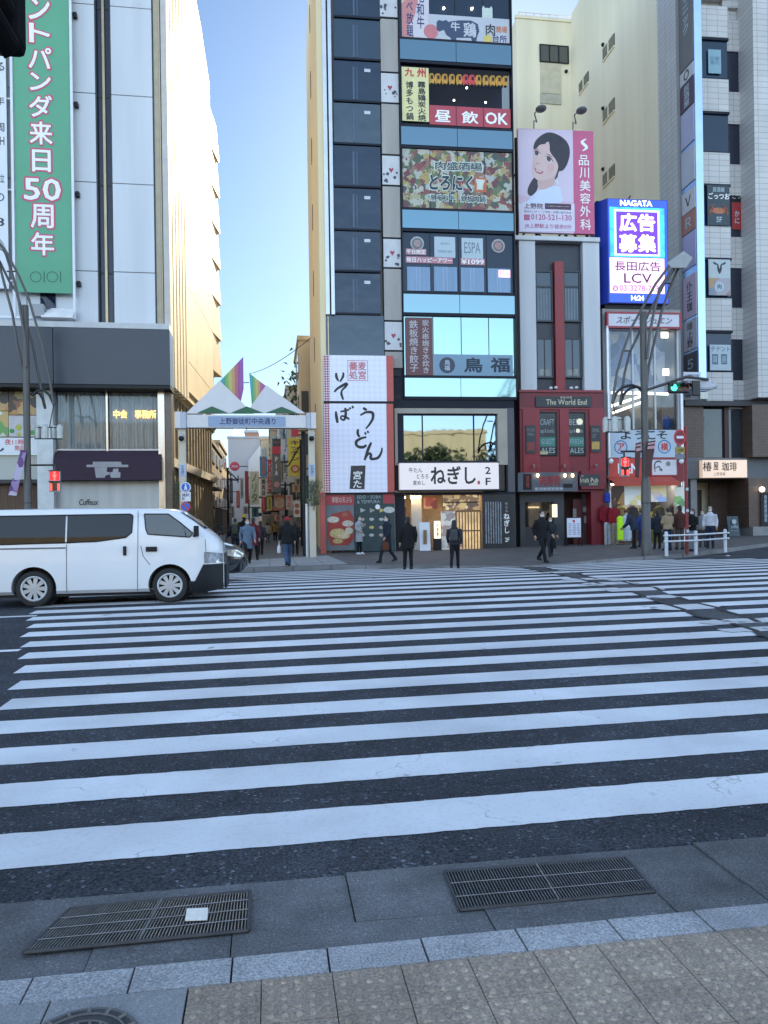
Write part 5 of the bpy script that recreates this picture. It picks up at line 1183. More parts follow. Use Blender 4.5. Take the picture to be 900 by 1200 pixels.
shape([(325,225),(345,215),(352,290),(335,350),(325,300)], 5.4, 'face', SKIN)
DKP = M('print_dark', (.08,.04,.05), .5); LIP = M('print_lips', (.4,.09,.12), .5); WHT = M('print_white', (.6,.56,.58), .5)
shape([(202,308),(222,294),(250,308),(268,334),(242,342),(214,332)], 6, 'eye', WHT); shape([(312,350),(340,348),(368,370),(384,402),(350,398),(322,378)], 6, 'eye', WHT)
shape([(218,300),(238,302),(248,320),(240,338),(222,334),(212,318)], 6.4, 'iris', DKP); shape([(330,352),(352,360),(362,380),(352,396),(334,386),(324,368)], 6.4, 'iris', DKP)
shape([(198,306),(222,290),(252,304),(270,334),(250,312),(222,299)], 6.8, 'lash', DKP); shape([(308,348),(340,344),(370,366),(388,404),(364,376),(338,354)], 6.8, 'lash', DKP)
shape([(196,395),(215,420),(225,450),(212,470),(197,440)], 4.6, 'cheek', M('print_blush', (.58,.36,.36), .5)); shape([(330,430),(380,420),(395,460),(370,500),(335,490)], 4.6, 'cheek', M('print_blush', (.58,.36,.36), .5)); shape([(240,575),(330,566),(400,525),(430,470),(425,500),(400,540),(335,580),(270,584)], 4.8, 'jaw_shade', M('print_neck', (.52,.35,.34), .5, .06))
shape([(200,285),(225,272),(255,290),(225,281)], 6, 'eyebrow', M('print_brow', (.18,.12,.12), .5)); shape([(318,320),(350,330),(385,360),(350,341)], 6, 'eyebrow', M('print_brow', (.18,.12,.12), .5))
shape([(212,455),(235,470),(268,482),(295,492),(270,512),(235,502),(215,478)], 6, 'mouth', LIP); shape([(222,468),(250,482),(282,492),(255,497),(230,484)], 6.6, 'teeth', WHT)
shape([(222,400),(240,412),(262,415),(245,424),(225,416)], 6, 'nose', M('print_nose', (.42,.26,.26), .5)); shape([(408,570),(425,560),(438,600),(428,618),(412,600)], 6.5, 'earring', M('print_pearl', (.6,.58,.62), .4))
bt = lambda x0, y0, x1, y1: P_.r(600+x0/8, 140+y0/8, 600+x1/8, 140+y1/8, bw)
for s_, q_ in (('品',(625,335,720,432)),('川',(632,450,722,552)),('美',(635,570,735,672)),('容',(636,690,735,790)),('外',(638,810,735,912)),('科',(640,935,740,1035))): txt(T, s_, bt(*q_), bw-.012, WTXT, .012)
strokes(T, [[(.75,.98,.1),(.25,.72,.3),(.55,.5,.36),(.8,.28,.3),(.3,.02,.1)]], bt(635,180,715,298), bw-.012, WTXT, 'logo_curve')
PINKT = M('rose_ink', (.42,.08,.2), .5); DKT = M('plum_ink', (.07,.03,.06), .5)
b = MB(); b.poly([(v[0], bw-.008, v[2]) for v in bp([(60,790),(585,790),(590,1050),(75,1050)], 0)]); b.build('text_ground', M('billboard_pale', (.6,.56,.68), .5, .05, 1), T)
txt(T, '上野院', bt(112,785,290,838), bw-.016, DKT, .015); q_ = bt(308,790,553,845); MB().rbox(q_, bw-.016, bw-.009).build('address_tab', DKT, T); txt(T, '上野広小路ビル6F', (q_[0]+.1, q_[1]+.13, q_[2]-.1, q_[3]-.12), bw-.019, WTXT, .015)
txt(T, '受付センター・ご予約・お問い合わせは', bt(112,857,552,880), bw-.016, DKT, .0); txt(T, '0120-521-130', bt(178,892,558,945), bw-.016, PINKT, .012); q_ = bt(112,892,165,945); MB().rbox(q_, bw-.016, bw-.009).build('freephone_mark', PINKT, T); txt(T, 'フリー', (q_[0]+.04, q_[1]+.15, q_[2]-.04, q_[3]-.15), bw-.019, WTXT, .0); txt(T, 'JR上野駅より徒歩5分', bt(120,980,555,1030), bw-.016, PINKT, .012)
fr = MB()
for px in (610, 633, 668, 693): u = pu(px, 270); fr.box(u-.06, u+.06, .5, .62, zt+.2, r[3]-.3)
for a, b_ in ((611,628),(640,628),(655,668),(684,668)): fr.tube([(pu(a,280),.45,zt+.22),(pu(b_,280),.45,r[1]+.5)], .05, 6)
fr.tube([(r[0],.5,zt+.22),(r[0],3.0,zt+.25)], .05, 6); fr.tube([(r[0]-.1,.6,r[3]-2),(r[0]-.25,2.8,zt+.25)], .06, 6); fr.tube([(r[0]-.1,.6,r[3]-3.4),(r[0]-.4,2.4,zt+.25)], .05, 6); fr.box(r[0], r[2], .5, .6, r[1]+.2, r[1]+.32); fr.box(r[0], r[2], .5, .6, r[3]-.5, r[3]-.38); fr.build('support_frame', BLACK, T)
for i, (hx, hy, bx) in enumerate(((634,127.5,627.5),(681.5,129.5,673.5))):
    u, z = P_.p(hx, hy, -1.1); ub_, zb__ = pu(bx, 150), r[3]
    t = fthing(P_, 'billboard_lamp', ('left' if i == 0 else 'right')+' one of two grey floodlights arching over the pink billboard', 'lamp', ub_, .3, zb__)
    MB().tube([(ub_,.3,zb__-.4),(ub_,.2,zb__+.4),(ub_+.05,-.05,z-.05),(u-.12,-.5,z+.1),(u-.05,-1.0,z+.06)], .03, 8).build('arm', M('lamp_arm', (.12,.12,.13), .4), t, True); MB().ball((u,-1.1,z), (.25,.3,.12), 14, 8).build('lamp_head', M('lamp_grey', (.13,.13,.14), .4), t, True)
# ================================================================ sports shop with the lit advertising screen on its roof
X_ = Fac(795, 34.8, -2)
xr = lambda a, b, c, d, w=0: X_.r(a, b, c, d, w)
xu = lambda px, py=520, w=0: X_.p(px, py, w)[0]
xz = lambda py, px=755, w=0: X_.p(px, py, w)[1]
GREY = M('shop_side', (.25,.25,.26), .7, .12, 1)
T = fthing(X_, 'sports_shop', 'narrow sports clothes shop with a tall glazed front under the lit screen', 'building', -1.6, 0, 0)
b0, b1 = xu(708.5), xu(800); zt5 = xz(362); gz5 = zpave(17, 34)
MB().box(b0, b1, 2.5, 9, 0, zt5).box(b0, b0+.25, .05, 2.5, 0, zt5).box(b1-.25, b1, .05, 2.5, 0, zt5).box(b0+.25, b1-.25, .05, 2.5, zt5-.2, zt5).build('wall', GREY, T)
MB().box(xu(701), b0-.004, .3, 1.2, 0, zt5+1.5).build('gap_shade', LINE, T)  # near-black box fills the gap in place of its shade
r = xr(716, 384, 795, 503); MB().box(r[0], r[2], .1, .12, r[1], r[3]).build('glazing', PANE('upper_glass', (.75,.8,.85), .03), T)
mm = MB()
for px in (715, 742, 768, 795): u = xu(px, 440); mm.box(u-.04, u+.04, .02, .099, r[1], r[3])
mm.build('glazing_bars', M('pale_bar', (.45,.47,.5), .4), T)
MB().box(b0+.25, b1-.25, 1.2, 1.3, xz(455), zt5-.2).build('upper_backdrop', BLOTCH('goods_print', [(.3,.34,.42),(.16,.2,.32),(.42,.44,.47),(.09,.12,.2),(.36,.4,.46),(.5,.48,.42)], 2.4, .4, .12), T)
MB().box(b0+.25, b1-.25, 1.6, 1.7, xz(503), xz(455)).build('stair_hall', BLOTCH('hall_print', [(.28,.24,.17),(.1,.1,.1),(.4,.36,.28),(.06,.06,.07),(.3,.27,.2)], 1.2), T)
st_ = MB()
for a, c in (((716,476),(752,464)),((718,484),(756,470)),((716,460),(795,462))):
    (u1, z1), (u2, z2) = X_.p(*a, .9), X_.p(*c, .9); st_.tube([(u1,.9,z1),(u2,.9,z2)], .07, 6)
st_.build('ceiling_tubes', EM('tube_white', (1,.88,.68), 1.8), T); MB().box(b0+.25, b1-.25, .2, 1.6, xz(503)-.1, xz(503)).build('floor_slab', GREY, T)
q_ = xr(782,316+174,786,322+174,.5); MB().ball((xu(781,495,.5),.5,xz(494)), (.25,.2,.4)).build('blue_goods', M('goods_blue', (.03,.12,.4), .5), T); MB().rbox(xr(775,389,783,396,.6), .6,.64).rbox(xr(777,432,784,440,.6), .6,.64).build('shop_spotlight', EM('spot_warm', (1,.85,.6), 2.5), T)
# name board
T1, r = panel(X_, (713,368,796,382.5), -.25, 'shop_sign', 'white shop name board in a red frame under the lit screen', 'sign', M('board_lilac', (.55,.54,.6), .45, .05), .2, M('frame_red', (.3,.02,.04), .4), fw_=.09)
txt(T1, 'スポーツジュエン', xr(722,371,787.5,379.5,-.25), -.256, M('sign_ink', (.07,.06,.1), .5), .02, shear=.25)
# pale welcome banner
T1, r = panel(X_, (713,504,793,536.5), -.1, 'welcome_banner', 'pale blue welcome banner with two ringed characters on the sports shop front', 'banner', M('pale_blue_banner', (.42,.5,.58), .5, .06, 1), .05)
for s_, a in (('よ',(727,505,739.5,515)),('う',(744,505,754,515)),('こ',(759,505,768,515)),('そ',(769.5,505,782,514.5))): txt(T1, s_, xr(*a, -.1), -.105, KTXT, .03)
BLU = M('ring_blue', (.03,.13,.36), .5); SR = M('sign_red', (.5,.04,.04), .5)
for s_, cx, cy in (('ア', 727.5, 524), ('横', 778.5, 523.5)):
    u, z = X_.p(cx, cy, -.1); mb = MB(); n = 36
    for k in range(n):
        a, b_ = 2*math.pi*k/n, 2*math.pi*(k+1)/n; mb.poly([(u+.33*math.cos(a),-.105,z+.33*math.sin(a)),(u+.33*math.cos(b_),-.105,z+.33*math.sin(b_)),(u+.28*math.cos(b_),-.105,z+.28*math.sin(b_)),(u+.28*math.cos(a),-.105,z+.28*math.sin(a))])
    mb.build('ring', BLU, T1); txt(T1, s_, (u-.19, z-.19, u+.19, z+.19), -.107, SR, .03)
T1, r = panel(X_, (714,537.5,753,559.5), -.3, 'red_sign', 'bright red shop sign with white letters behind the red walking signal', 'sign', M('sign_face_red', (.48,.045,.03), .45, .08, 1), .15); txt(T1, 'H&M', xr(724,543,747.5,555,-.3), -.306, WTXT, .04)
T1, r = panel(X_, (764,538.5,793,556.5), -.3, 'white_sign', 'white shop sign with black emblems in a red surround, right of the street lamp', 'sign', M('sign_face_white', (.6,.6,.64), .45, .05), .15, M('frame_red', (.3,.02,.04), .4), fw_=.06)
strokes(T1, [[(.12,.2,.03),(.12,.75,.05),(.3,.9,.05),(.38,.78,.03)],[(.14,.45,.03),(.3,.55,.04),(.32,.25,.03)],[(.36,.42,.05),(.4,.25,.05)]], r, -.306, KTXT, 'emblem'); u, z = X_.p(783, 543.5, -.3); MB().disc((u, z), .12, -.307, -.302, 16).build('emblem', M('grey_mark', (.2,.2,.2), .5), T1)
MB().box(b0+.1, b1-.1, -.28, .0, xz(565), xz(536.6)).build('red_fascia', M('fascia_red', (.2,.02,.025), .5), T)
aw = MB(); q_ = xr(716,560,793,567.5,-.9); aw.add([(q_[0],-.3,q_[3]+.1),(q_[2],-.3,q_[3]+.1),(q_[2],-1.2,q_[1]+.1),(q_[0],-1.2,q_[1]+.1),(q_[2],-1.2,q_[1]-.08),(q_[0],-1.2,q_[1]-.08)],[(0,1,2,3),(3,2,4,5)]); aw.build('red_awning', M('awning_red', (.42,.06,.035), .6, .12, 2), T)
# shop interior: bright wall of goods, tables
MB().box(b0+.25, b1-.25, 2.3, 2.4, 0, xz(565)).build('goods_wall', BLOTCH('wall_goods', [(.12,.1,.05),(.35,.28,.1),(.06,.05,.05),(.2,.16,.08),(.4,.35,.25),(.03,.03,.04),(.25,.1,.06)], 2.6, .6, .12), T)
MB().box(b0+.25, b1-.25, -.0, 2.3, xz(566), xz(565)).build('shop_ceiling', GREY, T); cl = MB()
for x in (.35, 1.5, 2.6): cl.box(b0+x+.2, b0+x+.9, .5, .7, xz(566)-.05, xz(566)-.01)
cl.build('ceiling_tubes', EM('tube_white2', (1,.9,.75), 12), T)
for lab, px, cols in (('hanging white sale poster left of the lamp post in the sports shop entrance', (732,570,751,592), [(.5,.52,.5),(.4,.3,.3),(.55,.56,.56),(.5,.45,.2),(.42,.48,.5)]), ('hanging bright sale poster right of the lamp post in the sports shop entrance', (763,569,781,588), [(.5,.4,.4),(.55,.55,.5),(.25,.35,.6),(.55,.5,.3)]), ('green and white poster hanging beside the red pole at the sports shop', (791,571,803,593), [(.15,.35,.12),(.4,.45,.38),(.1,.22,.1),(.5,.52,.48)])):
    panel(X_, px, -.6, 'sale_poster', lab, 'poster', BLOTCH('sale_print%d' % px[0], cols, 4, .5, .12), .03)
pp = MB()
for px in (711.5, 797): pp.tube([(xu(px),-.2,gz5),(xu(px),-.2,xz(384 if px < 720 else 458))], .075, 10)
pp.build('downpipe', M('white_pipe', (.62,.63,.66), .3, .06, 2, 0, .3), T, True)
for px, lab in ((716, 'small round white lamp at the left end of the red sports shop fascia'), (798.5, 'small round white lamp at the right end of the sports shop fascia')):
    u, z = X_.p(px, 540.5, -.6); t = fthing(X_, 'wall_lamp', lab, 'lamp', u, -.3, z); MB().ball((u,-.6,z), (.11,.11,.13)).build('globe', M('globe_white', (.7,.72,.76), .3), t); MB().tube([(u,-.28,z+.1),(u,-.5,z+.12),(u,-.6,z+.1)], .02, 6).build('bracket', BLACK, t)
# advertising screen
NB = M('screen_blue', (.012,.035,.3), .35, .12, 1); r = xr(703,233.5,783,355.5,-.2)
T1 = fthing(X_, 'advertising_screen', 'lit blue advertising screen with pink panels on the sports shop roof', 'screen', (r[0]+r[2])/2, -.2, r[1])
uf = xr(712.5,300,713,301,-.2)[0]
cs = MB(); cs.zprism([(uf, -.2),(r[2], -.2),(r[2], 1.0),(r[0], 1.0),(r[0], .35)], r[1], r[3]); cs.build('case', NB, T1)
SB = EM('screen_glow_blue', (.02,.06,.62), .85, .4, 1.2); r2 = xr(713.5,234.5,782,354.5,-.21); MB().rbox(r2, -.215, -.204).build('face', EM('screen_face', (.015,.05,.42), .75), T1)
CY = EM('screen_cyan', (.03,.32,.85), .8, .5, 2.2); MB().rbox(xr(714.5,243.5,778.5,301.5,-.2), -.219, -.216).build('glow_panel', CY, T1)
MB().rbox(xr(719.5,246,773,300,-.2), -.2215, -.2195).build('inner_border', EM('screen_pale', (.5,.68,1), .7), T1); MB().rbox(xr(722,248.5,770.5,298,-.2), -.224, -.222).build('inner_panel', EM('screen_violet', (.07,.015,.62), .9), T1)
PKW = EM('screen_pink_white', (.95,.66,.8), .75); WHE = EM('screen_white', (1,1,1), 1.0)
for s_, a in (('広',(725.5,250,746,271.5)),('告',(747,251,767.5,272)),('募',(725,274.5,746.5,296)),('集',(747.5,275,768.5,296))): txt(T1, s_, xr(*a, -.2), -.227, PKW, .05)
MB().rbox(xr(714.5,302.5,778.5,344,-.2), -.22, -.2165).build('lower_panel', EM('screen_pink', (.85,.52,.68), .55), T1); DV = M('screen_plum', (.1,.03,.1), .5)
txt(T1, 'NAGATA', xr(726.5,235,764,241.8,-.2), -.22, WHE, .03); txt(T1, '長田広告', xr(720,306.5,774,318,-.2), -.224, DV, .02); txt(T1, 'LCV', xr(731,320.5,763.5,332,-.2), -.224, DV, .015)
u, z = X_.p(721, 338, -.2); MB().disc((u,z), .14, -.2235, -.2205, 20).build('phone_ring', EM('screen_ink', (.3,.05,.5), .4), T1); txt(T1, '☎', (u-.09, z-.08, u+.09, z+.08), -.2255, PKW, .0); txt(T1, '03-3278-7134', xr(726,334.5,776.5,341.5,-.2), -.224, EM('screen_ink', (.3,.05,.5), .4), .01); txt(T1, '14:24', xr(739.5,346.5,754.5,352.3,-.2), -.22, WHE, .03)
fr = MB(); fr.box(r[0]+.3, r[2]-.2, .0, .9, zt5+.0, r[1]); fr.tube([(r[0]+1.6,.4,r[3]),(r[0]+1.75,.2,r[3]+.35)], .03, 6); fr.box(r[0]+.1, r[0]+.25, .4, .6, r[3], r[3]+.12); fr.build('screen_base', BLACK, T1)

# ================================================================ tiled office tower on the right, cream block behind
W_ = Fac(800, 40, -2)
wr = lambda a, b, c, d, w=0: W_.r(a, b, c, d, w)
wu = lambda px, py=320, w=0: W_.p(px, py, w)[0]
wz = lambda py, px=850, w=0: W_.p(px, py, w)[1]
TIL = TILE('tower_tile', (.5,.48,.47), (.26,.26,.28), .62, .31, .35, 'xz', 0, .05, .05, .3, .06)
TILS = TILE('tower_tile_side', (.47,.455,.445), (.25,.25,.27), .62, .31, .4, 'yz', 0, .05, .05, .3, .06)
BRN = TILE('brown_tile', (.115,.075,.058), (.06,.045,.04), .3, .15, .45, 'xz', .5, .06, .1, .3, .08)
T = fthing(W_, 'office_tower', 'tall grey tiled office tower with stacked bay windows over a brown base, far right', 'building', 4, 0, 0)
HTW = 44; zb6 = wz(470)
e0 = wu(800); ebay0, ebay1 = wu(826, 320, -.55), wu(857.5, 320, -.55); erec = wu(870); eang = wu(886.5, 320, -1.3)
MB().box(.004, 18, 2.0, 14, zb6-.5, HTW).build('wall', TIL, T)
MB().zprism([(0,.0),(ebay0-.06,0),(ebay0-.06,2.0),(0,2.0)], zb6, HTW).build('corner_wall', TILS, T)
MB().zprism([(erec,.0),(eang,-1.3),(18,-1.3),(18,2.0),(erec,2.0)], zb6, HTW).build('front_wall', TIL, T, bevel=.02)
MB().box(ebay0-.06, erec, .25, 2.0, zb6, HTW).build('recess_wall', TIL, T)
spd = [(-48,-8),(7,44),(92.5,130.5),(178.7,215.5),(265,302),(349.5,387),(436,470)]
winb = [(44,92.5),(130.5,178.7),(215.5,265),(302,349.5),(387,436)]
BAYG = GL('bay_glass', (.016,.034,.065), .04, .4, .02)
for y0, y1 in spd:
    z1, z0 = wz(y0, 842, -.55), wz(y1, 842, -.55)
    MB().box(ebay0, ebay1, -.55, .25, z0, z1).build('bay_panel', TIL, T, bevel=.02); MB().box(ebay1+.003, erec, .02, .25, z0-.35, z1-.35).build('recess_panel', TIL, T)
for k, (y0, y1) in enumerate(winb):
    z1, z0 = wz(y0, 842, -.55), wz(y1, 842, -.55)
    o = MB().box(ebay0+.05, ebay1-.03, -.45, .2, z0+.004, z1-.004).build('bay_window', BAYG, T)
    f = MB(); f.box(ebay0, ebay1+.01, -.56, .22, z1-.14, z1-.006); f.box(ebay0, ebay1, -.5, .22, z0+.006, z0+.08); f.box(ebay0, ebay0+.048, -.5, .22, z0+.08, z1-.14); f.build('frame', LINE, o)
    MB().box(ebay1+.003, erec, .1, .24, z0-.35+.003, z1-.35-.003).build('side_window', M('side_dark', (.012,.014,.03), .3, .2), T)
# base
zb0 = wz(475); MB().box(-.02, 18, -.5, 1.95, wz(477), zb6-.004).build('base_cornice', M('dark_cornice', (.05,.05,.058), .6), T)
gz6 = zpave(25, 41); ub = lambda px: wu(px, 560)
zband1, zband0 = wz(537), wz(561)
MB().box(-.0, ub(823), -.2, 1.9, zband1, wz(477)-.003).box(ub(871.5), 18, -.9, 1.9, zband1, wz(477)-.003).build('brown_wall', BRN, T)
MB().box(ub(823), ub(871.5), .5, 1.9, zband1, wz(477)-.003).build('window_back', M('side_dark', (.012,.014,.03), .3, .2), T)
r = wr(825,478,850,536); MB().rbox(r, .15, .2).build('window', GL('brown_window', (.03,.04,.05), .05, .6, .03), T); r = wr(855,478,870,536); MB().rbox(r, .15, .2).build('window', GL('brown_window', (.03,.04,.05), .05, .6, .03), T)
MB().box(ub(850), ub(855), .0, .3, zband1, wz(477)-.003).build('window_mullion', M('plum_mullion', (.06,.02,.025), .5), T)
MB().box(0, 18, -.28, 1.9, zband0, zband1-.003).build('grey_band', M('grey_band', (.13,.14,.155), .7, .12, 2, .1), T)
MB().box(ub(808), ub(815.5), -.1, 1, 0, zband0-.003).build('pale_pillar', M('pale_pillar', (.24,.23,.235), .7), T)
MB().box(ub(801), ub(807.7), .2, 1.2, 0, zband0-.003).build('dark_narrow_pier', M('dark_narrow_pier', (.05,.045,.045), .7), T)  # narrow pier in one even near-black tone
MB().box(ub(871), 18, -.5, 1.9, wz(617, 885)+.0, zband0-.003).build('brown_pier', BRN, T); MB().box(ub(872.5), 18, -.75, 1.9, 0, wz(617, 885)-.003).build('stone_plinth', M('plinth_stone', (.24,.24,.24), .7, .15, 2, .2), T)
MB().box(ub(815), ub(872), 2.5, 2.6, 0, zband0).box(ub(815), ub(872), 1.0, 2.5, zband0-.1, zband0-.004).build('entrance_back', M('entrance_dark', (.03,.02,.016), .6, .3, 3), T)
MB().box(ub(821), ub(846), 2.2, 2.3, gz6-.3, wz(572)).build('entrance_doors', M('timber_dark', (.05,.025,.016), .4, .3, 5, 0, 0, .5, True), T); MB().box(ub(849), ub(871), 1.6, 1.7, 0, zband0-.1).build('timber_panel', M('timber_panel', (.07,.04,.028), .5, .2, 3), T)
MB().rbox(wr(862,589,868.5,597.5,1.5), 1.5, 1.55).build('wall_light', EM('cafe_light', (1,.75,.45), 1.1), T); MB().rbox(wr(866,606,870.5,625,1.4), 1.4, 1.45).build('orange_strip', M('orange_strip', (.3,.1,.03), .5), T)
T1, r = panel(W_, (823.5,539,875.5,559.5), -.7, 'cafe_sign', 'lit cream coffee house sign on the grey band of the tower base', 'sign', EM('cafe_face', (.7,.52,.4), .3), .35)
for s_, a in (('椿',(823.8,541,834,552.5)),('屋',(836,541.5,842,551)),('珈',(846,541.5,854,552)),('琲',(855,541.5,863.5,552))): txt(T1, s_, wr(*a, -.7), -.706, M('brown_ink', (.06,.025,.02), .5), .02)
txt(T1, '上野茶廊', wr(836,553.5,850,557.5,-.7), -.706, M('brown_ink2', (.16,.08,.06), .5), .0)
u, z = W_.p(893, 573.5, -.8); t = fthing(W_, 'wall_lamp', 'glowing round wall lamp on the brown tower base at the right edge', 'lamp', u, -.5, z); MB().ball((u,-.8,z), .15).build('globe', EM('lamp_cream', (1,.82,.6), 1.6), t); MB().tube([(u,-.5,z-.1),(u,-.8,z-.15)], .03, 6).build('bracket', BLACK, t)
T1, r = panel(W_, (892,577,910,617.5), -.62, 'cloth_banner', 'dark vertical cloth sign with white writing at the right edge of the tower base', 'banner', M('dark_cloth', (.016,.016,.022), .7), .03); txt(T1, '自家焙煎珈琲', wr(895.5,580,899,612,-.62), -.625, SKT, .02, True)
t, r, gz = aboard(W_, (851.5,605,864.5,628), -.9, 'slate grey folding chalk board at the coffee house entrance', M('chalk_slate', (.05,.075,.09), .6, .2, 4), name='signboard'); txt(t, 'coffee', (r[0]+.12, r[1]+.42, r[2]-.12, r[1]+.62), -1.14, SKT, .01); txt(t, 'モーニング', (r[0]+.12, r[1]+.24, r[2]-.12, r[1]+.34), -1.14, SKT, .01)
MB().disc(((r[0]+r[2])/2, r[3]-.3), .13, -1.1, -1.085, 12).build('cup_mark', SKT, t)
# signs on the bay windows
T1, r = panel(W_, (829,217,855,264), -.62, 'restaurant_sign', 'dark crab restaurant sign with white brush name in the tower bay', 'sign', M('crab_sign', (.022,.04,.055), .45, .2, 2), .05)
txt(T1, '居酒屋', wr(835,219.5,849,225,-.62), -.626, SKT, .01); txt(T1, 'ごっつお', wr(830,226,855,233.5,-.62), -.626, WTXT, .03); txt(T1, '5F', wr(839.5,254,846,260.5,-.62), -.626, SKT, .02)
u, z = W_.p(842, 247, -.62); cb = MB(); cb.disc((u,z), .42, -.626, -.621, 20, .17)
for k in (-1, 1):
    for j in range(4): cb.tube([(u+k*.3,-.625,z-.02+j*.02),(u+k*(.5+.02*j),-.625,z+.16-.1*j),(u+k*(.55-.03*j),-.625,z-.1-.05*j)], .025, 5)
    cb.tube([(u+k*.3,-.625,z+.1),(u+k*.45,-.625,z+.28),(u+k*.25,-.625,z+.3)], .04, 5)
cb.build('crab', M('crab_print', (.4,.13,.06), .5, .3, 8), T1)
T1, r = panel(W_, (857.5,223,869.3,269), .04, 'red_sign', 'red and black crab restaurant side sign in the tower recess', 'sign', M('crab_red', (.3,.02,.025), .5, .1), .05); q_ = wr(857.6,223.2,869.2,237,.04); MB().rbox(q_, .03, .0395).build('black_head', BLACK, T1); txt(T1, 'ごつ', wr(858,227,868,233,.04), .026, SKT, .01); txt(T1, 'かに', wr(861,247,866.5,262,.04), .035, SKT, .02, True)
T1, r = panel(W_, (830.5,304,856,346), -.62, 'restaurant_sign', 'pale sign with a black bull head mark over a grill picture in the tower bay', 'sign', M('bull_sign', (.42,.47,.5), .45, .05), .05)
q_ = wr(830.7,326,855.8,345.8,-.62); MB().rbox(q_, -.626, -.621).build('grill_picture', BLOTCH('grill_print', [(.3,.2,.2),(.2,.22,.3),(.4,.25,.12),(.35,.33,.36),(.45,.3,.1)], 2.2), T1); u, z = W_.p(843, 336, -.62); MB().disc((u,z), .28, -.63, -.627, 24).build('round_mark', SKT, T1); txt(T1, '肉', (u-.13, z-.13, u+.13, z+.13), -.633, KTXT, .01)
strokes(T1, [[(.22,.92,.06),(.3,.88,.08),(.42,.86,.05)],[(.42,.86,.05),(.45,.72,.1),(.5,.6,.04)],[(.78,.92,.06),(.7,.88,.08),(.58,.86,.05)],[(.58,.86,.05),(.55,.72,.1),(.5,.6,.04)]], r, -.626, KTXT, 'bull_mark')
T1, r = panel(W_, (832,404,856.5,434), -.6, 'vacancy_notice', 'pale tenant wanted notice in the lowest tower bay window', 'notice', M('notice_pale', (.4,.47,.52), .45, .06), .02); txt(T1, 'テナント', wr(833,406,855.5,412,-.6), -.606, M('notice_ink', (.08,.14,.2), .5), .02)
for x in (838, 848.5): q_ = wr(x-3.5,415,x+3.5,427,-.6); MB().rbox(q_, -.606, -.601).build('ink_box', M('notice_ink', (.08,.14,.2), .5), T1); txt(T1, '募集' if x < 840 else '連絡', (q_[0]+.05, q_[1]+.08, q_[2]-.05, q_[3]-.08), -.61, SKT, .01)
T1, r = panel(W_, (830,58,845,86), -.56, 'window_poster', 'pale blue poster inside the highest whole bay window of the tower', 'poster', M('poster_blue', (.2,.34,.4), .4, .08), .02); txt(T1, '診療\n案内', wr(832,66,843,76,-.56), -.565, M('poster_blue_ink', (.08,.17,.25), .5), .0)
# projecting blade sign with tenants' panels on its left face
zf0, zf1 = wz(462, 821, -.6), HTW-2
u0f, u1f = wu(817.5, 320, -1.6), wu(826.3, 320, -1.6)
T1 = fthing(W_, 'blade_sign', 'tall pale blue metal blade sign carrying tenant panels up the tower corner', 'sign', u0f, -.0, zf0)
MB().box(u0f, u1f, -1.6, -.02, zf0, zf1).build('blade', M('blade_metal', (.42,.56,.8), .25, .05, 1, 0, .7, .5), T1, bevel=.02)
blz = lambda py: wz(py, 811, -.9)
tp = [(-60,78,(.14,.13,.12),'クリニック'),(79,95,(.5,.5,.52),'Ｏ'),(96,127,(.07,.03,.05),'居酒屋'),(128,170,(.38,.38,.55),''),(174,216,(.45,.47,.55),''),(222,248,(.55,.53,.58),'Ｖ'),(248,272,(.35,.14,.1),'Ｒ'),(273,314,(.38,.36,.6),''),(322,372,(.55,.42,.55),'仆王珈'),(374,410,(.5,.48,.55),'琲上野'),(413,440,(.05,.05,.07),'５')]
for i, (y0, y1, c, s_) in enumerate(tp):
    z1, z0 = blz(y0), blz(y1)
    o = MB().box(u0f-.05, u0f-.004, -1.5, -.1, z0+.02, z1-.02).build('tenant_panel', M('tenant%d' % i, c, .4, .06, 1), T1)
    if s_:
        h = min((z1-z0)*.8, .55*len(s_)); zc = (z0+z1)/2
        txt(o, s_, (0, zc-h/2, -.55, zc+h/2) if False else (-1.1, zc-h/2, -.5, zc+h/2), u0f-.056, SKT if c[0] < .2 or i == 6 else KTXT, .02, len(s_) > 1, side='x')
# cream block behind
K_ = Fac(800, 40, 0, W_.W(0, 2.2, 0))
side_d = Vector((math.sin(R(.6)), math.cos(R(.6)), 0))
KS = Fac(800, 40, 0, K_.o); KS.d = side_d; KS.n = Vector((-side_d.y, side_d.x, 0))
dep = KS.p(673, 300)[0]; zt7 = KS.p(673, 20)[1]
pf = KS.W(dep, 0, 0); KF = Fac(673, 50, 0, pf)
uA = KF.p(609, 300)[0]
CRM = M('cream_render', (.8,.73,.56), .8, .09, .35, .05, 0, .3, True); CRM2 = M('cream_front', (.8,.72,.54), .8, .1, .5, .05, 0, .3, True)
T = thing('cream_building', 'plain cream rendered block rising behind the pub and the lit screen', 'building', (K_.o.x, K_.o.y, 0)); OFF[T.name] = Vector((K_.o.x, K_.o.y, 0))
q4 = [KS.W(.0, 0, 0), KS.W(dep, 0, 0), KS.W(dep, 0, 0)+Vector((14,0,0)), KS.W(.0, 0, 0)+Vector((14,0,0))]
MB().zprism([(p.x, p.y) for p in q4], 0, zt7+.6).build('side_block', CRM, T)
f0 = pf+Vector((uA, .02, 0)); f1 = pf+Vector((0, .02, 0))
MB().zprism([(f0.x, f0.y),(f1.x+3, f1.y),(f1.x+3, f1.y+16),(f0.x-.0, f0.y+16)], 0, zt7).build('rear_block', CRM2, T)
MB().zprism([(f0.x-.08, f0.y-.08),(f1.x+.0, f1.y-.08),(f1.x, f1.y+.2),(f0.x-.08, f0.y+.2)], zt7+.004, zt7+.25).build('parapet', CRM2, T)
FB = lambda px, py, w=0: KF.p(px, py, w)
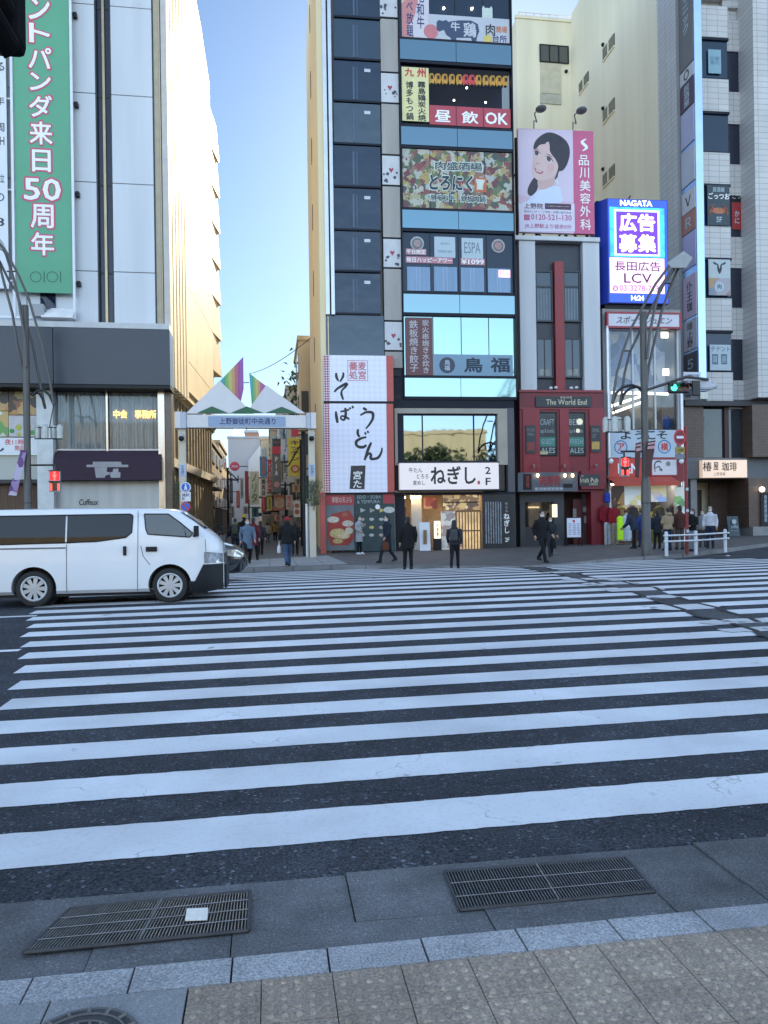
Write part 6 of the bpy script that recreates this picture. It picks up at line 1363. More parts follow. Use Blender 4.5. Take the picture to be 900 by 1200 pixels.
def kwin(px, name, mat, parent=T):
    r = KF.r(*px, -.0); p0 = KF.W(r[0], -.06, r[1]); p1 = KF.W(r[2], -.06, r[3]); o = MB().box(p0.x, p1.x, p0.y, p0.y+.1, p0.z, p1.z).build(name, mat, parent); return o, (p0, p1)
o, (p0, p1) = kwin((632.5,53.5,665.5,74), 'window', GL('cream_window', (.09,.09,.08), .1, .6, .02)); fr = MB()
for t in (0, .33, .66, 1): x = p0.x+(p1.x-p0.x)*t; fr.box(x-.04, x+.04, p0.y-.04, p0.y-.002, p0.z, p1.z)
fr.box(p0.x, p1.x, p0.y-.04, p0.y-.003, p1.z-.05, p1.z); fr.box(p0.x, p1.x, p0.y-.04, p0.y-.003, p0.z, p0.z+.05); fr.build('frame', LINE, o)
kwin((633,110.5,657.5,122), 'vent_panel', M('vent_cream', (.45,.42,.34), .6, .15, 3)); kwin((633,74.5,657,110), 'patch', M('patch_cream', (.56,.5,.37), .8))
def sidewin(c0, c1, dark=True):
    ua_, z1 = KS.p(c0[0], c0[1]); ub_, _ = KS.p(c1[0], c1[1]); _, z0 = KS.p(c0[0], c0[2])
    a = KS.W(ua_, 0, 0); b_ = KS.W(ub_, 0, 0)
    mb = MB(); mb.add([(a.x-.06,a.y,z0),(b_.x-.06,b_.y,z0),(b_.x-.06,b_.y,z1),(a.x-.06,a.y,z1),(a.x+.1,a.y,z0),(b_.x+.1,b_.y,z0),(b_.x+.1,b_.y,z1),(a.x+.1,a.y,z1)],[(0,1,2,3),(0,3,7,4),(1,5,6,2),(3,2,6,7),(0,4,5,1)])
    o = mb.build('window', GL('cream_window', (.09,.09,.08), .1, .6, .02), T); f = MB(); m_ = (a+b_)/2; f.box(m_.x-.09, m_.x-.0, m_.y-.08, m_.y+.08, z0, z1); f.box(a.x-.09, a.x+.02, min(a.y,b_.y)-.0, max(a.y,b_.y), z0-.1, z0); f.build('frame', CRM2, o)
for y in (58, 131, 206):   sidewin((707, y, y+14), (720.5, y-10))
for y in (99,):  sidewin((679, y, y+12), (690, y-10))
rl = MB()
for k in range(9):
    x = f0.x+.6+k*.62; rl.tube([(x, f0.y+1.2, zt7+.2),(x, f0.y+1.2, zt7+1.3)], .03, 5)
rl.tube([(f0.x+.6, f0.y+1.2, zt7+1.3),(f0.x+5.6, f0.y+1.2, zt7+1.3)], .035, 5); rl.tube([(f0.x+.6, f0.y+1.2, zt7+.8),(f0.x+5.6, f0.y+1.2, zt7+.8)], .025, 5); rl.build('roof_railing', M('pale_metal', (.5,.52,.56), .35, .08, 2, 0, .6), T)
pq = KS.W(dep-1.5, 0, 0); MB().box(pq.x+.5, pq.x+4, pq.y-9, pq.y, zt7+.604, zt7+3).build('roof_house', CRM, T)
for px, py in ((707,53),(707,127.5),(707,198.5),(664,84)):
    a = KS.W(*(KS.p(px,py)[0], 0, KS.p(px,py)[1])) if px > 670 else KF.W(*(KF.p(px,py)[0], 0, KF.p(px,py)[1])); MB().ball((a.x-.05, a.y-.05, a.z), .13).build('vent_cap', BLACK, T)
# ================================================================ shopping street: gate, signs, buildings along the alley
Y1 = 31.0
A_ = Fac(290, Y1, 0)
ar_ = lambda a, b, c, d, w=0: A_.r(a, b, c, d, w)
ap = lambda px, py, w=0: A_.p(px, py, w)
zA = zpave(0, Y1)
GW = M('gate_white', (.62,.6,.6), .4, .06, 1); GG = M('gate_grey', (.4,.45,.53), .4, .06); GREENH = M('gate_green', (.02,.11,.05), .5, .1)
T = fthing(A_, 'street_gate', 'white gate over the shopping street with mountain panels and rainbow sails', 'gate', 0, 0, zA)
POST = M('gate_post', (.52,.47,.38), .4, .08, 1); POSTB = M('gate_post_blue', (.36,.43,.55), .4, .1)
zb_ = ap(290, 502)[1]; zbt = ap(290, 487)[1]
for px in (214.5, 365.5):
    u = ap(px, 560)[0]; o = MB().box(u-.13, u+.13, -.12, .12, zA, zb_).build('post', POST, T, bevel=.01)
    z1, z0 = ap(px, 544)[1], ap(px, 559)[1]; MB().box(u-.135, u+.135, -.125, -.121, z0, z1).build('post_plate', POSTB, o)
    txt(o, '中央通り', (u-.06, z0+.05, u+.06, z1-.05), -.129, NAVY, .0, True)
r0_ = ap(206, 494)[0]; r1_ = ap(370, 494)[0]
bm = MB(); bm.box(ap(219,494)[0], ap(359,494)[0], -.2, .2, zb_, zbt).build('beam', GW, T, bevel=.01)
for a, b in ((206,212.5),(364,370)): MB().box(ap(a,494)[0], ap(b,494)[0], -.28, .28, zb_-.03, ap(290,484)[1]).build('end_block', GW, T, bevel=.01)
for a, b in ((212.6,219),(359,363.9)): MB().box(ap(a,494)[0], ap(b,494)[0]-.01, -.27, .27, zb_-.03, ap(290,484)[1]-.01).build('end_inset', GG, T)
r = ar_(244,488,334.5,500,-.2); MB().rbox(r, -.215, -.203).build('name_plate', M('plate_blue', (.24,.32,.46), .4, .05), T); txt(T, '上野御徒町中央通り', ar_(257,489.8,323,497.5,-.2), -.219, NAVY, .02)
g9 = lambda pts: [ap(195+x/4, 380+y/4) for x, y in pts]
MB().prism(g9([(92,420),(250,266),(372,384),(410,420)]), -.1, .0).build('mountain_panel', GW, T); MB().prism(g9([(376,420),(395,388),(468,288),(650,420)]), -.16, -.104).build('mountain_panel', M('gate_white2', (.6,.58,.6), .4, .06, 1), T)
for pts in ([(145,419),(215,388),(290,419)],[(302,419),(377,388),(455,419)],[(465,419),(540,390),(612,419)]): MB().prism(g9(pts), -.2, -.165).build('green_hill', GREENH, T)
RB = [(.05,.3,.38),(.06,.3,.2),(.2,.38,.1),(.45,.42,.12),(.5,.27,.12),(.42,.12,.14),(.3,.06,.22),(.24,.07,.34)]
def sail(pts, flip, name):
    P = g9(pts); x0 = min(p[0] for p in P); x1 = max(p[0] for p in P); nb = len(RB)
    def cut(x):                                         # vertical extent of the triangle at x
        zs = []
        for (ax, az), (bx, bz) in zip(P, P[1:]+P[:1]):
            if abs(ax-bx) > 1e-6 and min(ax,bx)-1e-6 <= x <= max(ax,bx)+1e-6: zs.append(az+(bz-az)*(x-ax)/(bx-ax))
        return min(zs), max(zs)
    o = None
    for k in range(nb):
        a, b = x0+(x1-x0)*k/nb+.001, x0+(x1-x0)*(k+1)/nb-.001; (l0, h0), (l1, h1) = cut(a), cut(b)
        xs2 = [a, b]; c = RB[k]; mid_ = [p for p in P if a < p[0] < b]
        MB().prism([(a,l0),(b,l1),(b,h1),(a,h0)], .02, .06).build('sail_stripe', M('rainbow%d' % k, c, .4, .08), o or T)
sail([(250,266),(360,152),(363,374)], 0, 'sail'); sail([(388,228),(466,288),(394,386)], 1, 'sail')
lk = MB(); a, b = ap(195+362/4, 380+272/4), ap(195+388/4, 380+272/4); lk.tube([(a[0],.04,a[1]),(b[0],.04,b[1])], .03, 6); lk.build('tie_bar', GG, T)
for px, lab in ((213.5,'dark dome camera hanging on the left post of the street gate'), (364.5,'dark dome camera hanging on the right post of the street gate')):
    u, z = ap(px, 513); t = fthing(A_, 'dome_camera', lab, 'camera', u, -.2, z); MB().ball((u,-.32,z-.06), .11).build('dome', BLACK, t, True); MB().tube([(u,-.13,z+.1),(u,-.32,z+.12),(u,-.32,z+.02)], [.03,.04,.1], 8).build('mount', M('mount_grey', (.35,.36,.38), .4), t)
# new-year pine sprays tied to the posts
def spray(px, py, w, hgt, wid, lab, group=None, seed=1, n=260):
    u, z = ap(px, py, w); t = fthing(A_, 'pine_spray', lab, 'plant', u, w, z-hgt*.5); random.seed(seed); b = MB(); st = MB()
    st.tube([(u,w,z-hgt*.55),(u+.03,w,z+hgt*.35)], .03, 6); st.build('stem', M('bamboo_stem', (.12,.13,.06), .6), t)
    for _ in range(n):
        cx = u+random.gauss(0, wid*.27); cz = z+random.uniform(-.42,.42)*hgt; cy = w-.02+random.gauss(0, .1)
        a = random.uniform(.6, 2.5); l = random.uniform(.12,.26); d = Vector((math.cos(a)*random.choice((1,1,-1)), random.uniform(-.4,.4), math.sin(a))).normalized()*l; s_ = Vector((-d.z, 0, d.x)).normalized()*.008
        p = Vector((cx,cy,cz)); b.poly([p-s_, p+s_, p+d])
    b.build('needles', M('pine_needles', (.028,.05,.022), .7, .4, 9), t, recalc=False)
spray(367.5, 579, -.25, 1.15, .75, 'dark green pine spray tied to the right post of the street gate', seed=2, n=420)
spray(213, 577, .25, 1.0, .6, 'dark green pine spray behind the round signs on the left gate post', seed=3)
# round traffic signs on the left post
def rsign(fac, cx, cy, w, r, name, label, ring, face, kind):
    u, z = fac.p(cx, cy, w); t = fthing(fac, name, label, 'road sign', u, w, z-r); MB().disc((u,z), r, w, w+.02, 32).build('plate', ring, t); MB().disc((u,z), r*.8, w-.006, w-.001, 32).build('face', face, t); return t, u, z
SBL = M('sign_blue', (.02,.12,.5), .4, .05); SRD = M('road_sign_red', (.5,.03,.05), .4, .05); SWH = M('road_sign_white', (.66,.66,.7), .4, .04)
uu_ = ap(217.5, 600, -.3)[0]
sp_ = fthing(A_, 'sign_pole', 'thin grey pole carrying the round road signs by the left gate post', 'pole', uu_, -.28, zA); MB().cyl((uu_,-.27,zA), (uu_,-.27,ap(217.5,563)[1]), .03).build('pole', M('mount_grey', (.35,.36,.38), .4), sp_, True)
t, u, z = rsign(A_, 217.5, 571, -.32, .2, 'road_sign', 'round blue pedestrian sign, highest on the left gate post', SWH, SBL, 0); b = MB(); b.disc((u,z+.09), .03, -.331, -.327, 10); b.prism([(u-.05,z-.12),(u-.02,z-.12),(u,z-.04),(u+.03,z-.12),(u+.06,z-.12),(u+.03,z+.05),(u-.03,z+.05)], -.331, -.327); b.build('figure', WTXT, t)
r = ar_(212,576.5,223.5,587.5,-.32); t = fthing(A_, 'road_sign', 'white square time plate between the two round signs on the left gate post', 'road sign', (r[0]+r[2])/2, -.32, r[1]); MB().rbox(r, -.32, -.3).build('plate', SWH, t); txt(t, '自転車を\n除く', (r[0]+.04, r[1]+.04, r[2]-.04, r[3]-.05), -.325, NAVY, .01)
t, u, z = rsign(A_, 217.5, 594, -.32, .19, 'road_sign', 'round red and blue no parking sign, lowest on the left gate post', SRD, SBL, 0); MB().prism([(u-.13,z+.09),(u-.09,z+.13),(u+.13,z-.09),(u+.09,z-.13)], -.331, -.327).build('bar', SRD, t)
# ---- buildings down the alley
def win_rows(T, mbf, n, mat): pass
def block(name, label, x0, x1, y0, y1, h, mat, side=None, floors=4, cols=4, wm=None, z0=2.6, roof=True):
    """a plain street building with windows on its alley side ('L': the side facing +x, 'R': facing -x) and on the front"""
    t = thing(name, label, 'building', (x0 if side == 'R' else x1, y0, 0)); o = Vector(t.location); OFF[t.name] = o
    MB().box(x0, x1, y0, y1, 0, h).build('wall', mat, t)
    if roof: MB().box(x0-.12, x1+.12, y0-.12, y1+.12, h+.004, h+.3).build('parapet', mat, t)
    wm = wm or GL('alley_window', (.04,.05,.06), .08, .6, .02)
    xs = x1 if side == 'L' else x0; sg = 1 if side == 'L' else -1; fh = (h-z0)/floors
    for f in range(floors):
        for c in range(cols):
            a = y0+(y1-y0)*(c+.2)/cols; b = y0+(y1-y0)*(c+.75)/cols; zz_ = z0+f*fh+.25*fh
            MB().box(min(xs-.05*sg, xs+.04*sg), max(xs-.05*sg, xs+.04*sg), a, b, zz_, zz_+fh*.5).build('window', wm, t)
            MB().box(min(xs, xs+.1*sg), max(xs, xs+.1*sg), a-.05, b+.05, zz_-.08, zz_-.004).build('sill', mat, t)
    return t
xl2 = (onY(237, 600, 53)).x
DB = TILE('brown_brick', (.2,.155,.115), (.1,.08,.06), .5, .2, .7, 'yz', .5, .05, .12, .2, .12)
t = block('brick_building', 'brown brick building behind the department store, left of the alley', xl2-9, xl2, 52.3, 76, onY(237,503,53).z, DB, 'L', 3, 5)
for k in range(3): MB().box(xl2+.11, xl2+.45, 54+6*k, 54.5+6*k, 3.0, 3.4).build('hanging_lamp', M('lamp_white', (.6,.6,.62), .4), t)
MB().box(xl2, xl2+.9, 53, 60, 4.1, 4.25).build('side_canopy', M('pale_canopy', (.5,.47,.42), .6), t)
PLA = M('plain_render', (.5,.47,.41), .8, .1, .6); GRR = M('grey_render', (.36,.36,.37), .8, .12, .6); WHR = M('white_render2', (.48,.48,.5), .7, .08, .5)
cw = C_.W(0, 20, 0)
TAN = M('tan_render', (.42,.33,.22), .8, .12, .6); SAND = M('sand_render', (.55,.46,.33), .8, .1, .6); PALG = M('pale_grey_render', (.46,.45,.43), .8, .12, .6)
for lab, x0, y0, y1, h, mt_ in (('cream low shop building right behind the restaurant block in the alley', 2.25, 54.5, 62.5, 14.5, SAND), ('grey shop building in the alley behind the black vertical sign', 1.55, 63, 71, 12.5, PALG), ('white fronted shop building in the alley behind the blue vertical sign', .95, 71.5, 82, 13, WHR), ('tan shop building far along the right side of the alley', .2, 82.5, 96, 11.5, TAN), ('sand coloured shop building farthest along the right side of the alley', -.9, 96.5, 117, 12, SAND)):
    t = block('shop_building', lab, x0, x0+14, y0, y1, h, mt_, 'R', 4, 2); k = x0
    for f in range(3):                                  # shop front openings that face down the street towards the gate
        z = 3.4+f*3.0; MB().box(x0+.12, x0+.62, y0-.05, y0+.06, z, z+1.5).build('front_window', GL('alley_window', (.04,.05,.06), .08, .6, .02), t)
    MB().box(x0-.9, x0-.004, y0+.3, y1-.4, 2.75, 2.95).build('shop_awning', M('awning_tone%d' % int(y0), random.choice(((.3,.06,.04),(.35,.28,.15),(.08,.1,.16),(.4,.36,.3))), .7, .15, 2), t)
for lab, x1, y0, y1, h, mt_ in (('grey low shop building far along the left side of the alley', -4.75, 76.5, 90, 9.5, TAN), ('white shop building closing the left side of the alley', -5.3, 90.5, 112, 8.5, PALG)):
    block('shop_building', lab.replace('grey', 'tan').replace('white', 'grey'), x1-12, x1, y0, y1, h, mt_, 'L', 3, 4)
random.seed(21)
for i, (px, py, w_, h_, Y, c, lab) in enumerate(((309,590,5,20,60,(.4,.05,.05),'plain red vertical board low below the white alley sign'),(331,552,4,26,49.5,(.55,.5,.42),'plain cream vertical board between the grey and the yellow alley signs'),(316,590,5,16,53,(.5,.45,.1),'plain yellow small board low in the middle of the alley'),(299,600,8,12,64,(.1,.3,.35),'plain teal small board under the white and green alley sign'),(283.5,572,4,24,75,(.5,.48,.45),'plain pale vertical board far down the alley'),(279,585,4,20,82,(.45,.12,.08),'plain rust vertical board far down the alley'),(271,575,3.4,30,74,(.06,.07,.1),'plain dark vertical board on the left side of the alley'),(272.5,600,4,14,70,(.5,.4,.3),'plain tan small board on the left side of the alley'),(347,572,9,9,45.5,(.5,.3,.2),'plain orange brown board under the tall yellow sign'),(326,607,9,7,49,(.45,.2,.15),'plain dull red shop board at head height right of the alley centre'),(349,565,7,8,46,(.4,.38,.34),'plain grey board beside the orange brown one under the yellow sign'),(288,598,6,9,80,(.5,.46,.4),'plain cream low board far down the alley'))):
    F = Fac(0, 0, 0, Vector((0, Y, 0))); r = F.r(px-w_/2, py-h_/2, px+w_/2, py+h_/2); t = fthing(F, 'shop_board', lab, 'sign', r[0], 0, r[1]); MB().rbox(r, 0, .2).build('board', M('alley_board%d' % i, c, .5, .2, 3), t); wl = r[2]+1.2 if px > 285 else r[0]-1.2
    MB().tube([((r[0]+r[2])/2,.1,r[3]-.1),(wl,.1,r[3]-.1)], .04, 5).build('bracket', BLACK, t); b = MB(); u = (r[0]+r[2])/2
    b.box(u-.18*(r[2]-r[0]), u+.18*(r[2]-r[0]), -.006, -.002, r[1]+.12*(r[3]-r[1]), r[3]-.12*(r[3]-r[1]))
    b.build('print', M('alley_print%d' % i, tuple(min(.7, x*1.6+.08) if sum(c) < .7 else x*.35 for x in c), .5, .3, 8), t)
# the pale block that closes the view, and what stands behind it
pe0, pe1 = onY(266, 525, 118), onY(306, 525, 118)
t = block('end_building', 'pale grey windowless block closing the end of the alley', pe0.x, pe1.x+3, 121, 135, onY(285,511,118).z, M('end_render', (.36,.36,.38), .8, .06, .2), 'R', 2, 2)
pm_ = onY(286, 512, 118); b = MB(); q = [onY(x, y, 120.6) for x, y in ((291,560),(291,540),(312,512),(318,512),(318,560))]
b.add([(p.x, p.y, p.z) for p in q]+[(p.x, p.y+.5, p.z) for p in q], [(0,1,2,3,4),(9,8,7,6,5)]+[(i,i+5,(i+1)%5+5,(i+1)%5) for i in range(5)]); b.build('slanted_wall', M('white_render2', (.62,.63,.66), .7, .08, .5), t)
p0, p1 = onY(273, 511, 220), onY(288, 502, 220); t = thing('glass_tower', 'pale blue glass tower top far behind the end of the alley', 'building', (p0.x, 220, 0)); OFF[t.name] = Vector((p0.x, 220, 0)); MB().box(p0.x, p1.x, 220, 232, 0, p1.z).build('wall', MIR('far_glass', (.45,.6,.75), .15, .02), t); MB().box(p0.x-.2, p1.x+.2, 219.8, 232.2, p1.z+.01, p1.z+1).build('parapet', WHR, t)
p0, p1 = onY(287, 516, 190), onY(302, 507, 190); t = thing('brick_block', 'orange brown block top peeping over the end of the alley', 'building', (p0.x, 190, 0)); OFF[t.name] = Vector((p0.x, 190, 0)); MB().box(p0.x, p1.x, 190, 200, 0, p1.z).build('wall', M('orange_brick', (.42,.2,.12), .7, .1, .5), t); MB().box(p0.x-.2, p1.x+.2, 189.8, 200.2, p1.z+.01, p1.z+.6).build('parapet', WHR, t)
# ---- signs projecting over the alley
def vsign(px, Y, name, label, mat, body=None, ink=None, bold=.02, d=.25, stack=True, cat='sign', xwall=0):
    F = Fac(0, 0, 0, Vector((0, Y, 0))); r = F.r(*px)
    t = fthing(F, name, label, cat, (r[0]+r[2])/2, 0, r[1]); MB().rbox(r, 0, d).build('board', mat, t)
    if 1: 
        b = MB()
        for z in (r[1]+.2*(r[3]-r[1]), r[3]-.2*(r[3]-r[1])): b.tube([((r[0]+r[2])/2, d/2, z),(r[2]+1.3, d/2, z)], .04, 5)
        b.build('bracket', BLACK, t)
    if body: w_ = r[2]-r[0]; txt(t, body, (r[0]+w_*.18, r[1]+.06*(r[3]-r[1]), r[2]-w_*.18, r[3]-.06*(r[3]-r[1])), -.006, ink or KTXT, bold, stack)
    return t, r
t, r = vsign((338,513.5,353.5,558), 44.5, 'vertical_sign', 'tall yellow vertical sign with black writing over the alley, nearest the gate', M('sign_yellow', (.6,.47,.03), .5, .08), None)
txt(t, 'キッチン', (r[0]+.12, r[1]+.9, r[2]-.12, r[3]-.12), -.006, KTXT, .03, True); MB().disc(((r[0]+r[2])/2, r[1]+.42), .26, -.006, -.002, 18, .24).build('dish_print', M('dish_red', (.4,.1,.04), .5, .3, 6), t); MB().disc(((r[0]+r[2])/2, r[1]+.42), .14, -.01, -.007, 14).build('dish_print', M('dish_tan', (.55,.4,.2), .5, .3, 6), t)
t, r = vsign((341.5,503,350,511), 44.6, 'red_sign', 'small red square sign above the tall yellow sign in the alley', M('sign_red_face', (.5,.025,.05), .5))
t, r = vsign((319,532.5,329,577), 48.5, 'vertical_sign', 'dark grey vertical sign with four white capitals under a red and black top', M('sign_grey_dark', (.13,.125,.12), .5, .1))
txt(t, 'PIA', (r[0]+.16, r[1]+1.05, r[2]-.16, r[3]-.15), -.006, WTXT, .03, True); MB().disc(((r[0]+r[2])/2, r[1]+.5), .2, -.006, -.002, 5).build('figure', M('figure_pink', (.6,.25,.25), .5), t)
F8 = Fac(0, 0, 0, Vector((0, 48.4, 0))); q_ = F8.r(319,523,329,532); MB().rbox(q_, -.1, .15).build('red_top', M('sign_red_face', (.5,.025,.05), .5), t); q_ = F8.r(319,514,329,522.8); MB().rbox(q_, -.1, .15).build('black_top', M('plaque_dark', (.03,.035,.04), .5, .2, 9), t); txt(t, 'スロット', (q_[0]+.06, q_[1]+.15, q_[2]-.06, q_[3]-.15), -.106, M('salmon_ink', (.5,.12,.1), .5), .01)
t, r = vsign((304.5,535,313,558), 56, 'vertical_sign', 'bright blue vertical sign with red writing in the middle of the alley', M('sign_blue_face', (.02,.2,.45), .5, .1), '居酒屋', M('orange_ink', (.5,.15,.05), .5))
t, r = vsign((305,560,312.5,582), 56.2, 'vertical_sign', 'white vertical sign of black characters hanging below the blue alley sign', M('sign_white_face', (.6,.55,.46), .5, .06), '焼肉店', KTXT, .04)
t, r = vsign((292.5,552.5,303.5,591), 62, 'vertical_sign', 'wide white vertical sign with green brush letters, left of the blue alley sign', M('sign_cream_face', (.6,.6,.5), .5, .06), 'ノリタ', M('green_ink', (.1,.25,.06), .5), .03)
t, r = vsign((287,552,291.5,590), 62.4, 'vertical_sign', 'narrow dull red vertical board left of the white and green alley sign', M('sign_brick_face', (.3,.04,.035), .5, .1), xwall=3.0)
t, r = vsign((314,538.5,318.3,576), 52, 'vertical_sign', 'narrow bright red vertical sign between the blue and the grey alley signs', M('sign_red_face2', (.45,.03,.04), .5, .1), '大売出', SKT)
t, r = vsign((344,586.5,352,606), 43.5, 'vertical_sign', 'white menu sign with red dish pictures low on the right of the alley', M('sign_white_face', (.6,.55,.46), .5, .06), None); MB().disc(((r[0]+r[2])/2, r[1]+.3), .14, -.006, -.002, 14).disc(((r[0]+r[2])/2, r[3]-.3), .13, -.006, -.002, 14).build('dish_print', M('dish_red', (.4,.1,.04), .5, .3, 6), t)
t, r = vsign((321,580,334,598), 50, 'round_sign', 'orange and white rounded food sign low under the grey alley sign', M('sign_orange_face', (.5,.2,.1), .5, .3, 2), None); MB().disc(((r[0]+r[2])/2, (r[1]+r[3])/2), .35, -.01, -.002, 20).build('face', M('sign_tan_face', (.55,.42,.3), .5, .3, 4), t)
t, r = vsign((335,580,343,597), 47, 'shop_sign', 'pale pink shop sign beside the orange food sign in the alley', M('sign_pink_face', (.55,.42,.42), .5, .1), '喫茶', M('orange_ink', (.5,.15,.05), .5))
F9 = Fac(0, 0, 0, Vector((0, 100, 0))); u, z = F9.p(275, 546.5); t = fthing(F9, 'round_sign', 'round red sign with white letters high at the far end of the alley', 'sign', u, 0, z-.6); MB().disc((u,z), .62, 0, .2, 28, .58).build('disc', M('sign_red_face3', (.42,.04,.07), .5), t); txt(t, 'ABAB', (u-.4, z-.13, u+.4, z+.13), -.006, SKT, .03); MB().tube([(u,.1,z),(-2.6,.1,z)], .06, 6).build('bracket', BLACK, t)
def pole(px, py0, py1, Y, r_, name, label, arms=()):
    F = Fac(0, 0, 0, Vector((0, Y, 0))); u = F.p(px, (py0+py1)/2)[0]; z1 = F.p(px, py0)[1]; g = zpave(u, Y); t = fthing(F, name, label, 'pole', u, 0, g); b = MB(); b.cyl((u,0,g), (u,0,z1), r_)
    for (ax, ay, bx, by) in arms: a, c = F.p(ax, ay), F.p(bx, by); b.tube([(a[0],0,a[1]),(c[0],0,c[1])], r_*.6, 6)
    b.build('shaft', BLACK, t, True); return t
pole(267.3, 548, 632, 68, .09, 'street_pole', 'thin black street pole with a slanting bracket on the left of the alley', ((267,551,279,563),(267,562,279,563),(279,557,279,566)))
pole(353.3, 515, 640, 43, .07, 'street_pole', 'dark street pole right of the tall yellow sign', ((353,520,338,546),))
pole(334.8, 565, 640, 50, .06, 'street_pole', 'thin dark pole below the grey sign on the right of the alley')
pole(292, 585, 640, 64, .06, 'street_pole', 'thin dark pole in the middle distance of the alley')
u = ap(359.5, 600, .3)[0]; t = fthing(A_, 'sign_pole', 'white pole standing just inside the right gate post', 'pole', u, .3, zA); MB().cyl((u,.3,zA), (u,.3,ap(359.5,590)[1]), .06).build('shaft', M('white_pipe', (.62,.63,.66), .3, .06, 2, 0, .3), t, True)
u = ap(356.5, 560, .9)[0]; t = fthing(A_, 'street_pole', 'thick black pole behind the right gate post', 'pole', u, .9, zA); MB().cyl((u,.9,zA), (u,.9,ap(356,503)[1]), .1).build('shaft', BLACK, t, True)
# roof garden and wires
F7 = Fac(0, 0, 0, Vector((0, 60, 0))); u, z = F7.p(361, 470); t = thing('rooftop_shrub', 'dark green shrub on a roof beside the cream side wall above the alley', 'plant', (u, 60, z-1)); b = MB(); random.seed(5)
for _ in range(900):
    p = Vector((random.gauss(0,.75), random.gauss(0,.8), 1.6+random.gauss(0,1.1))); a = Vector((random.uniform(-1,1), random.uniform(-1,1), random.uniform(-1,1))).normalized()*.4; c = Vector((random.uniform(-1,1), random.uniform(-1,1), random.uniform(-1,1))).normalized()*.3; b.poly([p, p+a, p+c])
b.build('foliage', M('shrub_leaf', (.04,.07,.03), .7, .4, 3), t, recalc=False); MB().tube([(0,0,-.5),(0,0,2.2)], .08, 6).build('stem', M('bark', (.1,.07,.05), .8), t)
def wire(p, q, sag, label):
    t = thing('overhead_wire', label, 'wire', p); o = Vector(p); OFF[t.name] = o; pts = []
    for k in range(13): s = k/12; v = Vector(p).lerp(Vector(q), s); v.z -= sag*4*s*(1-s); pts.append(v)
    MB().tube(pts, .022, 5).build('cable', M('cable', (.03,.03,.035), .6), t)
a, b_ = onY(364, 396, 40), onY(292, 438, 60); wire(a, b_, .3, 'thin dark wire slanting across the sky above the street gate')
# ================================================================ street furniture
LB = M('lamp_brown', (.085,.08,.078), .45, .12, 4, 0, .3); LBK = M('lamp_black', (.018,.018,.02), .4, .1)
GLB = M('globe_glass', (.42,.44,.42), .15, .12, 6)
def lamp_post(px, base, ptop, label, arms, lantern, arcs, globes, gy, Y):
    F = Fac(px, Y, 0); g = zpave(F.o.x, Y); pt = lambda q, w=0: (lambda r: (r[0], w, r[1]))(F.p(q[0], q[1], w))
    t = fthing(F, 'street_lamp', label, 'street lamp', 0, 0, g)
    MB().tube([(0,0,g),(0,0,g+.5),(0,0,g+.52),(0,0,F.p(px,565)[1]),(0,0,F.p(px,560)[1]),(0,0,F.p(px,ptop)[1])], [.17,.17,.155,.15,.125,.12], 14).build('pole', LB, t, True)
    b = MB(); b.tube([(0,0,F.p(px,590)[1]),(0,0,F.p(px,589)[1])], .165, 14); b.build('band', LBK, t)
    for pts, w, r in arms: MB().tube([pt(q, w) for q in pts], r, 8).build('arm', LB, t, True)
    for pts, w, r in arcs: MB().tube([pt(q, w) for q in pts], r, 8).build('arc', LBK, t, True)
    if lantern:
        L4 = [pt(q, -.3) for q in lantern[0]]; L5 = [pt(q, .35) for q in lantern[1]]
        b = MB(); n = len(L4); b.add(L4+L5, [tuple(range(n)), tuple(range(2*n-1, n-1, -1))]+[(i, i+n, (i+1) % n+n, (i+1) % n) for i in range(n)]); o = b.build('lantern', M('lantern_grey', (.3,.31,.32), .4, .1, 3), t, bevel=.015)
        a = [pt(q, -.22) for q in lantern[2]]; c = [pt(q, .27) for q in lantern[2]]; MB().add([a[0],a[1],c[1],c[0]], [(0,1,2,3)]).build('lens', M('lantern_lens', (.06,.05,.04), .2), o)
    zt = F.p(px, gy)[1]; hh = .46
    b = MB(); us = [F.p(q, gy)[0] for q in globes]; b.tube([(us[0]-.08,-.05,zt-hh+.0),(us[-1]+.08,-.05,zt-hh)], .025, 6); b.tube([(us[0],.0,zt-.03),(us[-1],.0,zt-.03)], .02, 6); a_ = pt(arcs[0][0][0]); b.tube([a_, ((us[1]+us[2])/2, 0, zt-.02)], .02, 6); b.build('globe_bracket', LBK, t)
    for i, u in enumerate(us):
        w = -.12 if i % 2 else .1; b = MB(); b.rings([(u,w,zt-hh,.0001,.0001),(u,w,zt-hh,.11,.11),(u,w,zt-.06,.12,.12),(u,w,zt+.02,.105,.105),(u,w,zt+.07,.06,.06),(u,w,zt+.085,.001,.001)], 14); b.build('globe', GLB, t, True)
    return F, t, g
Yp = G(757, 651, zpave).y
Fr, Tr, gr = lamp_post(757, 651, 366, 'tall brown street lamp with curved arms and slanted head, in front of the sports shop',
  [([(784,312),(768,333),(752,362),(740,384),(730,412),(723,437),(717.5,472)], -.3, .045), ([(790,315),(778,333),(763,362),(749,390),(738,413),(732,437),(726.5,474)], .25, .045),
   ([(788,316),(773,338),(767,363),(762,387),(758.5,420)], -.22, .05), ([(795,314),(783,343),(775,367),(767,400),(760,430),(757.5,455)], .2, .05), ([(729,411),(740,411)], -.02, .03), ([(776,332),(788,332)], 0, .03)],
  ([(782,308),(787,314),(804,314),(812,302),(801,294)], [(782,309),(787,314.5),(804,314.5),(812,302.5),(801,295)], ((789,314.6),(803,314.6))),
  [([(718,472),(722,461),(729,454),(740,451),(751,455)], -.28, .05), ([(727,474),(731,462),(738,455),(747,453),(752,458)], .24, .05)], [711.5,718.5,726.5,733], 491, Yp)
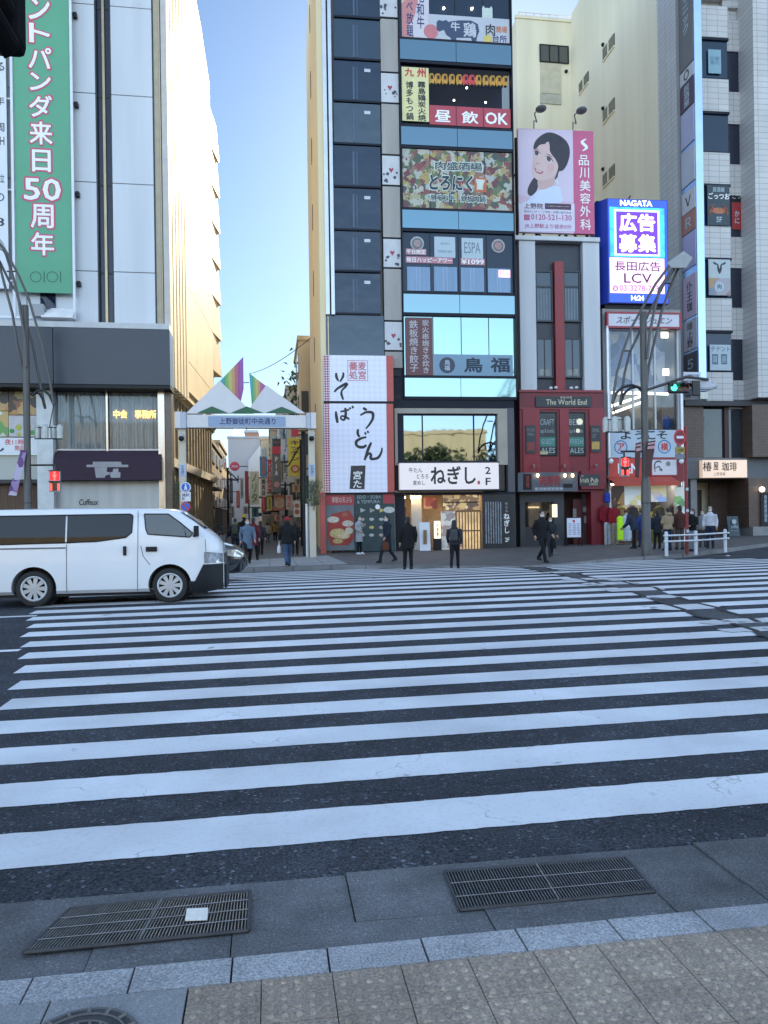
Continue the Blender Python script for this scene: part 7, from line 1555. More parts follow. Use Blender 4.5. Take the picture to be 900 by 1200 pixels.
Yq = G(33, 664, zpave).y
Fl, Tl, gl = lamp_post(33, 664, 358, 'brown street lamp with curved arms rising out of frame beside the white store pier',
  [([(-3,283),(6.7,294),(12,304),(22,323),(33,348),(41,375),(49,402),(58,444),(63,474)], -.3, .045), ([(-2,284),(6.7,297),(15.5,325),(22,353),(30,402),(31,430)], -.2, .05), ([(-6,296),(0,307),(11,330),(19,342),(25,361),(38,402),(47.5,452),(53,478)], .25, .045), ([(-6,297),(0,313),(6.7,339),(14.5,367),(20,402),(28,440)], .2, .05), ([(8,318),(20,318)], 0, .03)],
  ([(-14,277),(-6,286),(2,293),(7,291),(3,283),(-8,270)], [(-14,278),(-6,287),(2,294),(7,292),(3,284),(-8,271)], ((-6,287.2),(2,294.2))),
  [([(63,474),(58,463),(51,457),(44,458),(38,464)], -.28, .05), ([(53,479),(50,467),(46,461),(40,460),(36,463)], .24, .05)], [43.5,54,62,71], 500, Yq)
RAMP = EM('signal_red', (1,.035,.03), 3.2); HOUS = M('signal_housing', (.3,.31,.33), .45, .1, 5); LENSD = M('dark_lens', (.015,.015,.015), .2)
def walk_signal(F, px, label, armx, army, w=-.3):
    r = F.r(*px, w); t = fthing(F, 'walk_signal', label, 'pedestrian signal', (r[0]+r[2])/2, w, r[1]); zm = (r[1]+r[3])/2; um = (r[0]+r[2])/2
    for z0, z1 in ((zm+.01, r[3]), (r[1], zm-.01)):
        o = MB().box(r[0], r[2], w, w+.14, z0, z1).build('housing', HOUS, t, bevel=.012); MB().box(r[0]-.01, r[2]+.01, w-.11, w+.0, z1-.01, z1+.012).build('visor', LBK, o)
    e = .03; o = MB().box(r[0]+e, r[2]-e, w-.004, w-.001, zm+.04, r[3]-.04).build('red_lens', EM('red_field', (.5,.006,.008), 1.2), t)
    zc = (zm+r[3])/2; b = MB(); b.disc((um, zc+.12), .045, w-.009, w-.006, 12); b.prism([(um-.07,zc+.06),(um+.07,zc+.06),(um+.06,zc-.04),(um+.03,zc-.04),(um+.03,zc-.15),(um-.03,zc-.15),(um-.03,zc-.04),(um-.06,zc-.04)], w-.009, w-.006); b.build('standing_man', RAMP, o)
    MB().box(r[0]+e, r[2]-e, w-.004, w-.001, r[1]+.04, zm-.04).build('lower_lens', LENSD, t)
    for u in (r[0]+.07, r[2]-.07):
        b = MB(); [b.box(u-.03, u+.03, w-.008, w-.005, r[1]+.06+k*.045, r[1]+.09+k*.045) for k in range(int((zm-r[1]-.12)/.045))]; b.build('countdown_bar', RAMP, t)
    z = F.p(px[0], army)[1]; MB().tube([(0,0,z),(um,0,z),(um,w+.07,z-.05),(um,w+.07,r[3]+.0)], .035, 8).build('bracket_arm', LBK, t); return t
walk_signal(Fr, (727.5,536,737.7,558.5), 'red walking signal on the right street lamp before the red shop sign', 757, 529)
walk_signal(Fl, (57.5,551.5,70.5,576.5), 'red walking signal on the left street lamp beside the white store pier', 33, 545)
# horizontal vehicle signal on the right lamp: green at left
F = Fr; zc = F.p(790, 450)[1]
t = fthing(F, 'traffic_signal', 'dark horizontal traffic signal glowing green on an arm of the right street lamp', 'traffic signal', F.p(787,455)[0], -.4, zc-.3)
MB().tube([(0,0,F.p(757,458)[1]),(F.p(773,452)[0],-.2,F.p(773,452)[1]),(F.p(800,445)[0],-.25,F.p(800,443)[1]),(F.p(826,446)[0],-.2,F.p(826,446)[1])], .05, 8).build('arm', LB, t, True)
us = [F.p(x, 455)[0] for x in (782.5,789,796.5)]; zz8 = F.p(789,456)[1]; MB().box(us[0]-.15, us[2]+.15, -.42, -.22, zz8-.2, zz8+.17).build('housing', LBK, t, bevel=.05)
for i, u in enumerate(us):
    MB().disc((u, zz8-.02), .115, -.43, -.421, 20).build('lens', EM('green_lens', (.05,.9,.5), 1.5) if i == 0 else M('lens_amber' if i == 1 else 'lens_red', (.1,.06,.01) if i == 1 else (.1,.01,.01), .2), t)
    b = MB(); n = 14; vs = []
    for k in range(n+1): a = math.pi*k/n; vs += [(u+.13*math.cos(a), -.43, zz8-.0+.13*math.sin(a)), (u+.13*math.cos(a), -.43-.24+.06*abs(math.cos(a)), zz8-.03+.13*math.sin(a))]
    b.add(vs, [(2*k,2*k+1,2*k+3,2*k+2) for k in range(n)]); b.build('visor', LBK, t, recalc=False)
# second signal seen from behind, with its name plate
a = F.r(803,444,832,461,.0); t = fthing(F, 'traffic_signal', 'pale backed traffic signal seen from behind at the end of the lamp arm', 'traffic signal', (a[0]+a[2])/2, -.05, a[1])
MB().box(a[0], a[2], -.16, .06, a[1]+.1, a[3]).build('housing', M('signal_back', (.45,.47,.52), .4, .08, 2), t, bevel=.08); b = MB()
b.tube([(a[2]-.1,-.05,a[1]+.2),(a[2]+.2,-.0,a[1]+.28)], [.12,.1], 10); b.build('visor', M('signal_back', (.45,.47,.52), .4, .08, 2), t); q_ = F.r(811,446,820,474,-.2); MB().box(q_[0], q_[2], -.26, -.17, q_[1]+.3, q_[3]).build('rear_bracket', LBK, t, bevel=.03)
q_ = F.r(819,460,828,468,-.1); MB().rbox(q_, -.2, -.17).build('hanging_plate', M('cream_plate', (.55,.58,.52), .5), t)
r = panel(F, (801,436,821,446), -.22, 'street_plate', 'small pale place name plate above the signals on the right lamp arm', 'sign', M('plate_pale2', (.5,.54,.62), .4), .03)
txt(r[0], '上野四丁目', (r[1][0]+.08, r[1][1]+.1, r[1][2]-.08, r[1][3]-.08), -.225, NAVY, .01)
# shop flags on the lamps
def flag(F, corners, w, label, mat, tops, ink=None):
    P = [F.p(x, y, w) for x, y in corners]; t = fthing(F, 'street_flag', label, 'flag', P[0][0], w, min(p[1] for p in P)); b = MB(); n = 8; vs = []
    for i in range(n+1):
        s = i/n; a = Vector(P[0]).lerp(Vector(P[3]), s); c = Vector(P[1]).lerp(Vector(P[2]), s); d = .03*math.sin(s*5)
        vs += [(a.x, w+d, a.y), (c.x, w-d, c.y)]
    b.add(vs, [(2*i,2*i+1,2*i+3,2*i+2) for i in range(n)]); o = b.build('cloth', mat, t, True, recalc=False)
    b = MB(); m_ = [(Vector(P[0]).lerp(Vector(P[3]), s), Vector(P[1]).lerp(Vector(P[2]), s)) for s in tops]
    for (a, c), (e, f) in zip(m_[::2], m_[1::2]): b.poly([(a.x,w-.04,a.y),(c.x,w-.045,c.y),(f.x,w-.045,f.y),(e.x,w-.04,e.y)])
    b.build('stripe', ink or M('flag_pink', (.45,.25,.28), .6), t, recalc=False); b = MB(); b.tube([(0, 0, (P[0][1]+P[1][1])/2),(P[0][0], w, P[0][1]),(P[1][0], w, P[1][1])], .015, 6); b.build('rod', LBK, t)
FLG = M('flag_maroon', (.075,.035,.035), .8, .2, 4)
flag(Fr, [(745,520),(751,518),(749,560),(743.5,559)], -.25, 'narrow maroon flag with pink bars on the left of the right lamp post', FLG, (.04,.1,.15,.24)); flag(Fr, [(759,518),(768,516.5),(761.5,559),(754.5,557)], -.3, 'wider maroon flag with pink bars on the right of the lamp post', FLG, (.03,.09,.13,.22))
flag(Fl, [(24,527.5),(31.5,528.5),(19,581),(9.5,580)], -.25, 'slanting violet and white flag hanging off the left lamp post', BLOTCH('flag_violet', [(.3,.22,.4),(.5,.45,.55),(.15,.07,.2),(.4,.12,.25),(.45,.4,.55)], 3.4, .8), (.0,.03), M('flag_dark', (.1,.04,.12), .6))
# red pole, no entry sign, guard rail
def gpole(px, Y, y1, r_, name, label, mat, cat='pole'):
    F = Fac(px, Y, 0); g = zpave(F.o.x, Y); t = fthing(F, name, label, cat, 0, 0, g); MB().cyl((0,0,g-.02), (0,0,F.p(px,y1)[1]), r_).build('shaft', mat, t, True); return F, t, g
Yr = G(804, 649, zpave).y
F, t, g = gpole(804.5, Yr, 500, .06, 'sign_pole', 'slim red pole with white stickers by the kerb right of the sports shop', M('pole_red', (.2,.012,.016), .45, .25, 6))
b = MB(); [b.box(-.05, .05, -.068, -.062, z, z+.1) for z in (F.p(804,600)[1], F.p(804,575)[1], F.p(804,624)[1])]; b.build('sticker', SKT, t)
u, z = F.p(796.5, 512.5, -.1); t = fthing(F, 'road_sign', 'red ringed round road sign on the red pole before the brown tower wall', 'road sign', u, -.1, z-.3); b = MB(); b.disc((u,z), .22, -.12, -.1, 28, .28); b.build('plate', SRD, t); MB().disc((u,z), .17, -.127, -.1205, 28, .22).build('face', M('sign_dull_red', (.2,.02,.03), .5), t); MB().rbox((u-.13,z-.045,u+.13,z+.045), -.132, -.1275).build('bar', SWH, t); b = MB(); b.tube([(u+.1,-.09,z),(0,0,z)], .02, 6); b.build('clamp', LBK, t)
r = F.r(791,524,802,531,-.1); t = fthing(F, 'road_sign', 'small yellow and grey plate below the red ringed road sign', 'road sign', r[0], -.1, r[1]); MB().rbox(r, -.12, -.1).build('plate', M('plate_yellow', (.3,.24,.05), .5, .2, 6), t); q_ = (r[0], r[1]-.22, r[2], r[1]-.02); MB().rbox(q_, -.12, -.1).build('lower_plate', M('plate_grey', (.16,.17,.2), .5), t); txt(t, '一方通行', (r[0]+.05, r[1]+.04, r[2]-.03, r[3]-.05), -.124, KTXT, .01)
RAILM = M('rail_white', (.55,.57,.62), .4, .12, 5)
ps = [G(781,651,zpave), G(815.5,649.5,zpave), G(850,646.5,zpave)]
t = thing('guard_rail', 'white two bar pedestrian guard rail at the kerb before the queue of people', 'guard rail', ps[0]); OFF[t.name] = ps[0].copy()
for p in ps: b = MB(); b.cyl((p.x,p.y,p.z-.02),(p.x,p.y,p.z+.78), .06); b.ball((p.x,p.y,p.z+.78), (.062,.062,.04)); b.build('post', RAILM, t, True)
for h in (.48, .68): MB().tube([tuple(ps[0]+Vector((-.1,0,h)))]+[tuple(p+Vector((0,-.065,h))) for p in ps]+[tuple(ps[2]+Vector((.12,-.065,h)))], .03, 8).build('rail', RAILM, t)
p = G(853, 651.5); t = thing('road_stud', 'tiny white road stud lying on the asphalt near the guard rail', 'road stud', p); b = MB(); b.rings([(0,0,0,.08,.08),(0,0,.02,.07,.07),(0,0,.03,.03,.03)], 12); b.build('stud', SKT, t)
# dark signal hood in the top left corner, on its own pole by the near kerb
NBLK = M('near_black', (.006,.006,.007), .9, .1, 5, 0, 0, .08); F = Fac(20, 2.9, 0); q_ = F.r(-30,-40,19,34); t = fthing(F, 'traffic_signal', 'black traffic signal with visors close to the camera in the top left corner', 'traffic signal', q_[0]-.25, .05, .02)
zb9 = F.p(10,70)[1]; zt9 = zb9+.62
MB().box(q_[0]-.22, F.p(17,20)[0], .0, .16, zb9+.09, zt9).build('housing', NBLK, t, bevel=.03)
for zc_, ue in ((F.p(10,52)[1], 23.5), (F.p(10,12)[1], 19), (F.p(10,-30)[1], 17)):
    b = MB(); n = 16; uc = F.p(ue, 40)[0]-.13; vs = []
    for k in range(n+1): a = 2*math.pi*k/n*.8-.3*math.pi; vs += [(uc+.13*math.cos(a), .0, zc_+.065*math.sin(a)), (uc+.125*math.cos(a), -.2, zc_-.0+.06*math.sin(a))]
    b.add(vs, [(2*k,2*k+1,2*k+3,2*k+2) for k in range(n)]); b.build('visor', NBLK, t, recalc=False); MB().disc((uc, zc_), .11, -.004, -.001, 18, .055).build('lens', LENSD, t)
b = MB(); xp = q_[0]-.5; b.cyl((xp,.08,.012),(xp,.08,zt9+.5), .06); b.tube([(xp,.08,zt9+.1),(q_[0]-.1,.08,zt9+.05)], .03, 8); b.build('pole', NBLK, t)
# what stands behind the camera and shows in the glass: a pale hall and park trees
t = thing('stone_hall', 'long sunlit cream hall across the plaza behind the viewer, seen only in window reflections', 'building', (0, -52, 0)); MB().box(-45, 30, -14, 0, 0, 15.4).box(-45.3, 30.3, -14.2, .2, 15.404, 16).build('wall', CREAM, t); MB().box(-45, -7, -14.3, .3, 0, 17.1).build('reflection_wing', CREAM, t)  # unseen wing added so the van windows reflect a golden lower half
for k in range(12): MB().box(-43+4.2*k, -40.6+4.2*k, -.1, .06, 5, 9).build('window', GL('hall_window', (.03,.04,.05), .05), t)
t = thing('office_block', 'grey office block behind the viewer, seen only in window reflections', 'building', (46, -46, 0)); MB().box(-12, 22, -16, 0, 0, 19).build('wall', GRR, t)
for f in range(4):
    for k in range(6): MB().box(-10+5*k, -7+5*k, -.1, .06, 3+4*f, 5.2+4*f).build('window', GL('hall_window', (.03,.04,.05), .05), t)
LEAF = M('park_leaf', (.05,.085,.035), .7, .5, .8)
def tree(x, y, h, r, name, label, seed):
    random.seed(seed); t = thing(name, label, 'tree', (x, y, 0), group='park trees behind the viewer'); MB().tube([(0,0,0),(.1,0,h*.3),(0,.2,h*.7)], [.35,.25,.1], 8).build('trunk', M('bark', (.1,.07,.05), .8), t); b = MB()
    for _ in range(60):
        c = Vector((random.gauss(0,.45)*r, random.gauss(0,.45)*r, h*.62+random.gauss(0,.3)*r)); rc = random.uniform(.15,.3)*r
        for _ in range(34):
            d = Vector((random.gauss(0,1), random.gauss(0,1), random.gauss(0,1))).normalized(); p = c+d*rc*random.uniform(.5,1); e = d.orthogonal().normalized(); f = d.cross(e); a = random.uniform(0,6.3); s_ = random.uniform(.2,.4)
            e2 = e*math.cos(a)+f*math.sin(a); f2_ = d*.4+f*math.cos(a)-e*math.sin(a); b.poly([p-e2*s_, p+f2_*s_*.6, p+e2*s_, p-f2_*s_*.6])
    b.build('crown', LEAF, t, recalc=False); return t
for i, (x, y, h) in enumerate(((-6,-44,14.5),(21,-46,15.5),(15,-44,14),(-16,-45,14.5),(28,-43,13.5),(33,-47,16))): tree(x, y, h, 5, 'park_tree', 'leafy park tree behind the viewer, seen only in window reflections', 40+i)
# ================================================================ vehicles
def lerp_tab(tab, x):
    if x <= tab[0][0]: return tab[0][1]
    for (a, b), (c, d) in zip(tab, tab[1:]):
        if x <= c: return b+(d-b)*(x-a)/(c-a)
    return tab[-1][1]
class Shell:
    """car body skin: side profile (top, bottom), half width by height, plan rounding; x forward, near side at -y"""
    def __init__(s, top, bot, hw, ws): s.top, s.bot, s.hw, s.ws = top, bot, hw, ws
    def y(s, x, z): return lerp_tab(s.hw, z)*lerp_tab(s.ws, x)
    FR = [(0,.93),(.04,1),(.15,1),(.3,1),(.45,1),(.58,1),(.7,1),(.8,1),(.88,.995),(.94,.97),(.975,.92),(.995,.82)]
    def body(s, xs):
        mb = MB(); vs = []; n = len(s.FR)*2+1
        for x in xs:
            zb, zt = lerp_tab(s.bot, x), lerp_tab(s.top, x); row = []
            for f, k in s.FR: z = zb+f*(zt-zb); row.append((x, -s.y(x, z)*k, z))
            row.append((x, 0, zt+.02)); row += [(p[0], -p[1], p[2]) for p in reversed(row[:-1])]; vs += row
        fs = []
        for i in range(len(xs)-1):
            for k in range(n): fs.append((i*n+k, (i+1)*n+k, (i+1)*n+(k+1) % n, i*n+(k+1) % n))
        fs.append(tuple(range(n))); fs.append(tuple((len(xs)-1)*n+k for k in range(n-1, -1, -1)))
        return mb.add(vs, fs)
    def patch(s, poly, side=-1, out=.006, th=.01):
        bm = bmesh.new(); f = bm.faces.new([bm.verts.new((x, 0, z)) for x, z in poly]); bmesh.ops.triangulate(bm, faces=[f])
        for _ in range(2): bmesh.ops.subdivide_edges(bm, edges=bm.edges[:], cuts=1, use_grid_fill=True)
        bm.verts.index_update(); mb = MB(); V = [(v.co.x, side*(s.y(v.co.x, v.co.z)+out), v.co.z) for v in bm.verts]
        mb.add(V, [tuple(v.index for v in q.verts) for q in bm.faces]); bm.free(); return mb
    def line(s, pts, r=.006, side=-1, out=.001):
        P = []
        for (a, b), (c, d) in zip(pts, pts[1:]):
            for k in range(6): x = a+(c-a)*k/6; z = b+(d-b)*k/6; P.append((x, side*(s.y(x, z)+out), z))
        x, z = pts[-1]; P.append((x, side*(s.y(x, z)+out), z)); return MB().tube(P, r, 5)
def cut_wheels(o, holes):
    cs = []
    for x, z, r, y0, y1 in holes:
        c = MB().cyl((x, y0, z), (x, y1, z), r, 28).build('cutter', BLACK, None); c.parent = o.parent; m_ = o.modifiers.new('b', 'BOOLEAN'); m_.operation = 'DIFFERENCE'; m_.object = c; m_.solver = 'EXACT'; cs.append(c)
    bpy.context.view_layer.update(); dg = bpy.context.evaluated_depsgraph_get(); me = bpy.data.meshes.new_from_object(o.evaluated_get(dg)); o.modifiers.clear(); o.data = me
    for p in me.polygons: p.use_smooth = True
    try: me.set_sharp_from_angle(angle=R(35))
    except Exception: pass
    for c in cs: bpy.data.objects.remove(c)
RUB = M('tyre_rubber', (.016,.016,.017), .75, .2, 20); ALLOY = M('alloy_rim', (.5,.51,.53), .3, .06, 6, 0, .25); TRIMB = M('black_trim_plastic', (.014,.015,.018), .5, .15, 8, 0, 0, .25)
def wheel(t, x, y, z, r, out=-1, spokes=9):
    o = MB(); prof_ = [(-.09,.62),(-.1,.8),(-.095,.95),(-.06,1),(.06,1),(.095,.95),(.1,.8),(.09,.62)]; n = 28; vs = []; fs = []
    for w_, k in prof_:
        for i in range(n): a = 2*math.pi*i/n; vs.append((x+r*k*math.cos(a), y+w_, z+r*k*math.sin(a)))
    for j in range(len(prof_)-1):
        for i in range(n): fs.append((j*n+i, j*n+(i+1) % n, (j+1)*n+(i+1) % n, (j+1)*n+i))
    w = o.add(vs, fs).build('wheel', RUB, t, True); rr = r*.66
    b = MB().cyl((x, y+.02, z), (x, y-out*.05+.02 if False else y+.06, z), rr*.98, 24); b.build('rim_shade_disc', M('rim_shadow', (.012,.012,.013), .8, .1, 5, 0, 0, .1), w)  # near-black disc stands for the shade between the spokes
    b = MB(); yo = y+out*.085
    b.tube([(x+rr*math.cos(2*math.pi*k/28), yo, z+rr*math.sin(2*math.pi*k/28)) for k in range(29)], .02, 6); b.cyl((x, yo+.02, z), (x, yo-.012, z), rr*.24, 14)
    for k in range(spokes):
        a = 2*math.pi*k/spokes; c, s_ = math.cos(a), math.sin(a); q = .11*rr; e = .2*rr
        b.add([(x+.2*rr*c-q*s_, yo-.004, z+.2*rr*s_+q*c),(x+.97*rr*c-e*s_, yo, z+.97*rr*s_+e*c),(x+.97*rr*c+e*s_, yo, z+.97*rr*s_-e*c),(x+.2*rr*c+q*s_, yo-.004, z+.2*rr*s_-q*c)], [(0,1,2,3)])
    b.build('rim', ALLOY, w)
# white van, its side measured on a plane parallel to the street
pv = G(199, 706.5); V_ = Fac(199, pv.y, 0); gz = pv.z
PXM = lambda x, y: (lambda q: (q[0], q[1]-gz))(V_.p(x, y))
T = thing('delivery_van', 'white high roofed van crossing the stripes on the left, facing right', 'van', (V_.o.x, pv.y, gz))
HW = .84; tp = lambda pts: sorted(PXM(*q) for q in pts)
xr_ = -3.62; f_ = PXM(240, 660)[0]+.33
top = [(xr_-.05, 1.62),(xr_+.06, 1.78),(xr_+.3, PXM(0,597.5)[1])]+tp([(80,595.5),(170,595.3),(200,596.6),(209,598.6),(228,611),(240,620.5)])+[(f_-.24, PXM(246,624.5)[1]),(f_-.13, PXM(252,630)[1]),(f_-.03, PXM(260,639)[1]),(f_, PXM(262,650)[1])]
zs_ = PXM(160,694)[1]; bot = [(xr_-.05, .42),(xr_+.2, zs_),(PXM(222,690)[0], zs_),(f_-.36, zs_-.04),(f_-.1, zs_-.02),(f_, zs_+.08)]
ws = [(xr_-.05,.93),(xr_+.12,1),(f_-.75,1),(f_-.42,.97),(f_-.22,.88),(f_-.1,.76),(f_-.03,.6),(f_,.5)]
van = Shell(top, bot, [(.2,.80),(.34,.845),(1.02,.845),(1.75,.755),(2.0,.74)], ws)
xs = sorted(set([xr_-.05, xr_, xr_+.06, xr_+.12, xr_+.3]+[xr_+.3+.15*k for k in range(1, 28) if xr_+.3+.15*k < f_-.55]+[f_-.55,f_-.42,f_-.32,f_-.22,f_-.16,f_-.1,f_-.06,f_-.03,f_-.012,f_]+[p[0] for p in tp([(200,596),(209,598),(228,611),(240,620.5)])]))
VW = M('van_white', (.74,.76,.79), .25, .03, .8, 0, 0, .5, False, .6); off = HW
def sh(o): o.location = (0, off, 0); return o
body = sh(van.body(xs).build('body', VW, T, 'all'))
rw = PXM(39.5, 694.5); fwh = PXM(199, 688.8); rt_ = .325; fwz = rt_; holes = [(rw[0], rt_+.01, rt_*1.2, -1.2, -.52), (fwh[0], rt_+.01, rt_*1.2, -1.2, -.52), (rw[0], rt_+.01, rt_*1.2, .52, 1.2), (fwh[0], rt_+.01, rt_*1.2, .52, 1.2)]
body.location = (0,0,0); cut_wheels(body, holes); body.location = (0, off, 0)
for x, z, r, a, b_ in holes[:2]: sh(MB().cyl((x, -.53, z), (x, .53, z), r*1.03, 24).build('wheel_housing', TRIMB, T))
for x in (rw[0], fwh[0]):
    for y in (-.73, .73): wheel(T, x, y+off, rt_, rt_, -1 if y < 0 else 1)
VG = GL('van_glass', (.004,.005,.009), .02, .3, .004); P = lambda pts: [PXM(*q) for q in pts]
glass = P([(-38,606.5),(0,605),(76,603.2),(76,637),(0,638.5),(-38,639)]); sh(van.patch(glass).build('side_window', VG, T, True)); glass = P([(78,603.2),(152,602.3),(155,604.5),(154,624),(147,630),(112,634.8),(78,637)]); sh(van.patch(glass).build('side_window', VG, T, True))
gl2 = P([(168.5,602.3),(196.7,602.3),(211,612.5),(226,625),(222,629.5),(173,626),(170.5,620)]); sh(van.patch(gl2).build('door_window', GL('van_door_glass', (.02,.02,.018), .02, .7, .004), T, True))
for pts in (gl2, P([(-38,606.5),(0,605),(152,602.3),(155,604.5),(154,624),(147,630),(112,634.8),(0,638.5),(-38,639)])): sh(van.line(pts+pts[:1], .011, -1, .004).build('window_seal', TRIMB, T))
for pts in ([(78,638),(78,695)],[(161,598.5),(161.5,640),(161,693)],[(240,632),(241,646)],[(-20,643.6),(5,643.3),(77,642)],[(165,640),(168,652),(176,662)],[(176,690),(184,691)]): sh(van.line(P(pts), .0065 if len(pts) != 3 or pts[0][0] != -20 else .014).build('door_seam', M('seam_grey', (.16,.17,.19), .6), T))
def knob(px, name='door_handle'):
    a, b_ = PXM(px[0], px[3]), PXM(px[2], px[1]); y = -van.y(a[0], a[1]); sh(MB().box(a[0], b_[0], y-.035, y+.02, a[1], b_[1]).build(name, TRIMB, T, bevel=.012))
knob((144.5,640,148,651)); knob((171,640.5,184,646.5))
m0_, m1_ = PXM(225, 630), PXM(233.5, 616); sh(MB().box(m0_[0]+.05, m1_[0], -1.06, -.9, m0_[1]+.02, m1_[1]).tube([(m0_[0]+.03,-.8,m0_[1]+.03),(m0_[0]+.12,-.93,m0_[1]+.08)], .03, 8).build('wing_mirror', TRIMB, T, bevel=.03))
wsx = [PXM(211,600)[0]+(PXM(239.5,620)[0]-PXM(211,600)[0])*k/8 for k in range(9)]; b = MB(); vs = []
for x in wsx:
    zt = lerp_tab(top, x); w_ = van.y(x, zt)*.84; vs += [(x+.008, -w_+2*w_*j/8, zt+.012+.018*(1-abs(j-4)/4)) for j in range(9)]
b.add(vs, [(i*9+j, (i+1)*9+j, (i+1)*9+j+1, i*9+j+1) for i in range(8) for j in range(8)]); sh(b.build('windscreen', VG, T, True, recalc=False))
def wrap(poly, name, mat, out=.012):                     # front pieces follow the rounded nose on both sides
    for sd in (-1, 1): sh(van.patch(poly, sd, out).build(name, mat, T, True))
xf = f_-.012; zb2, zt2_ = PXM(250,660)[1], PXM(250,647)[1]
wrap([(f_-.34, zb2),(xf, zb2),(xf, zt2_-.04),(f_-.16, zt2_-.01),(f_-.34, zt2_+.01)], 'headlight', M('headlight_clear', (.5,.52,.55), .06, .35, 14, 0, .5, .8, False, 1))
wrap([(f_-.62, zs_-.03),(f_-.36, zb2-.02),(xf, zb2-.02),(xf, zs_+.0),(f_-.3, zs_-.03)], 'front_bumper', TRIMB, .016); sh(van.patch(P([(221,681),(240,681),(240,689),(221,690)]), -1, .008).build('sill_trim', TRIMB, T, True))
b = MB(); b.box(f_-.03, f_+.02, -.42, .42, zb2-.02, zt2_-.03); sh(b.build('grille', M('grille_dark', (.04,.04,.045), .4, .2, 9), T, bevel=.02)); sh(MB().box(f_-.0, f_+.05, -.42, .42, zs_+.0, zb2-.04).build('bumper_front', TRIMB, T, bevel=.04))
sh(MB().box(xr_+.2, f_-.3, -.7, .7, .16, zs_+.06).build('underbody', BLACK, T))
# black car behind the van, only its nose in view
cy = 19.0; fx = onY(288.5, 660, cy+.4).x; gz = zroad(fx, cy)
T = thing('black_car', 'black car showing only its nose behind the white van', 'car', (fx, cy, gz)); off = .82
cart = [(-4.0,.75),(-3.9,.95),(-3.5,1.0),(-3.0,1.4),(-2.4,1.47),(-1.7,1.43),(-1.0,1.0),(-.5,.93),(-.2,.84),(-.05,.72),(0,.6)]; carb = [(-4.0,.4),(-3.8,.24),(-.4,.2),(-.1,.24),(0,.34)]
car = Shell(cart, carb, [(.2,.76),(.5,.83),(.9,.8),(1.5,.6)], [(-4,.8),(-3.7,1),(-.8,1),(-.35,.94),(-.15,.82),(-.05,.66),(0,.5)])
BC = M('car_black', (.012,.013,.016), .15, .1, 2, 0, 0, .6, False, 1); cxs = [-4.0,-3.95,-3.9,-3.7,-3.5,-3.25,-3.0,-2.7,-2.4,-2.05,-1.7,-1.35,-1.0,-.75,-.5,-.35,-.2,-.12,-.05,-.02,0]
body = car.body(cxs).build('body', BC, T, 'all'); cut_wheels(body, [(-.78,.32,.36,-1.2,-.5),(-3.15,.32,.36,-1.2,-.5),(-.78,.32,.36,.5,1.2),(-3.15,.32,.36,.5,1.2)]); sh(body)
for x in (-.78, -3.15):
    for y in (-.7, .7): wheel(T, x, y+off, .31, .31, -1 if y < 0 else 1, 7)
for x in (-.78, -3.15): sh(MB().cyl((x,-.5,.32),(x,.5,.32),.37,20).build('wheel_housing', TRIMB, T))
for sd in (-1, 1):
    sh(car.patch([(-.6,.66),(-.06,.6),(-.05,.69),(-.22,.79),(-.62,.8)], sd, .012).build('headlight', M('headlight_clear', (.5,.52,.55), .06, .35, 14, 0, .5, .8, False, 1), T, True)); sh(car.patch([(-2.9,1.0),(-1.15,1.0),(-1.75,1.36),(-2.4,1.4),(-2.85,1.34)], sd, .008).build('side_window', VG, T, True)); sh(MB().box(-1.25, -1.05, sd*.84 if sd > 0 else -1.0, 1.0 if sd > 0 else -.84, .95, 1.08).build('wing_mirror', BC, T, bevel=.03))
b = MB(); vs = []
for k in range(7):
    x = -1.68+.66*k/6; zt = lerp_tab(cart, x); w_ = car.y(x, zt)*.8; vs += [(x, -w_+2*w_*j/6, zt+.026) for j in range(7)]
b.add(vs, [(i*7+j, (i+1)*7+j, (i+1)*7+j+1, i*7+j+1) for i in range(6) for j in range(6)]); sh(b.build('windscreen', VG, T, True, recalc=False)); sh(MB().box(-.01, .02, -.36, .36, .36, .52).build('grille', M('grille_dark', (.04,.04,.045), .4, .2, 9), T, bevel=.02))
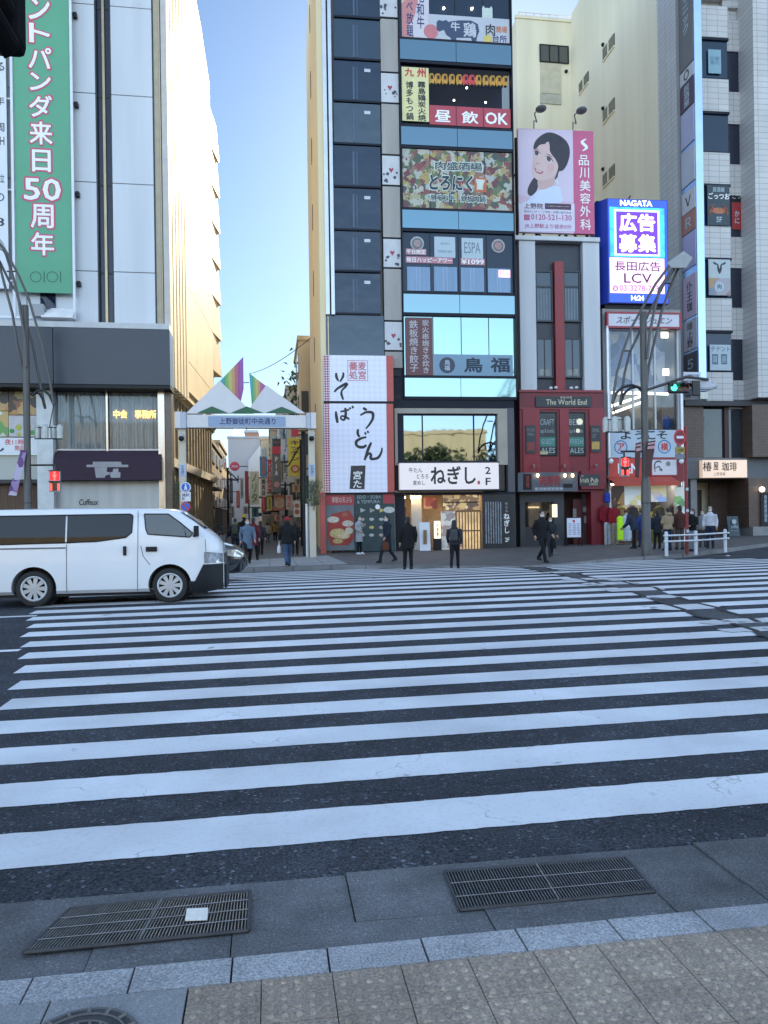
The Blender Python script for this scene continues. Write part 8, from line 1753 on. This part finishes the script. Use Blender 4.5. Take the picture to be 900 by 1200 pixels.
# scooter parked by the department store's alley corner
for px_, lab, cc, Yk in ((247, 'dark scooter parked at the alley corner of the department store, nearer the van', (.03,.032,.04), 27.5), (257, 'black motor scooter parked deeper in the alley beside the brick wall', (.02,.02,.022), 33)):
    p = onY(px_, 640, Yk); g = zpave(p.x, Yk); T = thing('parked_scooter', lab, 'scooter', (p.x, Yk, g), R(75)); SM = M('scooter%d' % px_, cc, .3, .1, 4)
    for x in (-.55, .62): o = MB().tube([(x+.2*math.cos(2*math.pi*k/20), 0, .22+.2*math.sin(2*math.pi*k/20)) for k in range(21)], .05, 8).build('wheel', RUB, T, True); MB().cyl((x,-.03,.22),(x,.03,.22),.12,14).build('rim', ALLOY, o)
    b = MB(); b.prism([(-.75,.5),(-.7,.72),(-.1,.7),(.0,.38),(.3,.34),(.42,.95),(.55,.95),(.62,.42),(.4,.22),(-.2,.22),(-.4,.45)], -.15, .15); b.build('body', SM, T, bevel=.05); MB().box(-.72, -.05, -.14, .14, .72, .8).build('seat', BLACK, T, bevel=.04)
    b = MB(); b.tube([(.5,0,.9),(.42,0,1.1)], .03, 8); b.tube([(.38,-.32,1.14),(.42,0,1.1),(.38,.32,1.14)], .02, 8); b.build('handlebar', BLACK, T, True)
    for s_ in (-1, 1): b = MB(); b.tube([(.4,s_*.22,1.12),(.43,s_*.3,1.3)], .01, 5); b.ball((.43,s_*.31,1.34), (.02,.06,.05)); b.build('mirror', BLACK, T)
    MB().ball((.6,0,.82), (.07,.1,.09)).build('headlight', M('headlight_clear', (.5,.52,.55), .06, .35, 14, 0, .5, .8, False, 1), T, True)
# ================================================================ people
def melt(mb, name, mat, parent, vox=.022, sm=3, extra=None):
    """fuse overlapping volumes into one continuous skin"""
    off = root_off(parent); me = mb.mesh('tmp', off); o = bpy.data.objects.new('tmp', me); COL.objects.link(o)
    r = o.modifiers.new('r', 'REMESH'); r.mode = 'VOXEL'; r.voxel_size = vox; s_ = o.modifiers.new('s', 'SMOOTH'); s_.iterations = sm; s_.factor = .5
    dg = bpy.context.evaluated_depsgraph_get(); m2 = bpy.data.meshes.new_from_object(o.evaluated_get(dg)); bpy.data.objects.remove(o)
    if extra:
        bm = bmesh.new(); bm.from_mesh(m2); e = extra.mesh('tmp2'); bm.from_mesh(e); bm.to_mesh(m2); bm.free()
    m2.name = name; m2.materials.append(mat)
    for p in m2.polygons: p.use_smooth = True
    o = bpy.data.objects.new(name, m2); COL.objects.link(o); o.parent = parent; return o
def cloth(c, k=[0]):
    key = 'cloth_%d_%d_%d' % tuple(int(x*1000) for x in c); return M(key, c, .85, .18, 6, .3, 0, .2)
SKN = M('skin', (.42,.26,.19), .5, .06, 8); MASK = M('mask_white', (.6,.62,.64), .7, .05); EYE = M('eye_dark', (.015,.012,.01), .3)
def person(px, head, feet, rz, label, coat, trou, length=.78, pose='stand', hair=(.012,.01,.01), hat=None, mask=True, shoe=(.02,.02,.02), bag=None, zf=zpave, hood=None, wide=1.0, bend=0, long_hair=False, group=None):
    p = G(px, feet, zf); dep = (p-CP).dot(fw); h = (feet-head)*dep/FOC; s = h/1.7
    t = thing('person', label, 'person', p, R(rz), group); random.seed(int(px*7+feet))
    w = pose == 'walk'
    hip = [(-.085,0,.88),(.085,0,.88)]
    if w: kn = [(-.09,-.16,.5),(.09,.02,.49)]; an = [(-.09,-.26,.1),(.09,.3,.16)]
    else: kn = [(-.095,-.01,.48),(.095,-.02,.48)]; an = [(-.1,.02,.09),(.11,-.03,.09)]
    sh_ = [(-.185,0,1.385),(.185,0,1.385)]
    if pose == 'phone': el = [(-.25,-.02,1.13),(.24,-.06,1.14)]; wr_ = [(-.2,-.2,1.02),(.08,-.25,1.3)]
    elif pose == 'front': el = [(-.26,-.03,1.13),(.26,-.03,1.13)]; wr_ = [(-.07,-.23,1.08),(.07,-.22,1.04)]
    elif pose == 'reach': el = [(-.24,-.2,1.16),(.24,-.2,1.16)]; wr_ = [(-.16,-.42,1.08),(.16,-.42,1.1)]
    elif w: el = [(-.25,.12,1.12),(.25,-.08,1.12)]; wr_ = [(-.24,.06,.88),(.24,-.24,.92)]
    else: el = [(-.255,.03,1.12),(.255,.03,1.12)]; wr_ = [(-.25,-.04,.87),(.25,-.04,.87)]
    cb_, sb = math.cos(R(bend)), math.sin(R(bend))
    def B(q):                                            # lean the upper body forward from the hips
        x, y, z = q
        if z > .92 and bend: dz_ = z-.92; y, z = y*cb_-dz_*sb, .92+dz_*cb_+y*sb
        return (x*s, y*s, z*s)
    LG = lambda q: (q[0]*s, q[1]*s, q[2]*s)
    def xform(mb): mb.v = [B(v) for v in mb.v]; return mb
    # body: one continuous figure
    b = MB(); b.rings([(0,0,.84,.13,.09),(0,0,.95,.135,.095),(0,0,1.08,.12,.085),(0,0,1.25,.145,.095),(0,.0,1.38,.15,.085),(0,.005,1.44,.07,.06),(0,.0,1.52,.05,.05)], 14)
    b.ball((0,-.012,1.6), (.072,.09,.105), 16, 12); b.ball((0,-.1,1.59), (.014,.02,.025), 8, 6); b.ball((0,-.07,1.53), (.035,.03,.02), 8, 6)
    for i in (0, 1): b.ball((.074*(2*i-1),.005,1.6), (.014,.022,.034), 8, 6)
    for i in (0, 1): b.tube([sh_[i], el[i], wr_[i]], [.05,.04,.028], 10)
    xform(b); lb = MB()
    for i in (0, 1): lb.tube([LG(hip[i]), LG(kn[i]), LG(an[i])], [.075*s,.055*s,.036*s], 10)
    b.add(lb.v, lb.f)
    hd = MB()
    for i in (0, 1):                                     # hands: palm, four fingers, thumb
        wv = Vector(wr_[i]); d = (wv-Vector(el[i])).normalized(); sd = Vector((0,1,0)) if abs(d.y) < .8 else Vector((0,0,1)); sd = (sd-d*sd.dot(d)).normalized(); nn = d.cross(sd)
        hd.tube([wv-d*.02, wv+d*.03, wv+d*.085], [.026,.036,.034], 8)
        for k in range(4):
            o_ = sd*(-.027+.018*k); l = (.062,.075,.07,.055)[k]; cu2 = nn*(.02 if i else -.02); hd.tube([wv+d*.075+o_, wv+d*(.075+l*.55)+o_+cu2*.4, wv+d*(.075+l)+o_+cu2*1.6], [.009,.0085,.007], 6)
        hd.tube([wv+d*.03-sd*.03, wv+d*.06-sd*.055, wv+d*.09-sd*.058], [.011,.01,.008], 6)
    xform(hd); bo = melt(b, 'body', SKN, t, .02*s, 2, hd)
    e = MB(); [e.ball((.03*k,-.094,1.612), (.013,.01,.008), 8, 6) for k in (-1, 1)]; xform(e).build('eyes', EYE, t, True)
    if mask: m_ = MB().ball((0,-.03,1.555), (.068,.078,.055), 14, 8); xform(m_).build('face_mask', MASK, t, True)
    else: m_ = MB().ball((0,-.096,1.548), (.024,.01,.007), 8, 6); xform(m_).build('mouth', M('lips', (.3,.1,.09), .5), t, True)
    hr = MB().ball((0,.02,1.635), (.086,.095,.095), 16, 10); hr.ball((0,.045,1.58), (.08,.07,.1), 14, 8)
    if long_hair: hr.rings([(0,.03,1.6,.09,.075),(0,.05,1.5,.095,.06),(0,.055,1.4,.09,.05),(0,.06,1.34,.05,.03)], 12)
    xform(hr); melt(hr, 'hair', M('hair_%d' % int(hair[0]*999), hair, .6, .3, 30, .4), t, .016*s, 1)
    if hat: ht = MB(); ht.rings([(0,.01,1.62,.098,.112),(0,.01,1.66,.1,.114),(0,.012,1.71,.085,.095),(0,.012,1.735,.045,.05),(0,.012,1.742,.01,.01)], 16); xform(ht).build('hat', cloth(hat), t, True)
    # trousers and shoes
    tr = MB(); tr.rings([(0,0,.82,.13,.1),(0,0,.9,.15,.11),(0,0,1.0,.145,.105)], 14); k_ = .085
    for i in (0, 1):
        a = Vector(an[i]); kk2 = Vector(kn[i]); tr.tube([hip[i], tuple(Vector(hip[i]).lerp(kk2,.5)), kn[i], tuple(kk2.lerp(a,.6)), tuple(a+Vector((0,0,-.02)))], [.095,.088,.068,.06,.062], 12)
    tr.v = [LG(v) for v in tr.v]; melt(tr, 'trousers', cloth(trou), t, .022*s, 2)
    for i in (0, 1):
        a = Vector(an[i]); tip = .06 if (w and i) else 0; f = MB(); f.rings([(a.x,a.y-.055,a.z-.09,.046,.13),(a.x,a.y-.055,a.z-.065,.05,.135),(a.x,a.y-.03,a.z-.03,.045,.1),(a.x,a.y+.01,a.z+.015,.04,.05)], 12); f.v = [(v[0], v[1], v[2]-tip*(a.y-v[1])*2) for v in f.v]; f.v = [LG(v) for v in f.v]; f.build('shoe', cloth(shoe), t, True)
    # coat
    c = MB(); L_z = length; fl = 1.0+max(0, .75-L_z)*.35
    rg = [(0,.0,1.47,.075,.07),(0,.0,1.42,.14*wide,.1),(0,.0,1.34,.2*wide,.125),(0,0,1.2,.185*wide,.13*wide),(0,0,1.05,.17*wide,.125*wide),(0,0,.92,.18*wide,.135*wide)]
    if L_z < .88: rg.append((0,0,L_z,.185*wide*fl,.14*wide*fl))
    c.rings(rg, 18); c.ball((0,.0,1.36), (.2*wide,.11,.085), 14, 8)
    for i in (0, 1):
        q = Vector(wr_[i]); e_ = Vector(el[i]); c.tube([sh_[i], tuple(Vector(sh_[i]).lerp(e_,.5)), el[i], tuple(e_.lerp(q,.55)), tuple(q+(q-e_).normalized()*-.01)], [.082*wide,.07*wide,.062*wide,.055,.052], 12)
    c.rings([(0,.01,1.42,.1,.09),(0,.01,1.5,.082,.08)], 12)
    c.v = [(v[0], v[1], v[2]) for v in c.v]
    if bend: c.v = [(v[0], v[1], v[2]) for v in c.v]
    xform(c); melt(c, 'coat', cloth(coat), t, .02*s, 2)
    if hood: hh = MB().ball((0,.09,1.47), (.14,.085,.085), 14, 8); xform(hh).build('hood', cloth(hood), t, True)
    if bag:
        kind, bc = bag; g = MB()
        if kind == 'backpack': g.rings([(0,.2,1.0,.12,.07),(0,.2,1.05,.15,.095),(0,.2,1.2,.15,.1),(0,.19,1.34,.13,.085),(0,.17,1.4,.08,.05)], 14); xform(g); o = melt(g, 'backpack', cloth(bc), t, .02*s, 2); st = MB(); [st.tube([(k*.1,.15,1.38),(k*.12,.0,1.455),(k*.13,-.13,1.3),(k*.14,-.05,1.05)], .016, 6) for k in (-1, 1)]; xform(st).build('straps', cloth(bc), o)
        else:
            q = wr_[1]; x, y, z = q[0]+.02, q[1], q[2]-.1; g.rings([(x,y,z-.36,.05,.13),(x,y,z-.34,.075,.15),(x,y,z-.15,.07,.14),(x,y,z-.06,.03,.1)], 12); xform(g); o = melt(g, 'bag', cloth(bc), t, .018*s, 2); st = MB().tube([(x,y-.08,z-.08),(x,y-.03,z+.02),(x,y+.03,z+.02),(x,y+.08,z-.08)], .009, 6); xform(st).build('handles', cloth(bc), o)
    return t
NVY = (.018,.022,.035); BLK = (.012,.012,.014); JEA = (.05,.08,.14)
person(421, 604.5, 649.5, 50, 'woman in a pale grey long coat and white shoes before the dark menu board', (.3,.3,.32), BLK, .55, 'phone', shoe=(.6,.6,.62), long_hair=True)
person(454, 604.5, 659.5, -65, 'person in a long navy coat and white mask walking with a brown bag', NVY, NVY, .48, 'walk', bag=('bag', (.12,.04,.02)))
person(478.5, 606, 667, 178, 'man in a black thigh length coat seen from behind at the crossing edge', BLK, BLK, .66, 'stand', wide=1.12)
person(533, 610, 667, 160, 'woman in dark slim clothes with a grey backpack walking off the crossing', (.03,.03,.04), BLK, .86, 'walk', bag=('backpack', (.06,.06,.065)), long_hair=True)
person(635.5, 599, 659, 20, 'man in black with a white mask and black bag walking before the pub', BLK, BLK, .74, 'walk', bag=('bag', BLK), wide=1.1)
person(645.5, 606, 652.5, -10, 'shorter person in dark grey and a white mask behind the man before the pub', (.025,.027,.033), NVY, .7, 'walk')
person(290.5, 608, 662, 8, 'woman in a blue grey knee length coat coming out of the alley', (.1,.14,.2), BLK, .6, 'walk', long_hair=True)
person(297.5, 607, 657, 170, 'person in a dark red coat just behind the blue grey coat in the alley', (.09,.015,.02), BLK, .6, 'walk')
person(276, 608, 652, 180, 'person in navy with a khaki hood and backpack near the black car', NVY, NVY, .8, 'walk', hood=(.13,.12,.07), bag=('backpack', (.05,.05,.04)))
person(286.5, 604, 648, 175, 'person with a yellow hat half hidden in the alley crowd', BLK, BLK, .75, 'walk', hat=(.55,.4,.04))
person(305.5, 611, 651, 185, 'man in a navy jacket walking away along the alley centre', NVY, BLK, .8, 'walk')
person(313.5, 612.5, 637.5, 180, 'distant person in a beige jacket walking away along the alley', (.38,.31,.24), (.12,.1,.09), .8, 'walk')
person(322.5, 611, 635, 180, 'distant person in a mustard jacket walking away along the alley', (.25,.17,.06), BLK, .8, 'walk')
person(337.5, 606.5, 664, 188, 'man in a black jacket, jeans and red hat with a white shopping bag', BLK, JEA, .8, 'walk', hat=(.3,.02,.03), bag=('bag', (.6,.6,.62)), wide=1.15, mask=False)
person(346, 611, 651, 175, 'person in black with a dark bag on the right side of the alley', BLK, BLK, .7, 'walk', bag=('bag', BLK))
person(743.5, 596, 643, -120, 'person in a navy jacket and brown hat bending over the clothes at the sports shop', (.025,.035,.06), BLK, .78, 'reach', hat=(.1,.05,.03), bend=25, wide=1.15)
person(752.5, 598, 641, -170, 'person in bright blue partly hidden by the street lamp pole', (.025,.05,.17), (.02,.03,.08), .75, 'stand')
person(770.5, 599, 643, 175, 'person in dark navy looking into the sports shop right of the lamp pole', NVY, BLK, .7, 'stand')
person(783, 596, 645, 195, 'person in a tan hooded jacket and navy skirt at the guard rail', (.33,.25,.16), (.02,.03,.07), .86, 'front', hood=(.33,.25,.16), wide=1.15)
person(797, 593, 644, 170, 'tall person in a brown jacket beside the red pole', (.07,.03,.025), (.08,.07,.06), .8, 'stand')
person(812, 597, 646, -70, 'young man in a black top and pale jeans with folded hands by the rail', BLK, (.18,.22,.28), .84, 'front')
person(823.5, 598, 641, -30, 'masked person in grey behind the white shirted man', (.18,.18,.2), (.05,.05,.06), .8, 'stand')
person(832.5, 594, 642.5, -40, 'grey haired man in a white shirt and mask before the dark entrance', (.5,.52,.58), (.02,.025,.05), .88, 'stand', hair=(.3,.3,.3))
# clothes set out in front of the sports shop
def garment(px, y0, y1, w, label, c, kind='jacket', name='hanging_garment'):
    u, z1 = X_.p(px, y0, w); z0 = X_.p(px, y1, w)[1]; g0 = X_.W(u, w, 0); gz = zpave(g0.x, g0.y); t = fthing(X_, name, label, 'clothes', u, w, gz); h = z1-z0; b = MB(); k = .15 if kind == 'vest' else max(.15, min(.2, h*.3))
    if kind == 'trousers':
        b.rings([(u,w,z1-.12,k*.8,.1),(u,w,z1,k*.75,.09)], 14); [b.tube([(u+s_*k*.4,w,z1-.06),(u+s_*k*.45,w,(z0+z1)/2),(u+s_*k*.45,w,z0)], [.1,.085,.075], 12) for s_ in (-1, 1)]
    elif kind == 'bag': b.rings([(u,w,z0,k*.8,.1),(u,w,z0+.05,k,.14),(u,w,z1-.12,k*.95,.13),(u,w,z1,k*.5,.05)], 14)
    else:
        b.rings([(u,w,z0,k,.12),(u,w,z0+h*.5,k*.95,.13),(u,w,z1-.12,k,.12),(u,w,z1-.02,k*.4,.07)], 16)
        if kind == 'jacket': [b.tube([(u+s_*k*.9,w,z1-.12),(u+s_*k*1.25,w,z0+h*.45),(u+s_*k*1.3,w-.05,z0+h*.1)], [.08,.07,.055], 10) for s_ in (-1, 1)]
    melt(b, 'cloth', cloth(c), t, .022, 2); st = MB(); st.tube([(u,w+.02,gz),(u,w+.02,z1+.1)], .018, 6); st.tube([(u-.2,w+.02,gz+.02),(u+.2,w+.02,gz+.02)], .02, 6); st.tube([(u-k*.7,w+.02,z1-.05),(u,w+.02,z1+.06),(u+k*.7,w+.02,z1-.05)], .012, 6); st.build('stand', LBK, t)
garment(711.5, 577, 589, -.7, 'blue bag hung high beside the red pub pillar at the sports shop', (.02,.05,.32), 'bag')
garment(709.5, 592, 612, -.8, 'dark red jacket on a stand against the red pub pillar', (.17,.012,.02)); garment(720, 594, 615, -1.1, 'red jacket on a stand beside the lime vest', (.2,.012,.02))
garment(712, 612, 640, -.9, 'pale grey trousers on a stand at the left of the sports shop', (.35,.36,.38), 'trousers'); garment(726.5, 604, 633, -1.7, 'lime yellow safety vest on display at the sports shop', (.42,.75,.03), 'vest'); garment(734, 603, 634, -1.3, 'white and blue jacket on a stand behind the lime vest', (.42,.47,.55)); garment(720.5, 613, 641, -1.2, 'tan trousers on a stand below the red jacket', (.2,.17,.13), 'trousers')
garment(765, 605, 640, -.6, 'olive yellow jacket on a stand right of the street lamp', (.12,.11,.025)); garment(777, 603, 640, -.4, 'dark green jacket on a stand deep in the sports shop', (.03,.05,.03))
for i, (px_, c) in enumerate(((727,(.3,.25,.1)),(741,(.06,.06,.07)),(755,(.2,.16,.08)),(772,(.1,.09,.05)),(788,(.06,.05,.05)))): garment(px_, 592, 612, .6, ['yellow brown','black','tan','olive','dark brown'][i]+' shirt hanging inside the sports shop doorway', c)
